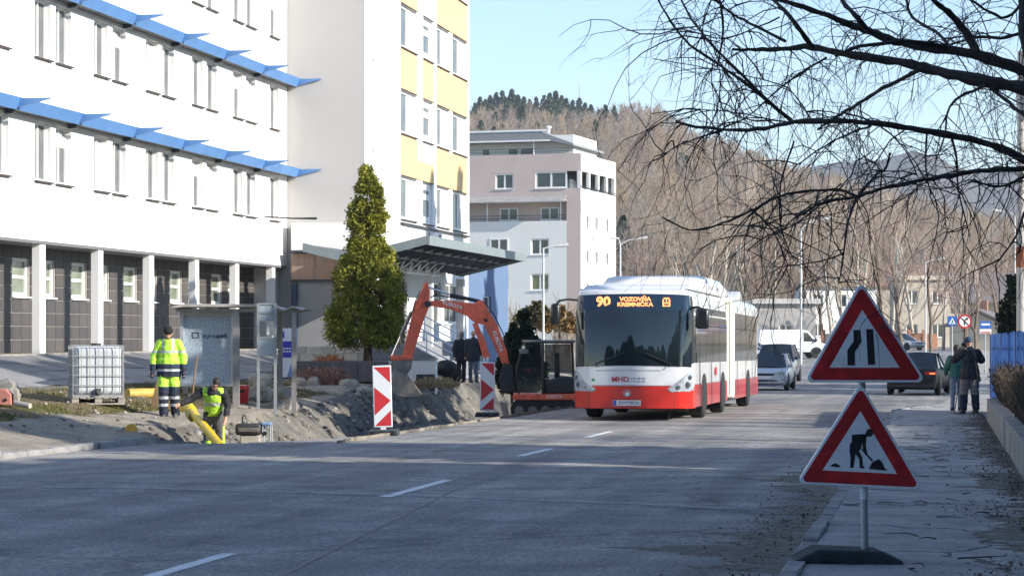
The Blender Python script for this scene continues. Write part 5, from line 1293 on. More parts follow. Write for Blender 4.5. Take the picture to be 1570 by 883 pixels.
# timetable frame with glass fields
a = thing('timetable_stand', 'tall grey steel stand with glazed timetable fields in front of the shelter', 'stand', (*G(409, 51.2), 0), TH)
ax, ay = G(409, 51.2); a.location.z = gz(ax, ay) - .1
def Tp(px, py): return ((px - 409) * 51.2 / F, CAMZ + (HY - py) * 51.2 / F - a.location.z)
TGR = M('stand_grey', (.27, .29, .30), .5, .12, 3, metal=.2)
for px in (396, 422):
    m = MB(); x = Tp(px, 0)[0]; m.box(x - .03, x + .03, -.03, .03, 0, Tp(0, 465)[1]); m.build('post', TGR, a)
for py in (466, 479, 491, 518, 545):
    z = Tp(0, py)[1]; m = MB(); m.box(Tp(397.8, 0)[0] + .008, Tp(420.2, 0)[0] - .008, -.025, .025, z - .02, z + .02); m.build('crossbar', TGR, a)
for p0, p1, mt in ((467, 478, 'g'), (480, 490, 'g'), (519.5, 544, 'g')):
    m = MB(); m.box(Tp(398, 0)[0], Tp(420, 0)[0], -.004, .004, Tp(0, p1)[1], Tp(0, p0)[1]); m.build('field', M('stand_panel', (.30, .35, .38), .3, .12, 3), a)
m = MB(); m.box(Tp(409, 0)[0], Tp(413, 0)[0], -.01, .0, Tp(0, 513)[1], Tp(0, 499)[1]); m.build('notice', M('paper', (.6, .58, .52)), a)
# roll-up banner
bn = thing('banner', 'white and blue banner standing at the end of the bus shelter', 'banner', (*G(440, 56), 0), TH)
x_, y_ = G(440, 56); bn.location.z = gz(x_, y_) - .05
def Np(px, py): return ((px - 440) * 56 / F, CAMZ + (HY - py) * 56 / F - bn.location.z)
m = MB(); m.box(Np(427, 0)[0], Np(453, 0)[0], -.01, .01, Np(0, 578)[1], Np(0, 503)[1]); q = m.build('sheet', M('banner_white', (.72, .73, .76), .5, .03), bn)
BB = M('banner_blue', (.05, .055, .42), .5, .06); m = MB(); m.box(Np(428, 0)[0], Np(452, 0)[0], -.0135, -.0115, Np(0, 548)[1], Np(0, 523)[1]); m.build('blue_field', BB, q)
m = MB(); m.box(Np(432, 0)[0], Np(436, 0)[0], -.0135, -.0115, Np(0, 518)[1], Np(0, 508)[1]); m.build('blue_mark', BB, q)
m = MB(); m.add([(p[0], -.0125, p[1]) for p in (Np(440, 578), Np(452.5, 578), Np(452.5, 551), Np(446, 557))], [(0, 1, 2, 3)]); m.build('blue_swoosh', M('banner_pale_blue', (.20, .27, .48), .5), q)
m = MB()
for py in (533, 537.5):
    for i in range(5): m.box(Np(429.5 + i*4.4, 0)[0], Np(432.8 + i*4.4, 0)[0], -.016, -.0142, Np(0, py + 2.4)[1], Np(0, py)[1])
m.build('lettering', BWH, q)
for px in (427, 453):
    m = MB(); m.tube([(Np(px, 0)[0], 0, -.05), (Np(px, 0)[0], 0, Np(0, 503)[1])], .015, 5); m.build('side_pole', SHM, bn)
# red bin and red plate
o = thing('red_bin', 'red plastic bin standing under the bus shelter roof', 'bin', (*G(371, 53.2), 0)); x_, y_ = G(371, 53.2); o.location.z = gz(x_, y_) - .08
RP_ = M('red_plastic', (.55, .03, .025), .4, .06, 2)
m = MB(); m.lathe([(.13, 0), (.14, .02), (.165, .42), (.17, .46), (.155, .49), (.05, .50)], 18); m.build('body', RP_, o, smooth=True)
m = MB(); m.box(-.1, .1, -.175, -.15, .33, .40); m.build('slot', SBK, o)
o = thing('red_plate', 'flat red plastic plate lying on the pavement beside the timetable stand', 'plate', (*G(395, 51), 0), TH); x_, y_ = G(395, 51); o.location.z = gz(x_, y_) + .0
m = MB(); m.box(-.24, .24, -.2, .2, -.02, .05); m.build('body', M('dull_red', (.20, .03, .03), .7, .2), o, bevel=.02)
# ------------------------------------------------------------------ IBC tank on a pallet
ix, iy = G(147, 46.4); IZ = gz(ix, iy) + .03
ibc = thing('liquid_tank', 'white plastic liquid tank in a wire cage on a wooden pallet', 'tank', (ix, iy, IZ), TH + R(15)); ibc.scale = (.86, 1.15, 1)
PLW = M('tank_plastic', (.48, .505, .52), .45, .08, 1.2); WOOD = M('old_pallet_wood', (.30, .27, .24), .9, .3, 3, stretch=(1, 8, 8), bump=.4)
m = MB(); m.box(-.53, .53, -.44, .44, .17, 1.12); m.build('container', PLW, ibc, bevel=.09, segs=4)
m = MB(); m.lathe([(.12, 0), (.12, .05), (.1, .06)], 16, (0, 0, 1.12)); m.build('lid', BLK, ibc)
m = MB(); m.box(-.06, .06, -.52, -.43, .18, .30); m.tube([(0, -.5, .24), (0, -.58, .24)], .05, 10); m.build('valve', M('valve_dark', (.08, .08, .08), .5), ibc)
cg = MB()
X, Y = .57, .48
for z in (.17, .36, .55, .74, .93, 1.13): cg.tube([(-X, -Y, z), (X, -Y, z), (X, Y, z), (-X, Y, z), (-X, -Y, z)], .009, 5)
for i in range(7):
    x = -X + 2*X*i/6
    for y in (-Y, Y): cg.tube([(x, y, .14), (x, y, 1.14)], .009, 5)
for i in range(1, 6):
    y = -Y + 2*Y*i/6
    for x in (-X, X): cg.tube([(x, y, .14), (x, y, 1.14)], .009, 5)
cg.build('cage', M('cage_steel', (.40, .40, .40), .45, .15, metal=.4), ibc)
pal = MB()
for y in (-.45, 0, .45): pal.box(-.6, .6, y - .05, y + .05, -.02, .012)
pal.build('pallet_runner', WOOD, ibc, bevel=.006)
for y in (-.43, 0, .43):
    for x in (-.52, 0, .52):
        m = MB(); m.box(x - .08, x + .08, y - .07, y + .07, .013, .10); m.build('pallet_block', WOOD, ibc, bevel=.006)
for i in range(7):
    x = -.52 + i * .173; m = MB(); m.box(x - .07, x + .07, -.51, .51, .101, .122); m.build('pallet_board', WOOD, ibc, bevel=.004)
m = MB(); m.box(-.57, .57, -.48, .48, .123, .165); m.build('cage_floor', M('cage_steel2', (.28, .28, .28), .5), ibc)
# ------------------------------------------------------------------ trench objects: pipe, pump, barrier pieces, rubble
YP = M('yellow_pipe', (.72, .50, .02), .4, .08, 2)
pd0, pd1 = P(287, 620, 43.6), P(337, 683, 41.4)
pp = thing('yellow_gas_pipe', 'yellow plastic pipe with elbow leaning out of the trench between the workers', 'pipe', tuple(pd0))
m = MB(); m.tube([P(291, 627, 43.4) - pd0, P(312, 652, 42.5) - pd0, pd1 - pd0], .078, 16); m.build('pipe', YP, pp, smooth=True)
m = MB(); m.tube([P(292, 633, 43.3) - pd0, P(297, 639, 43.1) - pd0], .102, 16); m.build('coupling', M('pipe_coupling', (.35, .28, .05), .5), pp, smooth=True)
m = MB(); m.tube([P(294, 630, 43.3) - pd0, P(289, 624, 43.5) - pd0, P(284, 622, 43.7) - pd0, P(281, 625, 43.9) - pd0], [.10, .10, .095, .09], 14); m.build('elbow', YP, pp, smooth=True)
p0 = P(215, 602, 50); o = thing('yellow_pipe_length', 'length of yellow pipe lying behind the tank and the walking worker', 'pipe', tuple(p0))
m = MB(); zz = gz(*G(215, 50)) + .12
m.tube([Vector((*G(196, 50), zz)) - p0, Vector((*G(240, 50.4), zz)) - p0], .11, 14); m.build('pipe', M('yellow_pipe_dusty', (.50, .34, .07), .6, .15), o, smooth=True)
p0 = Vector((*G(201, 40.6), 0)); p0.z = gz(p0.x, p0.y) + .02
o = thing('yellow_plug', 'small yellow orange pipe plug lying at the broken kerb end', 'pipe plug', tuple(p0), .4)
m = MB(); m.T = Matrix.Rotation(R(70), 4, 'X'); m.lathe([(.10, -.08), (.105, -.07), (.105, .07), (.09, .09), (.03, .10)], 16, (0, .03, .02)); m.build('cap', M('cap_orange', (.70, .33, .02), .45, .1), o, smooth=True)
# pump / compactor
p0 = P(388, 660, 42.6); cz = -.52
pump = thing('engine_pump', 'dark engine pump with curved handle standing in the trench', 'pump', (p0.x, p0.y, cz), TH)
def Pp(px, py): return ((px - 388) * 42.6 / F, CAMZ + (HY - py) * 42.6 / F - cz)
a, b = Pp(362, 668), Pp(401, 649)
m = MB(); m.box(a[0], b[0], -.16, .25, a[1] + .02, b[1]); m.build('engine_block', M('pump_dark', (.035, .033, .032), .6, .3, 5), pump, bevel=.04)
m = MB(); m.box(a[0] + .05, b[0] - .03, -.175, -.14, a[1] + .07, b[1] - .07); m.build('dusty_cover', M('pump_dusty', (.14, .12, .10), .8, .3, 4), pump, bevel=.02)
m = MB(); m.box(a[0] + .08, b[0] - .02, -.12, .2, .10, a[1] + .018); m.build('base_plate', M('dusty_plate', (.42, .38, .32), .8, .2, 3), pump, bevel=.02)
c0_, c1_, c2_ = Pp(372, 650), Pp(374, 636), Pp(380, 649)
m = MB(); m.tube([(c0_[0], 0, c0_[1]), (c0_[0] + .0, 0, c1_[1] - .03), (c1_[0], 0, c1_[1]), (c1_[0] + .03, 0, c1_[1] - .02), (c2_[0], 0, c2_[1])], .016, 6); m.build('handle', BLK, pump, smooth=True)
a, b = Pp(401, 668), Pp(416, 650)
for x in (a[0] + .03, b[0] - .01):
    for y in (-.1, .18):
        m = MB(); m.tube([(x, y, .05), (x, y, b[1])], .016, 6); m.build('frame_leg', M('pump_grey', (.33, .35, .38), .5, .1, metal=.3), pump)
m = MB(); m.box(a[0] + .01, b[0] + .01, -.13, .2, b[1] - .03, b[1] + .03); m.build('fuel_tank', M('tank_blue', (.16, .25, .40), .4, .1), pump, bevel=.02)
m = MB(); m.disc((a[0] + .07, -.11, a[1] + .05), .04, .04, 'y', 14); m.build('outlet', BLK, pump)
for xx in (-.3, .3):
    pass
m = MB(); m.box(-.35, .38, -.15, .25, .0, .095); m.build('skid', DGR, pump, bevel=.01)
# broken barrier pieces and debris at the frame edge
p0 = Vector((*G(8, 43.2), 0)); p0.z = gz(p0.x, p0.y) + .02
o = thing('barrier_fragment', 'broken pale red barrier block lying at the pavement edge near the tank', 'barrier', tuple(p0), TH)
PR_ = M('faded_red', (.42, .17, .13), .8, .2, 4)
m = MB(); m.prism([(-.35, 0), (-.35, .30), (.02, .30), (.13, .2), (.14, 0)], -.12, .12, 'y'); m.build('block', PR_, o, bevel=.02)
for z, x in ((.2, -.1), (.1, .03)):
    m = MB(); m.disc((x, -.125, z), .03, .03, 'y', 10); m.build('hole', SBK, o)
m = MB(); m.prism([(.16, .0), (.17, .32), (.25, .28), (.26, 0)], -.08, .08, 'y'); m.build('end_post', WOOD, o, bevel=.01)
p0 = Vector((*G(30, 42.8), 0)); p0.z = gz(p0.x, p0.y) + .05
o = thing('wood_log', 'short pale wooden stake lying beside the broken barrier block', 'stake', tuple(p0), TH - .5)
m = MB(); m.tube([(-.1, 0, .05), (.25, 0, .0)], .05, 9); m.build('stake', M('pale_wood', (.42, .38, .33), .9, .2), o)
def rock(seed, r):
    q = random.Random(seed); bm = bmesh.new(); bmesh.ops.create_icosphere(bm, subdivisions=2, radius=r)
    for v in bm.verts:
        k = 1 + .45 * mnoise.noise(v.co * (1.4 / r) + Vector((seed * 3.1, 0, 0))); v.co *= k; v.co.z *= .7
        for ax in range(3):                                  # broken flat faces
            lim = r * .72
            v.co[ax] = max(-lim, min(lim, v.co[ax]))
    me = bpy.data.meshes.new('stone'); bm.to_mesh(me); bm.free(); return me
STN = M('rubble_grey', (.27, .255, .235), .95, .3, 6, bump=.8, bscale=20); STN2 = M('rubble_cream', (.42, .37, .30), .95, .25, 5, bump=.8, bscale=18)
rk = []
for i in range(5):
    me = rock(i, 1.0); me.materials.append(STN if i < 3 else STN2); rk.append(me)
def stone(px, D, r, label, k=None, lift=0., group=None):
    x, y = G(px, D); o = inst('stone', rk[k if k is not None else rng.randrange(5)], None, (x, y, verge_z(x, y) + r * .3 + lift), rot=(rng.uniform(-.3, .3), rng.uniform(-.3, .3), rng.uniform(0, 6)), sc=r)
    return tag(o, label, 'stone', group)
stone(8, 46.5, .36, 'large flat grey concrete lump on the lawn in front of the slab slope', 0)
stone(14, 45.0, .25, 'small blue-grey concrete lump just above the broken barrier block', 1)
for i, (px, D, r, l, k) in enumerate([(432, 53.5, .28, .15, 0), (425, 53, .22, 0, 1), (440, 53.5, .25, 0, 2), (448, 53.8, .2, 0, 0), (436, 53, .18, .32, 1), (444, 53.6, .2, .25, 2), (455, 54.5, .15, 0, 1)]): stone(px, D, r, 'grey broken concrete stone, %s of the heap under the blue banner' % ('lowest near the post', 'wide flat one', 'middle one', 'rightmost low one', 'topmost one', 'upper one beside the top', 'small outermost one')[i], k, l, 'stones heaped under the banner')
for i, (px, D, r, l, k) in enumerate([(378, 55, .25, 0, 3), (386, 55, .3, .05, 4), (393, 55.5, .26, .1, 3), (402, 55.5, .3, .05, 4), (412, 56, .28, 0, 3), (390, 55.2, .2, .4, 4), (405, 55.6, .2, .38, 3), (398, 55, .22, .3, 4)]): stone(px, D, r, 'cream stone of the heap behind the shelter, %s' % ('closest to the red bin', 'second from the red bin', 'third from the red bin', 'fourth from the red bin', 'farthest from the red bin', 'on top towards the red bin', 'on top towards the banner', 'in the middle of the heap')[i], k, l, 'stones heaped behind the shelter')
for i, (px, D, r, k) in enumerate([(528, 66, .2, 4), (540, 66.5, .26, 3), (552, 66, .16, 4), (563, 67, .24, 3), (575, 66.5, .18, 0), (548, 65, .12, 3), (480, 66, .25, 4), (462, 66, .22, 3)]): stone(px, D, r, 'pale rubble stone along the foot of the dark planter, %s' % ('third from the banner', 'large one under the conifer', 'right of the large one', 'fourth towards the beacon', 'closest to the beacon', 'small front one', 'second from the banner', 'closest to the banner')[i], k, 0, 'stones along the planter')
# ------------------------------------------------------------------ people
SKIN = M('skin', (.46, .27, .19), .55, .06, 8); EYE = M('eye_dark', (.03, .02, .02), .3)
HIV = M('hi_vis_yellow', (.44, .76, .06), .65, .12, 5, bump=.5, bscale=16); NAVYC = M('work_navy', (.014, .020, .042), .8, .3, 6, bump=.5, bscale=16); REFL = M('reflective_tape', (.42, .44, .46), .4, .06)
def limb(m, a, b, ra, rb, n=9, fy=1.0, fx=1.0):
    a, b = Vector(a), Vector(b)
    for i in range(n + 1):
        t = i / n; r = ra + (rb - ra) * t; p = a.lerp(b, t); m.ell(p, (r * fx, r * fy, r), 10, 7)
def hand(m, w, d, side, curl=.6, palm_n=Vector((0, -1, 0))):
    d = Vector(d).normalized(); s = d.cross(palm_n).normalized(); pn = s.cross(d).normalized()
    limb(m, Vector(w), Vector(w) + d * .075, .026, .034, 4, 1, 1)
    k = Vector(w) + d * .085
    for i, (o, l) in enumerate(((-.027, .062), (-.009, .073), (.009, .07), (.026, .055))):
        p = k + s * o; q = p + (d * (1 - .3*curl) + pn * curl * .5) * l * .5; e = q + (d * (1 - curl) + pn * curl) * l * .5
        limb(m, p, q, .0105, .0095, 3); limb(m, q, e, .0095, .0085, 3)
    b = Vector(w) + d * .03 + s * .03 * side; limb(m, b, b + (d * .7 + s * side * .5 + pn * .4).normalized() * .06, .013, .010, 4)
BASE = dict(head=(0, -.02, 1.665), neck=(0, .0, 1.50), chest=(0, .0, 1.30), waist=(0, 0, 1.08), pelvis=(0, 0, .96),
  shl=(-.175, 0, 1.415), ell=(-.255, .01, 1.17), wrl=(-.265, -.05, .93), shr=(.175, 0, 1.415), elr=(.255, .01, 1.17), wrr=(.265, -.05, .93),
  hil=(-.095, 0, .93), knl=(-.10, -.03, .50), anl=(-.11, 0, .09), hir=(.095, 0, .93), knr=(.10, -.03, .50), anr=(.11, 0, .09), face=(0, -1, 0))
def person(label, loc, rz, H, pose, garments, hair=None, female=False, curl=.6):
    o = thing('person', label, 'person', loc, rz); J = dict(BASE); J.update(pose); k = H / 1.8; o.scale = (k, k, k)
    J = {a: Vector(b) for a, b in J.items()}; f = J['face'].normalized(); sd = f.cross(Vector((0, 0, 1))).normalized()
    up = (J['head'] - J['neck']).normalized()
    m = MB(); h = J['head']
    m.ell(h + Vector((0, 0, .02)), (.076, .092, .105), 14, 10); limb(m, h - f * -.02 - up * .03, h + f * .035 - up * .075, .066, .045, 4)
    m.ell(h + f * .10 - up * .02, (.014, .014, .020), 8, 6); limb(m, h + f * .085 + up * .01, h + f * .10 - up * .02, .009, .012, 3)
    for s in (-1, 1): m.ell(h + sd * s * .078 - up * .005, (.014, .02, .03), 8, 6)
    m.ell(h + f * .088 - up * .062, (.022, .012, .008), 8, 5); m.ell(h + f * .082 + up * .028, (.05, .014, .010), 8, 5)
    limb(m, h - up * .07, J['neck'] - up * .03, .056, .062, 4)
    sw_ = 1 if not female else .9
    limb(m, J['neck'] - Vector((0, 0, .06)), J['chest'], .085, .125, 5, .85, 1.15 * sw_); limb(m, J['chest'], J['waist'], .125, .115, 6, .85, 1.15 * sw_); limb(m, J['waist'], J['pelvis'], .115, .125, 4, .88, 1.15)
    for a in 'lr':
        limb(m, J['neck'] - Vector((0, 0, .07)), J['sh' + a], .06, .062, 4); limb(m, J['sh' + a], J['el' + a], .052, .040, 8); limb(m, J['el' + a], J['wr' + a], .040, .027, 8)
        d = (J['wr' + a] - J['el' + a]).normalized(); hand(m, J['wr' + a] + d * .01, d, 1 if a == 'l' else -1, curl, f)
        limb(m, J['hi' + a], J['kn' + a], .085, .058, 10); limb(m, J['kn' + a], J['an' + a], .056, .038, 10)
        limb(m, J['an' + a] + Vector((0, 0, -.04)), J['an' + a] + f * .15 + Vector((0, 0, -.055)), .042, .032, 5)
    me = organic(m, .0085, 4); me.materials.append(SKIN); body = inst('body', me, o)
    for s in (-1, 1):
        q = MB(); q.ell(h + f * .083 + sd * s * .032 + up * .008, (.012, .012, .008), 8, 6); q.build('eye', EYE, o)
    q = MB(); q.ell(h + f * .096 - up * .062, (.020, .006, .004), 8, 4); q.build('mouth', M('lips', (.40, .21, .16), .5), o)
    for nm, parts, vox, mats, zonef, *cut in garments:
        cut = cut[0] if cut else None
        m = MB()
        for pt in parts: pt(m, J)
        me = organic(m, vox, 3)
        if cut is not None:
            bm = bmesh.new(); bm.from_mesh(me); r_ = bmesh.ops.bisect_plane(bm, geom=bm.verts[:] + bm.edges[:] + bm.faces[:], plane_co=(0, 0, cut), plane_no=(0, 0, -1), clear_outer=True)
            bmesh.ops.contextual_create(bm, geom=[e for e in r_['geom_cut'] if isinstance(e, bmesh.types.BMEdge)]); bm.to_mesh(me); bm.free()
        for mt in mats: me.materials.append(mt)
        wr = float(len(nm)) * 3.7
        nrm = [v.normal.copy() for v in me.vertices]
        for v, nv in zip(me.vertices, nrm): v.co += nv * (.011 * mnoise.noise(Vector((v.co.x * 9, v.co.y * 9, v.co.z * 14 + wr))) + .006 * mnoise.noise(v.co * 24))
        if zonef:
            idx = [zonef(p.center, p.normal) for p in me.polygons]; me.polygons.foreach_set('material_index', idx)
        inst(nm, me, o)
    if hair:
        mt, kind = hair; m = MB()
        if kind == 'short': m.ell(h + up * .035 - f * .018, (.083, .097, .098), 14, 10); m.ell(h - f * .05 - up * .02, (.07, .06, .08), 12, 8)
        if kind == 'long':
            m.ell(h + up * .03 - f * .02, (.09, .105, .108), 14, 10); limb(m, h - f * .05, J['neck'] - f * .10 - up * .08, .085, .06, 6)
        if kind == 'beanie':
            m.ell(h + up * .055 - f * .005, (.094, .11, .098), 14, 10); m.ell(h + up * .03, (.097, .113, .045), 14, 8)
        if kind == 'beaniepom':
            m.ell(h + up * .06 - f * .005, (.096, .112, .105), 14, 10); m.ell(h + up * .03, (.099, .115, .045), 14, 8); m.ell(h + up * .165, (.022, .022, .02), 8, 6)
        me = organic(m, .012, 3); me.materials.append(mt)
        inst('hat' if 'bean' in kind else 'hair', me, o)
    return o, J
def coat(hem=.86, puff=.0, sleeve=True, collar=True, spuff=None):
    sp_ = puff if spuff is None else spuff
    def g(m, J):
        ft = lambda a, b, ra, rb, n=6, fy=.9, fx=1.18: limb(m, a, b, ra + puff, rb + puff, n, fy, fx * (.93 if puff > .02 else 1))
        ft(J['neck'] - Vector((0, 0, .07)), J['chest'], .095, .145); ft(J['chest'], J['waist'], .145, .14); limb(m, J['waist'], J['pelvis'], .14 + puff, .145 + puff, 6, .95, 1.28)
        dn = (J['pelvis'] - J['waist']).normalized(); L_ = max(.0, J['pelvis'].z - hem)
        limb(m, J['pelvis'], J['pelvis'] + dn * L_, .148 + puff, .15 + puff, 5, 1.0, 1.36)
        if collar: limb(m, J['neck'] - Vector((0, 0, .06)), J['neck'] + Vector((0, 0, .015)), .085, .078, 3)
        for a in 'lr':
            limb(m, J['neck'] - Vector((0, 0, .07)), J['sh' + a], .085, .078 + sp_ * .6, 4)
            if sleeve:
                limb(m, J['sh' + a], J['el' + a], .078 + sp_, .066 + sp_, 8); limb(m, J['el' + a], J['wr' + a].lerp(J['el' + a], .06), .066 + sp_, .056 + sp_ * .6, 8)
    return g
def legs(top=.98, w=0.0, to=.0):
    def g(m, J):
        limb(m, J['pelvis'] + Vector((0, 0, .06)), J['pelvis'] - Vector((0, 0, .04)), .135 + w, .135 + w, 3, .88, 1.12)
        for a in 'lr':
            limb(m, J['hi' + a], J['kn' + a], .105 + w, .080 + w, 9); limb(m, J['kn' + a], J['an' + a].lerp(J['kn' + a], to), .080 + w, .068 + w, 9)
    return g
def shoes(hi=.12):
    def g(m, J):
        f = J['face'].normalized()
        for a in 'lr':
            limb(m, J['an' + a] + Vector((0, 0, hi)), J['an' + a] + Vector((0, 0, -.03)), .058, .058, 4)
            limb(m, J['an' + a] + Vector((0, 0, -.035)) - f * .02, J['an' + a] + f * .16 + Vector((0, 0, -.045)), .055, .044, 6, 1.1, .95)
    return g
def glove(a):
    def g(m, J):
        d = (J['wr' + a] - J['el' + a]).normalized(); limb(m, J['wr' + a] - d * .02, J['wr' + a] + d * .09, .042, .05, 4); limb(m, J['wr' + a] + d * .09, J['wr' + a] + d * .15, .045, .03, 4)
    return g
# walking worker in full hi-vis
def zw1(c, n):
    ax = abs(c.x)
    if c.z < 1.035: return 2 if .885 < c.z < .935 and ax < .24 else 1
    if 1.235 < c.z < 1.285: return 2
    if c.z > 1.285 and .075 < ax < .115: return 2
    return 0
def zt1(c, n):
    if c.z > .60: return 0
    if .36 < c.z < .41 or .22 < c.z < .27: return 2
    if c.x < -.185 or c.x > .205: return 0
    return 1
BOOT = M('boot_dusty', (.10, .09, .08), .9, .3, 8)
wx, wy = G(259, 46.0)
person('worker in yellow hi-vis jacket and black beanie walking beside the trench', (wx, wy, verge_z(wx, wy) - .01), TH, 1.84,
  dict(head=(.0, -.085, 1.615), neck=(0, -.02, 1.50), face=(.05, -1, -.35), ell=(-.285, .02, 1.18), wrl=(-.30, -.06, .93), elr=(.275, .03, 1.18), wrr=(.285, -.03, .92), knl=(-.10, -.07, .50), anl=(-.095, -.02, .09), knr=(.10, -.03, .50), anr=(.115, .12, .10)),
  [('jacket', [coat(.70, .03, spuff=.012)], .014, [HIV, NAVYC, REFL], zw1, .79), ('collar', [lambda m, J: limb(m, J['neck'] - Vector((0, .0, .05)), J['neck'] + Vector((0, -.02, .05)), .088, .078, 3)], .012, [NAVYC], None), ('trousers', [legs(w=.026)], .014, [HIV, NAVYC, REFL], zt1), ('boots', [shoes()], .012, [BOOT], None), ('glove', [glove('l')], .012, [NAVYC], None), ('glove', [glove('r')], .012, [NAVYC], None)], (M('beanie_black', (.012, .012, .014), .9), 'beanie'))
# worker standing in the trench
DKC = M('dark_sleeve', (.016, .017, .022), .8, .2, 6); GTR = M('work_grey', (.085, .085, .09), .85, .2, 6)
wx, wy = G(328, 42.5)
def zt2(c, n):
    if c.x > .17 and c.z < .72 and c.z > .3: return 1
    if .40 < c.z < .46: return 1
    return 0
def vest(m, J):
    limb(m, J['neck'] - Vector((0, -.02, .12)), J['chest'], .112, .158, 6, .92, 1.16); limb(m, J['chest'], J['waist'], .158, .152, 6, .92, 1.16); limb(m, J['waist'], J['pelvis'] + Vector((0, 0, .02)), .152, .15, 4, .95, 1.16)
    for a in 'lr': limb(m, J['neck'] - Vector((0, -.03, .115)), J['sh' + a].lerp(J['neck'], .30) - Vector((0, 0, .015)), .09, .088, 4)
J2 = dict(pelvis=(-.02, .10, .93), waist=(-.01, .02, 1.06), chest=(.0, -.10, 1.24), neck=(.01, -.20, 1.40), head=(.07, -.285, 1.50), face=(.12, -1, -.55),
  shl=(-.19, -.16, 1.36), ell=(-.40, -.18, 1.22), wrl=(-.565, -.28, 1.14), shr=(.20, -.14, 1.35), elr=(.27, -.10, 1.09), wrr=(.235, -.2, .86), hil=(-.11, .10, .90), knl=(-.12, .02, .48), anl=(-.14, .10, .09), hir=(.08, .10, .90), knr=(.12, .0, .48), anr=(.14, .08, .09))
person('dark-haired worker in yellow vest and dark sleeves standing in the trench', (wx, wy, -.80), TH, 1.76, J2,
  [('jacket', [coat(.84, .0)], .014, [DKC], None, .92), ('vest', [vest], .014, [HIV, REFL], lambda c, n: 1 if 1.10 < c.z < 1.155 else 0, .905), ('trousers', [legs(w=.008)], .014, [GTR, HIV], zt2), ('boots', [shoes()], .012, [BOOT], None)], (M('hair_dark', (.02, .016, .013), .7, .3, 20), 'short'))
# camera operator and woman on the far pavement
DJ = M('jacket_charcoal', (.030, .029, .030), .8, .3, 6); KH = M('trousers_khaki', (.21, .185, .16), .85, .25, 7); GREEN = M('jacket_green', (.055, .17, .115), .7, .15, 5); JEAN = M('jeans_grey_blue', (.24, .27, .31), .8, .2, 8)
px_, D_ = 1487, 56.0; wx, wy = G(px_, D_)
po, J = person('photographer from behind in charcoal jacket and blue beanie raising a camera', (wx, wy, zr(wy) + .085), TH, 1.83,
  dict(face=(-.25, 1, 0), head=(-.02, .03, 1.665), ell=(-.33, .12, 1.27), wrl=(-.14, .27, 1.50), elr=(.30, .15, 1.26), wrr=(.06, .29, 1.50), hil=(-.10, 0, .93), knl=(-.13, .03, .50), anl=(-.15, 0, .09), knr=(.12, .03, .50), anr=(.14, -.04, .09)),
  [('jacket', [coat(.72, .03)], .014, [DJ], None, .81), ('trousers', [legs(w=.025, to=.15)], .014, [KH, NAVYC], lambda c, n: 1 if c.z < .46 else 0), ('boots', [shoes(.2)], .012, [BLK], None)], (M('beanie_blue', (.03, .06, .10), .9, .15), 'beanie'))
cm_ = thing('camera', 'black photo camera held up to the face of the photographer', 'camera', tuple(Vector((wx, wy, zr(wy) + .085)) + Matrix.Rotation(TH, 3, 'Z') @ Vector((-.06, .33, 1.64))), TH)
m = MB(); m.box(-.075, .075, -.03, .03, -.05, .05); m.build('body', BLK, cm_, bevel=.012)
m = MB(); m.disc((0, .09, 0), .035, .12, 'y', 14); m.build('lens', BLK, cm_)
tp = thing('tripod_foot', 'thin black monopod with foot standing beside the photographer', 'monopod', (*G(1464, 55.6), zr(G(1464, 55.6)[1]) + .085), TH)
m = MB(); m.tube([(-.02, 0, .0), (.03, 0, .30), (.12, .05, .8)], .012, 6); m.tube([(-.02, 0, .012), (.25, .05, .012)], .013, 6); m.build('leg', BLK, tp)
wx, wy = G(1466, 58.5)
person('dark-haired woman in green jacket and pale jeans beside the photographer', (wx, wy, zr(wy) + .085), TH + .2, 1.66,
  dict(face=(.3, 1, 0), ell=(-.26, .05, 1.18), wrl=(-.22, .18, 1.02), elr=(.25, .05, 1.18), wrr=(.18, .22, 1.1)),
  [('jacket', [coat(.84, .012)], .014, [GREEN], None, .91), ('jeans', [legs(w=-.008)], .013, [JEAN], None), ('boots', [shoes(.18)], .012, [BLK], None)], (M('hair_brown', (.03, .018, .012), .6, .3, 20), 'long'), female=True)
# two bystanders in dark coats by the stairs
BLU = M('coat_navy', (.014, .017, .03), .8, .2, 6); JN = M('jeans_blue', (.09, .11, .16), .85, .2, 8)
for px_, D_, H_, lab, rz_, hr, jt, tr in ((707, 79, 1.72, 'bystander in black coat standing close to the stair railing', TH + .5, (M('hair_grey', (.14, .12, .11), .7, .2, 20), 'short'), DKC, DKC), (726, 78.6, 1.76, 'bald bystander in navy coat and jeans just behind the digger arm', TH - .3, None, BLU, JN)):
    wx, wy = G(px_, D_)
    person(lab, (wx, wy, gz(wx, wy) - .52 if False else -.06), rz_, H_, dict(face=(0, 1, -.1), elr=(.26, .1, 1.17), wrr=(.2, .2, 1.0)),
      [('coat', [coat(.64, .03)], .016, [jt], None, .74), ('trousers', [legs(w=.0)], .015, [tr], None), ('shoes', [shoes()], .014, [BLK], None)], hr)
o = thing('black_bag', 'black covered heap beside the stairs at the feet of the bystanders', 'bag', (*G(684, 79.5), -.05), TH)
m = MB(); m.ell((0, 0, .45), (.42, .35, .30), 14, 9); m.ell((.25, 0, .25), (.35, .3, .28), 12, 8); me = organic(m, .04, 2); me.materials.append(BLKP if False else M('black_sheet', (.015, .015, .017), .5, .2, 5, bump=.8, bscale=9)); inst('sheet', me, o)
for i in range(4):
    m = MB(); m.box(-.35 + i*.22, -.22 + i*.22, -.1, .1, -.15, .15); m.build('foot_block', CONC, o)
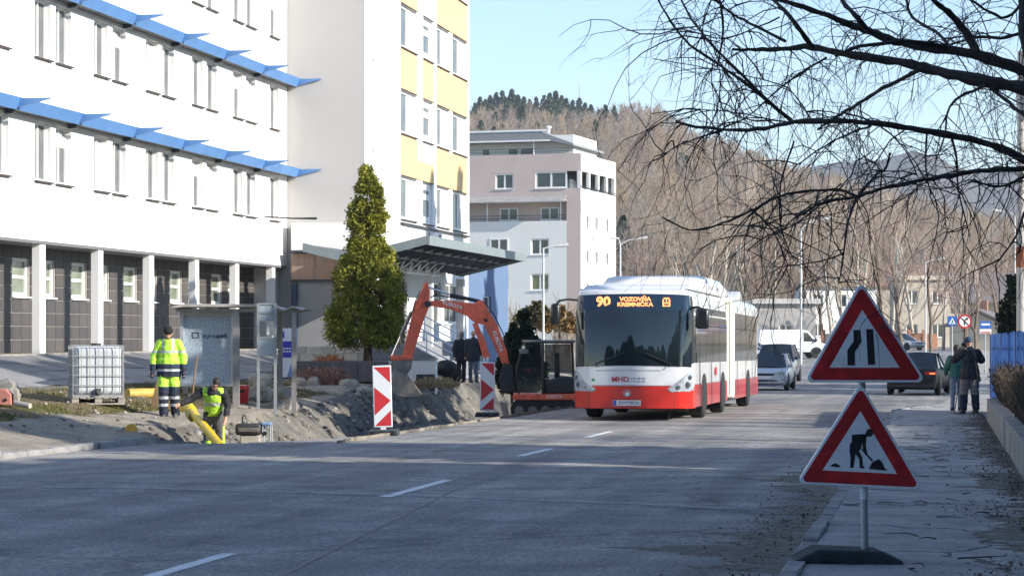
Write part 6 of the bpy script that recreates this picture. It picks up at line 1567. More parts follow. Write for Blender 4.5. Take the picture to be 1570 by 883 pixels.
# tools near the first worker
o = thing('wooden_plank', 'two worn wooden planks leaning behind the walking worker', 'plank', (*G(241, 47.5), gz(*G(241, 47.5))), TH)
for x0, x1 in ((-.08, .12), (.28, .22)):
    m = MB(); m.prism([(x0 - .06, 0), (x0 + .06, 0), (x1 - .08 + .06, .55), (x1 - .08 - .06, .55)], .0, .05, 'y'); m.build('plank', M('plank_wood', (.22, .14, .08), .9, .3, 2, stretch=(8, 8, 1)), o)
o = thing('shovel', 'shovel with brown wooden handle leaning on the advertising panel', 'shovel', (*G(298, 51.0), gz(*G(298, 51.0)) - .1), TH)
m = MB(); m.tube([(-.05, 0, .1), (0, .03, .7), (.05, .1, 1.12)], .02, 7); m.build('handle', M('handle_wood', (.20, .13, .08), .8, .2), o)
m = MB(); m.add([(-.14, 0, .30), (.04, 0, .32), (.05, .03, .04), (-.05, .04, -.04), (-.15, .03, .03)], [(0, 1, 2, 3, 4)]); m.build('blade', STEEL, o)
# ------------------------------------------------------------------ trees, hedges, hill, far street furniture
def np_mesh(name, V, Fq, mats, mi=None, smooth=False):
    me = bpy.data.meshes.new(name); V = np.asarray(V, np.float32); Fq = np.asarray(Fq, np.int32); k = Fq.shape[1]
    me.vertices.add(len(V)); me.vertices.foreach_set('co', V.ravel()); me.loops.add(Fq.size); me.loops.foreach_set('vertex_index', Fq.ravel())
    me.polygons.add(len(Fq)); me.polygons.foreach_set('loop_start', np.arange(0, Fq.size, k, dtype=np.int32)); me.polygons.foreach_set('loop_total', np.full(len(Fq), k, np.int32))
    for m in mats: me.materials.append(m)
    if mi is not None: me.polygons.foreach_set('material_index', mi)
    if smooth: me.polygons.foreach_set('use_smooth', [True]*len(Fq))
    me.update(calc_edges=True); me.validate(); return me
def grow(q, p, d, L_, r, lvl, maxl, out, spread, upw, nseg=4, kids=(3, 5)):
    pts = [p.copy()]; dd = d.normalized(); rad = [r]
    for i in range(nseg):
        dd = (dd + Vector((q.uniform(-1, 1), q.uniform(-1, 1), q.uniform(-1, 1))) * .16 + Vector((0, 0, upw * .09))).normalized()
        pts.append(pts[-1] + dd * L_ / nseg); rad.append(max(.004, r * (1 - (i + 1) / nseg * (.55 if lvl == 0 else .8))))
    out.append((pts, rad, lvl))
    if lvl >= maxl: return
    n = q.randint(*kids) + (3 if lvl == 0 else 0)
    for k in range(n):
        t = q.uniform(.28 if lvl == 0 else .2, 1.0); i = min(nseg - 1, int(t * nseg)); f_ = t * nseg - i
        b = pts[i].lerp(pts[i+1], f_); ax = (pts[i+1] - pts[i]).normalized()
        az = q.uniform(0, 6.28); o = ax.orthogonal().normalized(); o2 = ax.cross(o)
        nd = (ax * math.cos(spread) + (o * math.cos(az) + o2 * math.sin(az)) * math.sin(spread) * q.uniform(.7, 1.2)).normalized()
        grow(q, b, nd, L_ * q.uniform(.42, .66) * (1 - .25 * t if lvl == 0 else 1), max(.004, rad[i] * q.uniform(.42, .6)), lvl + 1, maxl, out, spread, upw, 3, kids)
def paths_mesh(paths, sides=(7, 5, 4, 3, 3), minr=0.):
    m = MB()
    for pts, rad, l in paths: m.tube(pts, [max(minr, r) for r in rad], sides[min(l, len(sides)-1)], cap=False)
    return m
BARK_P = M('bark_pale', (.60, .55, .47), .9, .25, 3, col2=(.42, .37, .30)); BARK_B = M('bark_brown', (.17, .125, .095), .95, .3, 3); TWIG_M = M('twigs_mauve', (.34, .245, .205), .95, .25, .4); TWIG_Y = M('twigs_tan', (.38, .31, .24), .95, .25, .4)
PROTO = {}
def proto_tree(seed, h, spread, upw, trunk_r, levels=4, kids=(3, 4)):
    q = random.Random(seed); out = []
    grow(q, Vector((0, 0, -.2)), Vector((q.uniform(-.06, .06), q.uniform(-.06, .06), 1)), h * .72, trunk_r, 0, levels, out, spread, upw, 6, kids)
    return paths_mesh([o for o in out if o[2] <= 1], minr=.02), paths_mesh([o for o in out if o[2] > 1], minr=.012)
TREES = []
for i, (sd, h, sp, up, tr, lv, kd) in enumerate(((11, 13, .55, 1.0, .17, 4, (3, 4)), (12, 15, .45, 1.3, .16, 4, (3, 4)), (13, 11, .7, .7, .18, 4, (3, 5)), (14, 16, .4, 1.5, .2, 4, (3, 4)), (15, 12, .6, .9, .15, 4, (3, 4)))):
    a, b = proto_tree(sd, h, sp, up, tr * 1.25, lv, kd); TREES.append((a, b, h))
TM = {}
def bare_tree(px, D, hpx, kind, label, group, pale=True, base=None, rz=None, name='bare_tree'):
    a, b, h = TREES[kind]; x, y = G(px, D); z = (zr(y) - .1) if base is None else base
    key = (kind, pale)
    if key not in TM: TM[key] = (a.mesh('trunk', BARK_P if pale else BARK_B, True, fixn=False), b.mesh('crown', TWIG_Y if pale else TWIG_M, False, fixn=False))
    H = CAMZ + (HY - hpx) / F * D - z; o = thing(name, label, 'tree', (x, y, z), rng.uniform(0, 6.28) if rz is None else rz, group); s = H / (h * 1.12); o.scale = (s * 1.0, s * 1.0, s)
    inst('trunk', TM[key][0], o); inst('crown', TM[key][1], o); return o
grp = 'bare trees beyond the junction'
GPX = [960, 980, 1000, 1030, 1052, 1082, 1098, 1118, 1140, 1162, 1188, 1215, 1242, 1262, 1278, 1300, 1318, 1332, 1350, 1366, 1384, 1402, 1428, 1446, 1466, 1480, 1495, 1512, 1535, 1556]
for i, (px, D, hp, kd, pl_) in enumerate([(1000, 262, 300, 2, 0), (1030, 250, 270, 1, 1), (1052, 240, 285, 0, 1), (1082, 236, 255, 3, 1), (1098, 232, 250, 1, 1), (1118, 240, 262, 0, 1), (1140, 246, 280, 4, 1), (1162, 250, 300, 2, 0), (1188, 240, 275, 1, 1), (1215, 252, 290, 4, 0), (1242, 238, 300, 3, 1), (1262, 245, 310, 1, 0), (1278, 225, 300, 0, 1), (1300, 228, 285, 3, 1), (1318, 235, 270, 1, 1), (1332, 222, 290, 3, 1), (1350, 230, 280, 0, 0), (1366, 215, 275, 1, 1), (1384, 205, 300, 3, 0), (1402, 240, 285, 1, 1), (1428, 200, 300, 4, 0), (1446, 215, 310, 1, 1), (1466, 225, 300, 0, 1), (1480, 170, 330, 2, 0), (1495, 178, 345, 4, 0), (1512, 235, 320, 1, 1), (1535, 240, 330, 0, 0), (1556, 230, 340, 3, 1), (960, 270, 330, 4, 0), (980, 255, 320, 0, 0)]):
    bare_tree(px, D, hp, kd, 'leafless tree with %s trunk, %s from the apartment house in the grove' % ('pale' if pl_ else 'dark brown', ORD[sum(q_ < px for q_ in GPX)]), grp, bool(pl_))
# sparse bare trees on the near bank outside the picture: they break up the sunlight on the road
for i, (x, y, kd, s) in enumerate([(6.5, 39, 2, .75), (9.5, 45.5, 0, .7), (7.6, 35.5, 4, .7), (8, 76, 0, 1.0), (10, 82, 2, 1.1), (8, 90, 4, 1.0), (14, 70, 1, 1.2)]):
    key = (kd, False)
    if key not in TM: TM[key] = (TREES[kd][0].mesh('trunk', BARK_B, True, fixn=False), TREES[kd][1].mesh('crown', TWIG_M, False, fixn=False))
    o = thing('street_tree', 'bare roadside tree on the bank behind the blue fence', 'tree', (x, y, zr(y)), i * 1.3, 'bare trees behind the blue fence'); o.scale = (s, s, s)
    inst('trunk', TM[key][0], o); inst('crown', TM[key][1], o)
# round bare shrubs in front of the apartment house
def shrub_proto(seed, n, h, r, tip=.012):
    q = random.Random(seed); out = []
    for k in range(n):
        a = q.uniform(0, 6.28); t = q.uniform(.15, 1.0)
        grow(q, Vector((q.uniform(-.15, .15) * r, q.uniform(-.15, .15) * r, 0)), Vector((math.cos(a) * t * r, math.sin(a) * t * r, h * q.uniform(.8, 1.2))), h * q.uniform(.7, 1.0), .035, 1, 3, out, .5, .6, 4, (3, 4))
    return paths_mesh(out, (4, 3, 3, 3), tip)
shm = shrub_proto(5, 15, 3.0, 2.0, .018).mesh('twigs', M('shrub_tan', (.34, .27, .19), .95, .2), fixn=False)
for px, py, D, s, lab in ((790, 487, 150, 1.0, 'round leafless tan shrub between the blue corner and the lamp post'), (872, 490, 158, 1.15, 'round leafless tan shrub right behind the bus front corner'), (850, 490, 165, .75, 'smaller leafless tan shrub between lamp post and bus')):
    p = P(px, py, D); o = thing('bare_shrub', lab, 'shrub', (p.x, p.y, zr(p.y)), s * 2); o.scale = (s * .85, s * .85, s); inst('twigs', shm, o)
# conifer crowns built of many small sprays
def conifer(seed, h, prof, ncl, nl, lsz, droop=.35, z0=.9, lobe=.15, inner=.45, two=False, cs=None):
    q = np.random.default_rng(seed); V = []; n = 0
    t = q.random(ncl * 3); az = q.random(ncl * 3) * 6.283; rr = np.array([prof(a, b) if two else prof(a) for a, b in zip(t, az)]); keep = q.random(ncl * 3) < (rr / rr.max() * .8 + .2); t, rr, az = t[keep][:ncl], rr[keep][:ncl], az[keep][:ncl]
    lob = 1 + lobe * np.sin(az * 3 + t * 11) + lobe * .8 * np.sin(az * 5 - t * 17)
    rad = rr * lob * (inner + (1.06 - inner) * q.random(len(t)) ** .55); cx, cy, cz = rad * np.cos(az), rad * np.sin(az), z0 + t * (h - z0)
    out = np.stack([np.cos(az), np.sin(az), np.zeros_like(az)], 1)
    cl = np.repeat(np.arange(len(t)), nl); k = len(cl); csz = (.10 + .14 * (1 - t)) * h / 6 if cs is None else cs * (.7 + .6 * (1 - t))
    pos = np.stack([cx, cy, cz], 1)[cl] + q.normal(size=(k, 3)) * csz[cl][:, None] * np.array([1, 1, .9])
    d = out[cl] * .7 + q.normal(size=(k, 3)) * .5 + np.array([0, 0, .55]) - np.array([0, 0, droop]) * q.random(k)[:, None]; d /= np.linalg.norm(d, axis=1)[:, None]
    s = np.cross(d, q.normal(size=(k, 3))); s /= np.linalg.norm(s, axis=1)[:, None]
    L_ = lsz * (.6 + .8 * q.random(k))[:, None]; w_ = L_ * .33
    v = np.stack([pos - s * w_ * .5, pos + d * L_ * .55 - s * w_, pos + d * L_, pos + d * L_ * .5 + s * w_, ], 1).reshape(-1, 3)
    f = np.arange(4 * k).reshape(-1, 4); return v, f
def leaf_mat(name, c1, c2, sc=1.4):
    return M(name, c1, .75, 0, sc, col2=c2, spec=.25, lo=.35, hi=.65)
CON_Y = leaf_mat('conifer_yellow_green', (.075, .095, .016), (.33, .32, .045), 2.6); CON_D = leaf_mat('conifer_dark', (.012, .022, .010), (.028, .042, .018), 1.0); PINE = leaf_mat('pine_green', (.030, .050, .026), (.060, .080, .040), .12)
def pf(t, az):
    rR = float(np.interp(t, [0, .2, .33, .5, .62, .755, .88, .95, 1], [.95, 1.12, 1.16, .80, .48, .56, .46, .18, .02])); rL = float(np.interp(t, [0, .05, .115, .25, .4, .56, .74, .82, .88, .95, 1], [1.1, 1.35, 1.42, .98, .95, .56, .60, .38, .30, .14, .02]))
    c = math.cos(az - TH); return .87 * ((rR + rL) / 2 + (rR - rL) / 2 * c)
v, f = conifer(3, 6.12, pf, 560, 110, .082, z0=.62, lobe=.10, inner=.55, two=True, cs=.085, droop=.6)
cx_, cy_ = G(562, 72.5); cz_ = .60
ct = thing('conifer', 'yellow green cone-shaped conifer growing in the dark planter before the canopy', 'tree', (cx_, cy_, cz_))
inst('crown', np_mesh('crown', v, f, [CON_Y]), ct)
m = MB(); m.tube([(-.02, 0, -.2), (0, 0, .6), (.02, 0, 2.5), (0, 0, 5.2)], [.11, .09, .06, .02], 9); m.tube([(.17, .05, -.2), (.12, .03, .6), (.1, 0, 1.3)], [.05, .045, .03], 7)
for k in range(26):
    a = rng.uniform(0, 6.28); z = rng.uniform(.9, 4.6); l = pf(max(0, (z - .62) / 5.5), a) * .8; m.tube([(0, 0, z), (math.cos(a)*l*.6, math.sin(a)*l*.6, z + .1), (math.cos(a)*l, math.sin(a)*l, z + .3)], [.03, .018, .006], 5)
m.build('trunk', M('bark_red_brown', (.16, .10, .065), .95, .3, 5), ct)
# tall evergreens along the right of the street: outside the picture, they shade the near road and mirror in the bus
pd = lambda t: max(.1, 1.9 * (min(1, (t + .05) / .12)) ** .6 * (1 - t ** 2.2) ** .8)
v, f = conifer(9, 11, pd, 800, 26, .34, z0=.4); ev = np_mesh('crown', v, f, [CON_D])
mt_ = MB(); mt_.tube([(0, 0, -.3), (0, 0, 5), (0, 0, 10)], [.2, .14, .03], 8); evt = mt_.mesh('trunk', BARK_B)
k = 0
for x, y, s in ([(5.6 + (i % 2) * 1.0, -14 + i * 2.7, .95 + .12 * ((i * 7) % 3)) for i in range(18) if i != 16] + [(-21, -38, 2.1), (-12, -55, 1.5), (-16, -52, 1.7), (-8, -50, 1.6), (-3, -46, 1.5), (-26, -52, 1.5), (-31, -50, 1.4), (3, -44, 1.6), (-36, -46, 1.6)]):
    o = thing('evergreen', 'tall dark evergreen of the dense row along the pavement', 'tree', (x, y, zr(y)), k * 2.1, 'evergreens in the dense row'); o.scale = (s, s, s * ((.82 + .08 * ((k * 5) % 3)) if x > 4.9 and y > -30 else 1))
    inst('crown', ev, o); inst('trunk', evt, o); k += 1
def pine_proto(seed, n=420, ztop=None, z0=3, rr=2.9):
    q = random.Random(seed); m = MB(); hh = 11 if ztop is None else ztop
    for i in range(n):
        t = q.random() ** .8; z = z0 + t * hh; r = (rr * (1 - t) ** .7 + .25) * q.uniform(.25, 1.05); a = q.uniform(0, 6.28); c = Vector((r * math.cos(a), r * math.sin(a), z - r * .15)); s = q.uniform(.35, .7)
        n_ = Vector((q.uniform(-1, 1), q.uniform(-1, 1), q.uniform(-.3, 1))).normalized(); o1 = n_.orthogonal().normalized() * s; o2 = n_.cross(o1).normalized() * s * .7
        m.add([c - o1, c - o2, c + o1 * 1.1, c + o2], [(0, 1, 2, 3)])
    return m.mesh('crown', PINE, fixn=False)
pc2 = pine_proto(4, 800)
# pines added out of view, crowns set high over bare trunks: they shade the slab slope, the street stays lit below
pc = pine_proto(8, 900, 3.4, 11.6, 2.4); pt2 = MB(); pt2.tube([(0, 0, -.3), (0, 0, 13)], [.24, .05], 8); pt2 = pt2.mesh('trunk', BARK_B)
for i in range(11):
    x, y = 6.8 + (i % 2) * .9, 46.0 + i * 2.4
    o = thing('shade_pine', 'added out-of-view pine with crown raised to shade the slab slope', 'tree', (x, y, zr(y)), i * 1.7, 'added pines shading the slab slope'); inst('crown', pc, o); inst('trunk', pt2, o)
for i, (x, y, h) in enumerate(((11, 84.5, 23.5), (12, 89.6, 24.5), (13, 96.5, 21.5))):  # third spruce is added out of view to shade the blue wall
    o = thing('tall_spruce', 'very tall slim spruce on the right side of the street, number by the crossing' if False else ('very tall slim spruce nearest the blue fence', 'very tall slim spruce in the middle of three', 'unseen wider spruce added to shade the low blue wall')[i], 'tree', (x, y, zr(y)), i); s_ = h / 14.3; o.scale = (s_ * (.55, .55, .9)[i], s_ * (.55, .55, .9)[i], s_); inst('crown', pc2, o); inst('trunk', pt2, o)
# dark shrubs behind the digger, dark thuja by the concrete pole
def bush(px, py0, py1, D, wpx, label, mat, seed, base=None):
    p = P(px, py1, D); h = (py1 - py0) / F * D; wd = wpx / 2 / F * D
    v, f = conifer(seed, h, lambda t: wd * max(.15, math.sin(min(1, t * .8 + .35) * 3.0)) , 170, 26, .16, z0=.05)
    o = thing('evergreen_bush', label, 'bush', (p.x, p.y, p.z)); inst('foliage', np_mesh('foliage', v, f, [mat]), o)
    m = MB(); m.tube([(0, 0, -.4), (0, 0, h * .6)], [.06, .02], 6); m.build('stem', BARK_B, o); return o
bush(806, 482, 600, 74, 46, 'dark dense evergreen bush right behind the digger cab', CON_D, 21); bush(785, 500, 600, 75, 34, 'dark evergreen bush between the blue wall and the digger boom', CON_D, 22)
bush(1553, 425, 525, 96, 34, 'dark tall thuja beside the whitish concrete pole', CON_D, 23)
bush(858, 470, 510, 120, 60, 'low tan and orange leafed bush behind the bus mirror', leaf_mat('autumn_leaves', (.20, .11, .035), (.30, .21, .09)), 24)
bush(822, 462, 500, 128, 60, 'dull green low hedge bush below the round tan shrubs', leaf_mat('dull_green', (.07, .065, .03), (.15, .12, .06)), 25)
# reddish dry ground-cover shrub in front of the dark planter
def dry_shrub(px0, px1, D, h, n, label, mat, seed, y0=None):
    q = random.Random(seed); a, b = Vector(G(px0, D)), Vector(G(px1, D)); m = MB(); c = (a + b) / 2; z0 = verge_z(c.x, c.y) if y0 is None else y0
    for i in range(n):
        t = q.random(); p = a.lerp(b, t) - c; e = math.sin(t * math.pi) ** .5; l = h * q.uniform(.5, 1.1) * (.5 + .5 * e)
        p3 = Vector((p.x, p.y + q.uniform(-.5, .5), -.05)); d = Vector((q.uniform(-.6, .6), q.uniform(-.6, .6), 1)) * l
        m.tube([p3, p3 + d * .5, p3 + d + Vector((q.uniform(-.1, .1), q.uniform(-.1, .1), 0))], [.012, .009, .004], 3, cap=False)
        for k in range(3):
            s0 = p3 + d * q.uniform(.4, 1); m.add([s0, s0 + Vector((q.uniform(-.07, .07), q.uniform(-.07, .07), .06)), s0 + Vector((q.uniform(-.07, .07), q.uniform(-.07, .07), .01))], [(0, 1, 2)])
    o = thing('dry_shrub', label, 'shrub', (c.x, c.y, z0)); x = m.build('twigs', mat, o, fixn=False); return o
dry_shrub(455, 530, 66.5, .6, 420, 'reddish brown dry shrub growing at the foot of the dark planter', M('twig_reddish', (.28, .15, .11), .95, .3, 4), 1)
dry_shrub(486, 522, 73, .35, 120, 'small orange dry plant on top of the planter bed', M('twig_orange', (.45, .20, .09), .95, .3, 4), 2, .62)
dry_shrub(640, 700, 75, .35, 200, 'tuft of dry straw coloured grass before the white plinth', M('straw', (.40, .31, .17), .95, .3, 4), 3, -.1)
# dry hedge on the wall beside the pavement
HG = M('hedge_twig', (.085, .062, .045), .95, .35, 5)
hedge = thing('dry_hedge', 'dark brown leafless hedge growing along the top of the low wall', 'hedge', (1.5, 44, zr(44) + .45))
for s_ in range(8):
    q = random.Random(100 + s_); m = MB(); y0 = 26 + s_ * 3.4
    for i in range(330):
        y = y0 + q.random() * 3.4; x = q.uniform(1.16, 1.62 - .006 * (y - 26)); b = Vector((x, y, zr(y) + .42)) ; l = q.uniform(.4, .85)
        d = Vector((q.uniform(-.35, .35), q.uniform(-.6, .6), 1)) * l; m.tube([b, b + d * .5, b + d], [.010, .008, .003], 3, cap=False)
        for k in range(4):
            s0 = b + d * q.uniform(.3, 1); e = s0 + Vector((q.uniform(-.16, .16), q.uniform(-.2, .2), q.uniform(-.05, .2))); m.tube([s0, e], [.005, .002], 3, cap=False)
            w_ = .035; m.add([e, e + Vector((q.uniform(-w_, w_), q.uniform(-w_, w_), w_)), e + Vector((q.uniform(-w_, w_), q.uniform(-w_, w_), -w_))], [(0, 1, 2)])
    m.build('twigs', HG, hedge, rel=True, fixn=False)
# blue slat fence
FB = M('fence_blue', (.035, .15, .46), .55, .25, 2, stretch=(3, 3, .4))
fb = thing('blue_fence', 'bright blue fence of vertical boards above the dry hedge', 'fence', (1.9, 50, zr(50) + .5))
sl_ = MB().box(-.012, .012, -.085, .085, 0, 1.55).mesh('slat', FB)
for k in range(68):
    y = 47.6 + k * .19; xx = 1.56 - .034 * (y - 47)
    inst('slat', sl_, fb, (xx - 1.9 + rng.uniform(-.01, .01), y - 50, zr(y) + .42 - fb.location.z + rng.uniform(-.03, .03)), rz=rng.uniform(-.05, .05))
for z in (.45, 1.25):
    m = MB(); m.tube([(1.60, 47.5, zr(50) + .42 + z), (1.155, 60.4, zr(60) + .42 + z)], .03, 4); m.build('rail', FB, fb, rel=True)
for k in range(6):
    y = 47.7 + k * 2.5; xx = 1.63 - .034 * (y - 47); m = MB(); m.box(xx - .04, xx + .04, y - .04, y + .04, zr(y) + .3, zr(y) + 2.0); m.build('post', DARKM, fb, rel=True)
# concrete pole
p = P(1566, 500, 66); pol = thing('concrete_pole', 'tall whitish concrete pole with rusty band at the blue fence', 'pole', (p.x, p.y, zr(p.y)))
m = MB(); m.tube([(0, 0, 0), (0, 0, 10)], [.15, .11], 14); m.build('shaft', M('pole_concrete', (.50, .47, .44), .9, .12, 2), pol, smooth=True)
m = MB(); z = CAMZ + (HY - 398) / F * 66 - zr(p.y); m.tube([(0, 0, z - .22), (0, 0, z + .35)], [.155, .152], 14); m.build('rust_band', M('rust', (.30, .11, .06), .9, .3, 8), pol, smooth=True)
# street lamps
LMP = M('lamp_grey', (.55, .56, .55), .5, .08)
def lamp(px, pyt, D, arms, label, r=.08, base=None):
    p = P(px, pyt, D); z0 = zr(p.y); o = thing('street_lamp', label, 'street lamp', (p.x, p.y, z0), TH, 'street lamps'); h = p.z - z0
    m = MB(); m.tube([(0, 0, -.1), (0, 0, h)], [r, r * .6], 10); m.build('pole', LMP, o, smooth=True)
    for dx, dz in arms:
        k = D / F; m = MB(); m.tube([(0, 0, h - .05), (dx * k * .4, 0, h + dz * k * .7), (dx * k, 0, h + dz * k)], .04, 6); m.build('arm', LMP, o)
        m = MB(); e = .55 * (1 if dx > 0 else -1); m.tube([(dx * k - e * .2, 0, h + dz * k), (dx * k + e, 0, h + dz * k + .08)], [.06, .11], 8); m.build('lamp_head', M('lamp_head_pale', (.62, .62, .60), .4), o)
    return o
lamp(833, 380, 118, [(22, 2)], 'grey street lamp in front of the white wall of the apartment house'); lamp(951, 374, 170, [(-4, 8), (30, 8)], 'double-armed street lamp at the street side of the apartment house', .1)
lamp(1228, 350, 150, [(36, 14)], 'street lamp with long slanting arm behind the white van', .085); lamp(1419, 402, 190, [(20, 4)], 'thin street lamp standing behind the pale silver hatchback', .08); lamp(1556, 330, 170, [(-22, 6)], 'street lamp with short arm above the grey house roof', .08)
# small traffic signs beyond the crossing
def far_sign(px, pyb, D, label):
    x, y = G(px, D); return thing('traffic_sign', label, 'road sign', (x, y, zr(y)), TH)
SBL = M('sign_blue', (.03, .12, .42), .45); k = 118 / F
o = far_sign(1460, 530, 118, 'square blue pedestrian crossing sign behind the photographer'); zt_ = CAMZ + (HY - 492) * k - o.location.z
m = MB(); m.box(-.24, .24, -.01, .01, zt_ - .24, zt_ + .24); q = m.build('plate', SBL, o)
m = MB(); m.add([(-.17, -.0125, zt_ - .15), (.17, -.0125, zt_ - .15), (0, -.0125, zt_ + .16)], [(0, 1, 2)]); m.build('white_field', SWH, q)
m = MB(); m.box(-.02, .03, -.017, -.0135, zt_ - .08, zt_ + .05); m.box(-.06, -.02, -.017, -.0135, zt_ - .13, zt_ - .07); m.box(.03, .06, -.017, -.0135, zt_ - .13, zt_ - .07); m.build('pictogram', SBK, q)
m = MB(); m.tube([(0, .04, 0), (0, .04, zt_)], .03, 8); m.build('post', GALV, o)
o = far_sign(1479, 530, 117, 'round red-ringed no turning sign next to the blue crossing sign'); zt_ = CAMZ + (HY - 493) * k - o.location.z
m = MB(); m.disc((0, 0, zt_), .35, .02, 'y', 28); q = m.build('plate', SRED, o)
m = MB(); m.disc((0, -.012, zt_), .265, .01, 'y', 28); m.build('white_field', SWH, q)
m = MB(); pr = [(-.05, -.18), (.02, -.18), (.02, .0), (.12, .1), (.16, .05), (.18, .2), (.02, .19), (.07, .15), (-.05, .04)]; m.prism([(a, zt_ + b) for a, b in pr], -.022, -.018, 'y'); m.prism([(-.2, zt_ + .16), (-.16, zt_ + .2), (.2, zt_ - .16), (.16, zt_ - .2)], -.027, -.0225, 'y'); m.build('pictogram', SBK, q)
m = MB(); m.tube([(.06, .05, 0), (.02, .05, zt_ + .3)], .04, 8); m.build('post', BARK_B, o)
o = far_sign(1511, 530, 122, 'blue rectangular sign with white print over a smaller red sign'); k = 122 / F; zt_ = CAMZ + (HY - 498) * k - o.location.z
m = MB(); m.box(-.30, .30, -.01, .01, zt_ - .19, zt_ + .19); q = m.build('plate', SBL, o); m = MB(); m.box(-.22, .22, -.0145, -.0115, zt_ - .02, zt_ + .07); m.build('print', SWH, q)
m = MB(); m.box(-.30, .30, -.01, .01, zt_ - .45, zt_ - .22); q = m.build('lower_plate', SWH, o); m = MB(); m.box(-.26, .26, -.0145, -.0115, zt_ - .43, zt_ - .36); m.build('print', SRED, q)
m = MB(); m.tube([(0, .04, 0), (0, .04, zt_ + .19)], .03, 8); m.build('post', GALV, o)
# ---- the big bare tree that hangs over the pavement
BARK_K = M('bark_black', (.058, .047, .040), .95, .35, 6, bump=.8, bscale=40)
TD = 20.0
TP = P(1790, 500, TD); tz = zr(TP.y) + .4
big = thing('overhanging_tree', 'dark leafless tree with drooping branches hanging over pavement and road', 'tree', (TP.x, TP.y, tz))
zoomp = lambda x, y: (1000 + x / 2.207, y / 2.207)
LIMBS = [
 ([(1420,350),(1258,300),(1150,280),(1000,250),(900,225),(800,205),(650,185),(540,160),(440,165),(350,170),(270,168)], 28, 5, 19.0),
 ([(1420,290),(1258,240),(1100,185),(960,165),(820,140),(740,110),(650,75),(540,35),(430,0),(300,-60)], 24, 6, 20.0),
 ([(740,110),(700,70),(640,0),(600,-70)], 11, 6, 19.8), ([(1100,185),(1060,110),(1000,40),(950,0),(880,-90)], 16, 7, 20.4), ([(540,160),(490,90),(440,30),(405,-5),(330,-80)], 9, 6, 19.0),
 ([(1420,610),(1258,540),(1150,490),(1000,455),(880,435),(780,420),(640,410),(480,415),(380,435),(270,440),(150,430),(80,410)], 16, 4, 18.2),
 ([(1420,560),(1258,570),(1100,580),(980,600),(860,620),(760,645),(690,665),(600,680),(540,705),(480,740)], 11, 3, 17.6),
 ([(690,665),(640,645),(540,645),(430,665),(330,715),(240,755),(130,780),(35,735)], 6, 3, 17.6), ([(400,775),(330,765),(250,762),(130,780)], 3, 2, 17.6), ([(470,410),(380,330),(280,230),(200,150),(130,60),(80,-40)], 7, 3, 18.2),
 ([(470,408),(300,270),(150,170),(80,100),(20,0),(0,-50)], 6, 3, 18.1), ([(450,140),(330,80),(260,40),(210,0),(150,-60)], 6, 4, 19.0), ([(900,240),(780,300),(700,350),(640,385),(560,440)], 9, 4, 19.2),
 ([(590,195),(500,250),(420,310),(330,390),(240,430)], 4, 2, 19.0), ([(1420,540),(1258,600),(1180,630),(1080,615)], 8, 3, 17.9), ([(740,425),(650,460),(560,510),(490,560)], 5, 2, 18.3), ([(700,660),(760,590),(790,570),(805,520)], 6, 4, 17.7),
 ([(1420,470),(1258,390),(1200,340),(1150,300),(1100,250)], 10, 5, 19.2), ([(1250,-50),(1252,60),(1258,140),(1320,330),(1420,520)], 12, 20, 20.2), ([(690,670),(660,760),(645,880),(630,960)], 5, 2, 17.6), ([(1010,455),(1030,540),(1035,640),(1060,740),(1075,800)], 5, 2, 18.2),
 ([(930,440),(925,540),(930,600),(945,660)], 4, 2, 18.2), ([(330,705),(400,770),(440,850),(460,900)], 4, 2, 17.6), ([(640,620),(560,700),(480,760),(370,810),(320,850)], 3, 2, 17.9), ([(480,480),(440,600),(430,690),(440,790),(480,880)], 4, 2, 18.2), ([(1258,720),(1230,800),(1180,870),(1160,900)], 5, 2, 17.4),
 ([(540,410),(460,300),(330,260),(180,230),(0,200)], 3, 1.5, 18.4), ([(420,410),(280,380),(120,370),(0,385)], 3, 1.5, 18.4), ([(250,440),(120,480),(60,510),(10,555)], 3, 1.5, 18.2), ([(430,60),(250,130),(100,100),(-90,105)], 3, 1.5, 18.9), ([(640,380),(760,420),(850,500),(900,600)], 4, 2, 18.6), ([(1000,160),(860,140),(700,160),(620,190)], 9, 5, 19.7),
 ([(1130,290),(1040,330),(1000,380),(990,460),(960,540)], 6, 3, 18.8), ([(1258,110),(1180,130),(1090,130),(960,170)], 8, 4, 20.2), ([(200,0),(170,120),(230,250),(220,400),(250,540)], 2.5, 1.2, 18.6), ([(225,-20),(240,100),(220,230)], 5, 3, 19.1),
 ([(1258,0),(1200,60),(1120,30),(1040,-30)], 6, 4, 20.3), ([(860,0),(880,60),(960,110),(1010,160)], 5, 6, 20.2)]
paths3 = []
qt = random.Random(77)
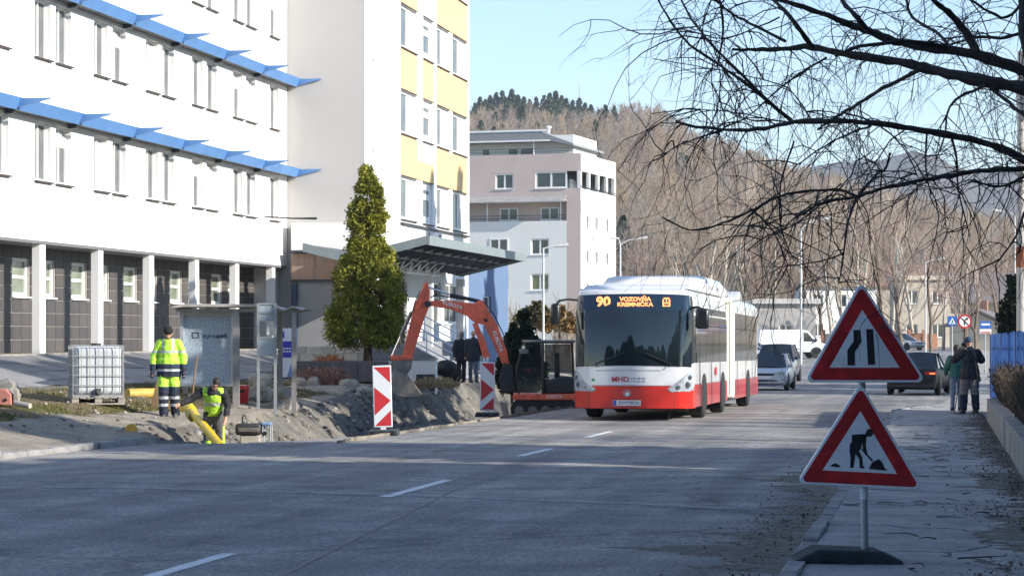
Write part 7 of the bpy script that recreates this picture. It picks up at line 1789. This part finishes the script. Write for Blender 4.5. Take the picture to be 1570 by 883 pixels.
for pts, w0, w1, D in LIMBS:
    p3 = []; n = len(pts)
    # smooth the hand-read points
    ph = qt.uniform(0, 6)
    for i in range(n - 1):
        a, b = Vector(pts[i]), Vector(pts[i+1]); a0 = Vector(pts[max(0, i-1)]); b1 = Vector(pts[min(n-1, i+2)])
        for s_ in range(4):
            t = s_ / 4; c = .5 * ((2*a) + (b - a0) * t + (2*a0 - 5*a + 4*b - b1) * t*t + (3*a - a0 - 3*b + b1) * t**3)
            u = (i + t) / (n - 1); p3.append((P(*zoomp(c.x, c.y + qt.uniform(-2.5, 2.5)), D + .5 * math.sin(u * 3 + ph) - .5 * math.sin(ph)), u))
    p3.append((P(*zoomp(*pts[-1]), D + .5 * math.sin(3 + ph) - .5 * math.sin(ph)), 1.))
    rad = [(w0 + (w1 - w0) * u) / 2.207 / F * D * .92 * (1 + .12 * math.sin(u * 40 + ph) + .10 * math.sin(u * 97 + 2 * ph)) for p, u in p3]
    if pts[0][0] >= 1400:        # join the trunk
        p3 = [(Vector((TP.x, TP.y, max(tz + 1.6, p3[0][0].z - .8))), -.1)] + p3; rad = [rad[0] * 1.25] + rad
    paths3.append(([p for p, u in p3], rad))
    m = MB(); m.tube([p for p, u in p3], rad, 8 if w0 > 8 else 6); m.build('branch', BARK_K, big, rel=True, smooth=True, fixn=False)
m = MB(); m.tube([(TP.x + .05, TP.y, tz - .5), (TP.x, TP.y, tz + 1), (TP.x - .05, TP.y, tz + 2.6), (TP.x + .1, TP.y + .2, tz + 5), (TP.x + .3, TP.y, tz + 8.5)], [.30, .24, .21, .16, .05], 12); m.build('trunk', BARK_K, big, rel=True, smooth=True)
# twigs: thin, arching over and hanging down
tw = MB()
def twig(p, d, L_, r, q, depth):
    n = 7; hang = q.choice((-.42, -.30, -.20, -.10, -.03)); pts = [p]; dd = d.normalized(); kink = q.uniform(.22, .46)
    for i in range(n):
        dd = (dd + Vector((q.uniform(-1, 1), q.uniform(-1, 1), q.uniform(-1, 1))) * kink + Vector((0, 0, hang if depth == 0 else -.05))).normalized(); pts.append(pts[-1] + dd * L_ / n)
    tw.tube(pts, [r * (1 - .75 * i / n) for i in range(n + 1)], 4 if depth == 0 else 3, cap=False)
    if depth < 2:
        for k in range(q.randint(1, 3) if depth == 0 else q.randint(0, 2)):
            i = q.randint(1, n - 1); ax = (pts[i+1] - pts[i]).normalized(); nd = (ax + Vector((q.uniform(-1, 1), q.uniform(-1, 1), q.uniform(-1, .6))) * .9)
            twig(pts[i], nd, L_ * q.uniform(.3, .6), r * .62, q, depth + 1)
for pts, rad in paths3:
    ln = sum((pts[i+1] - pts[i]).length for i in range(len(pts) - 1)); n = int(ln * 7.5) + 2
    for k in range(n):
        i = qt.randrange(1, len(pts) - 1) if len(pts) > 2 else 0
        ax = (pts[i+1] - pts[i]).normalized(); side = Vector((qt.uniform(-1, 1), qt.uniform(-1, 1), qt.uniform(-.7, 1))).normalized()
        b_ = pts[i]; dc = -b_.x * SN + b_.y * CS; pxx = CX + (b_.x * CS + b_.y * SN) / dc * F
        pyy = HY - (b_.z - CAMZ) / dc * F
        if pxx < 1030 and qt.random() < .72: continue
        if pyy > 255 and pxx < 1130 and qt.random() < .85: continue
        twig(pts[i].lerp(pts[i+1], qt.random()), ax * qt.uniform(-.1, .8) + side, qt.uniform(.25, 1.25), qt.uniform(.003, .0065), qt, 0)
t_ = tw.build('twigs', BARK_K, big, rel=True, fixn=False); tag(t_, kind='stuff')
# ---- leaf litter and gutter dirt on the right
q = np.random.default_rng(4); n = 15000
yy = 10 + 48 * q.random(n) ** 1.0; off = q.random(n)
wallx = .86 - np.abs(q.normal(size=n)) * (.16 + .35 * (np.sin(yy * .9) * .5 + .5) ** 3); sel = off < .62
kerbx = np.interp(yy, VR_Y, VR_V) - np.abs(q.normal(size=n)) * .38 - .02
xx = np.where(sel, wallx, kerbx); keep = (sel | (yy < 40)) & (xx > -2.6)
xx, yy = xx[keep], yy[keep]; zz = np.array([zr(b) + (.085 if a > vright(b) + .1 else .012) for a, b in zip(xx, yy)]) + q.random(len(xx)) * .02; zz += np.where(xx > .6, .03 * q.random(len(xx)), 0)
nn = len(xx); a = q.random(nn) * 6.283; s = .006 + .016 * q.random(nn) ** 2; d = np.stack([np.cos(a), np.sin(a), q.normal(size=nn) * .35], 1) * s[:, None]; e = np.stack([-np.sin(a), np.cos(a), q.normal(size=nn) * .45], 1) * s[:, None] * .6
p = np.stack([xx, yy, zz], 1); V = np.stack([p - d, p + e, p + d, p - e], 1).reshape(-1, 3)
o = inst('leaf_litter', np_mesh('leaf_litter', V, np.arange(4 * nn).reshape(-1, 4), [LEAF])); tag(o, 'dark brown leaf litter along the wall foot and gutter', 'leaf litter', kind='stuff')
# fallen twigs on the pavement
m = MB()
for i in range(60):
    y = rng.uniform(15, 50); x = rng.uniform(-.8, .8); a = rng.uniform(0, 6.28); l = rng.uniform(.1, .45); z = zr(y) + .095
    m.tube([(x, y, z), (x + math.cos(a)*l*.5, y + math.sin(a)*l*.5, z + .01), (x + math.cos(a + .4)*l, y + math.sin(a + .4)*l, z)], [.006, .005, .002], 4)
tag(m.build('fallen_twigs', BARK_K, fixn=False), 'thin dark twigs scattered on the pavement', 'twigs', kind='stuff')
# gravel and clods in the dug bay and on the verge
def scatter(nm, label, cat, n, region, smin, smax, mats, seed):
    q = random.Random(seed); bm = bmesh.new(); bmesh.ops.create_icosphere(bm, subdivisions=1, radius=1); bv = np.array([v.co[:] for v in bm.verts]); bf = np.array([[v.index for v in f.verts] for f in bm.faces]); bm.free()
    Vs, Fs, Mi = [], [], []; k = 0
    while k < n:
        x, y = region(q)
        if x is None: continue
        s = smin + (smax - smin) * q.random() ** 3; w_ = bv * (1 + .5 * np.array([mnoise.noise(Vector(v) * 1.3 + Vector((k * 1.7, 0, 0))) for v in bv]))[:, None]
        w_ = w_ * np.array([1, q.uniform(.6, 1), q.uniform(.5, .8)]) * s; a = q.uniform(0, 6.28); c_, s_ = math.cos(a), math.sin(a)
        w_ = w_ @ np.array([[c_, s_, 0], [-s_, c_, 0], [0, 0, 1]]) + np.array([x, y, verge_z(x, y) + s * .2])
        Vs.append(w_); Fs.append(bf + k * len(bv)); Mi += [q.randrange(len(mats))] * len(bf); k += 1
    o = inst(nm, np_mesh(nm, np.concatenate(Vs), np.concatenate(Fs), mats, Mi)); tag(o, label, cat, kind='stuff')
CLOD = M('clod', (.15, .135, .115), .95, .3, 5)
def r_dig(q):
    x, y = q.uniform(-17.2, -10.4), q.uniform(38, 80); return (x, y) if inside((x, y), TR) else (None, None)
scatter('gravel', 'grey gravel and clods lying in the dug-out bay', 'gravel', 5200, r_dig, .012, .12, [STN, CLOD, CLOD], 8)
def r_ver(q):
    x, y = q.uniform(-19, -13.6), q.uniform(36, 60); return (x, y) if not inside((x, y), TR) else (None, None)
scatter('rubble_crumbs', 'small crumbs of rubble on the torn-up verge', 'rubble', 700, r_ver, .012, .06, [STN, CLOD, STN2], 9)
# grass on the verge
q = np.random.default_rng(6); n = 15000; xx = q.uniform(-19.5, -15.4, n); yy = q.uniform(36, 62, n)
kp = np.array([nz3(a, b, .55) > -.02 and zone(a, b)[1] == 1 for a, b in zip(xx, yy)]); xx, yy = xx[kp], yy[kp]; zz = np.array([verge_z(a, b) for a, b in zip(xx, yy)]); nn = len(xx)
a = q.random(nn) * 6.283; h = .03 + .07 * q.random(nn); p = np.stack([xx, yy, zz], 1); sd_ = np.stack([np.cos(a), np.sin(a), 0*a], 1) * .012; tp_ = np.stack([np.cos(a+1)*.04, np.sin(a+1)*.04, h], 1)
V = np.stack([p - sd_, p + sd_, p + tp_], 1).reshape(-1, 3)
o = inst('grass', np_mesh('grass', V, np.arange(3 * nn).reshape(-1, 3), [leaf_mat('grass_blade', (.07, .075, .022), (.17, .15, .055), 1.2)])); tag(o, 'short dry winter grass on the verge beside the tank', 'grass', kind='stuff')
# ------------------------------------------------------------------ wooded hill and the blue ridge behind
SKX = [600, 723, 800, 850, 905, 960, 1010, 1060, 1150, 1250, 1350, 1450, 1570, 1750]; SKY_ = [196, 192, 188, 190, 198, 190, 192, 226, 258, 292, 322, 348, 372, 400]
def hillz(px, D):
    ridge = CAMZ + (HY - np.interp(px, SKX, SKY_)) / F * 900
    t = np.clip((D - 290) / (900 - 290), 0, 1.25); s = t * (1.25 - .25 * np.minimum(t, 1)) if False else np.minimum(t, 1) ** .95
    z = .3 + (ridge - .3) * s; z = np.where(t > 1, ridge - (t - 1) * 120, z); return z
pxs = np.arange(500, 1760, 9.); Ds = np.concatenate([np.arange(286, 900, 14.), np.arange(900, 1040, 35.)])
mb = MB()
for D in Ds:
    for px in pxs:
        x, y = G(px, D); z = float(hillz(px, D)) + 2.5 * mnoise.fractal(Vector((x * .012, y * .012, 0)), .8, 2, 5) * min(1, (D - 286) / 60); mb.v.append((x, y, z))
k = len(pxs); mb.f = [(j*k+i, j*k+i+1, (j+1)*k+i+1, (j+1)*k+i) for j in range(len(Ds)-1) for i in range(k-1)]; mb.m = [0]*len(mb.f)
tag(mb.build('hill', M('hill_ground', (.24, .185, .135), .95, .3, .03, col2=(.38, .30, .20)), fixn=False, smooth=True), kind='structure')
def forest(seed, n, D0, D1, px0, px1, mats, per, wid, hm, filt=None):
    q = np.random.default_rng(seed); D = np.sqrt(D0**2 + (D1**2 - D0**2) * q.random(n)); px = px0 + (px1 - px0) * q.random(n)
    if filt is not None: kk = filt(px, D, q); D, px = D[kk], px[kk]; n = len(D)
    xc = (px - CX) / F * D; x = xc * CS - D * SN; y = xc * SN + D * CS; z = hillz(px, D) - .3; H = hm * (.6 + .6 * q.random(n)); W = H * (.22 + .16 * q.random(n))
    t = np.repeat(np.arange(n), per); k = len(t); u = q.random(k) ** .7; az = q.random(k) * 6.283
    env = np.sin(np.clip(.25 + u * .75, 0, 1) * math.pi) ** .6; r0 = W[t] * env * q.random(k) ** .6
    p = np.stack([x[t] + r0 * np.cos(az) * .5, y[t] + r0 * np.sin(az) * .5, z[t] + H[t] * (.18 + .7 * u)], 1)
    d = np.stack([np.cos(az) * .5, np.sin(az) * .5, .75 + 0 * az], 1) + q.normal(size=(k, 3)) * .5; L_ = H[t] * (.07 + .12 * q.random(k)); e = p + d * L_[:, None]
    w_ = (D[t] / F * wid)[:, None]; s = np.stack([CS + 0*az, SN + 0*az, 0*az], 1) * w_
    s = s * np.cos(q.random(k) * 1.2)[:, None]
    V1 = np.stack([p - s, p + s, e], 1)
    tr0 = np.stack([x, y, z - 1], 1); tw_ = (D / F * wid * 1.5)[:, None]; s2 = np.stack([CS + 0*x, SN + 0*x, 0*x], 1) * tw_; tt = tr0 + np.stack([q.normal(size=n) * .4, q.normal(size=n) * .4, H * .85], 1)
    V2 = np.stack([tr0 - s2, tr0 + s2, tt], 1); tr1 = np.stack([-s2[:, 1], s2[:, 0], 0*x], 1); V3 = np.stack([tr0 - tr1, tr0 + tr1, tt], 1)
    V = np.concatenate([V1, V2, V3]).reshape(-1, 3); mi = np.concatenate([np.repeat(q.integers(0, len(mats) - 1, n), per)[:k], np.full(2 * n, len(mats) - 1)]); return V, mi
WD = [M('wood_mauve', (.26, .20, .17), .95, .2, .05), M('wood_brown', (.28, .215, .165), .95, .2, .05), M('wood_grey', (.25, .225, .20), .95, .2, .05), M('wood_ochre', (.33, .255, .17), .95, .2, .05), M('wood_stem', (.40, .345, .28), .95, .2, .2)]
parts = [forest(1, 520, 292, 420, 900, 1600, WD, 190, .55, 11), forest(2, 900, 420, 640, 715, 1620, WD, 130, .55, 10), forest(3, 1500, 640, 880, 700, 1640, WD, 80, .6, 9)]
V = np.concatenate([a for a, b in parts]); mi = np.concatenate([b for a, b in parts]).astype(np.int32)
o = inst('hillside_woods', np_mesh('hillside_woods', V, np.arange(len(V)).reshape(-1, 3), WD, mi)); tag(o, 'leafless brown woods covering the hillside behind the street', 'woods', kind='stuff')
# pines along the ridge, each a tree
pines = [pine_proto(s_) for s_ in (1, 2, 3)]; ptr = MB(); ptr.tube([(0, 0, -1), (0, 0, 13)], [.25, .06], 6); ptr = ptr.mesh('trunk', BARK_B)
q = random.Random(5)
for i, (px, top) in enumerate([(728, 158), (736, 148), (744, 152), (752, 146), (761, 141), (770, 138), (778, 150), (785, 136), (794, 145), (803, 148), (812, 152), (822, 148), (834, 146), (843, 142), (852, 139), (861, 146), (868, 150), (878, 153), (888, 150), (897, 157), (906, 160), (918, 168), (928, 160), (942, 162)]):
    D = q.uniform(800, 860); x, y = G(px, D); z = float(hillz(px, D)) - 1; H = CAMZ + (HY - top) / F * D - z
    o = thing('pine_tree', 'dark pine on the hill ridge, %s counted from the yellow tower block' % ORD[i], 'tree', (x, y, z), q.uniform(0, 6), 'pines along the ridge'); s_ = H / 14.3; o.scale = (s_, s_, s_); inst('crown', pines[i % 3], o); inst('trunk', ptr, o)
for i, (px, D, top, lab) in enumerate([(955, 330, 330, 'yellowish green pine at the foot of the hill beside the apartment house'), (905, 640, 212, 'green pine half way up the slope above the flat roof'), (968, 345, 372, 'lower yellowish green pine just beside the double-armed lamp'), (1053, 560, 238, 'single green pine on the brown slope above the bus')]):
    x, y = G(px, D); z = float(hillz(px, D)) - .5; H = CAMZ + (HY - top) / F * D - z
    o = thing('slope_pine', lab, 'tree', (x, y, z), i); s_ = max(.3, H / 14.3); o.scale = (s_, s_, s_); inst('crown', pines[i % 3], o); inst('trunk', ptr, o)
q = random.Random(31)
for i, (px, D) in enumerate(sorted([(q.uniform(735, 900), q.uniform(640, 800)) for _ in range(15)] + [(q.uniform(900, 1330), q.uniform(430, 800)) for _ in range(11)])):
    x, y = G(px, D); z = float(hillz(px, D)) - .5; s_ = q.uniform(.45, .8)
    o = thing('slope_pine', 'dark evergreen among the leafless woods below the ridge, %s from the yellow tower block' % ORD[i], 'tree', (x, y, z), q.uniform(0, 6), 'evergreens scattered on the slope'); o.scale = (s_, s_, s_); inst('crown', pines[i % 3], o); inst('trunk', ptr, o)
# thin mast on the ridge
p = P(888, 195, 905); o = thing('radio_mast', 'thin lattice radio mast rising from the pine ridge', 'mast', (p.x, p.y, p.z)); h = (195 - 130) / F * 905
m = MB(); m.tube([(0, 0, 0), (0, 0, h)], [.35, .08], 5); m.build('mast', M('mast_grey', (.25, .25, .26)), o)
# distant ridge
mb = MB(); RX = [1000, 1200, 1300, 1350, 1400, 1450, 1500, 1570, 1800]; RY = [300, 262, 246, 238, 236, 246, 262, 268, 300]
for j, (D, kf) in enumerate(((1800, 0), (2000, .35), (2200, .7), (2400, 1.0), (2700, .7))):
    for px in np.arange(950, 1850, 4.):
        x, y = G(px, D); top = CAMZ + (HY - np.interp(px, RX, RY)) / F * 2400; mb.v.append((x, y, top * kf + (5 * mnoise.fractal(Vector((x * .02, y * .02, 1)), .9, 2, 4) if kf else -5)))
k = len(np.arange(950, 1850, 4.)); mb.f = [(j*k+i, j*k+i+1, (j+1)*k+i+1, (j+1)*k+i) for j in range(4) for i in range(k-1)]; mb.m = [0]*len(mb.f)
tag(mb.build('far_ridge', M('far_woods', (.10, .085, .075), .95, .35, .02), fixn=False, smooth=True), kind='structure')
# ------------------------------------------------------------------ haze
hm = bpy.data.materials.new('haze'); hm.use_nodes = True; t = hm.node_tree; t.nodes.remove(t.nodes['Principled BSDF'])
pv = t.nodes.new('ShaderNodeVolumePrincipled'); pv.inputs['Color'].default_value = (.78, .86, .96, 1); pv.inputs['Density'].default_value = HAZE = .0002; pv.inputs['Anisotropy'].default_value = .2
t.links.new(pv.outputs[0], t.nodes['Material Output'].inputs['Volume'])
m = MB(); m.box(-1600, 1500, -320, 3600, -4, 240); o = m.build('haze', hm); tag(o, kind='stuff')
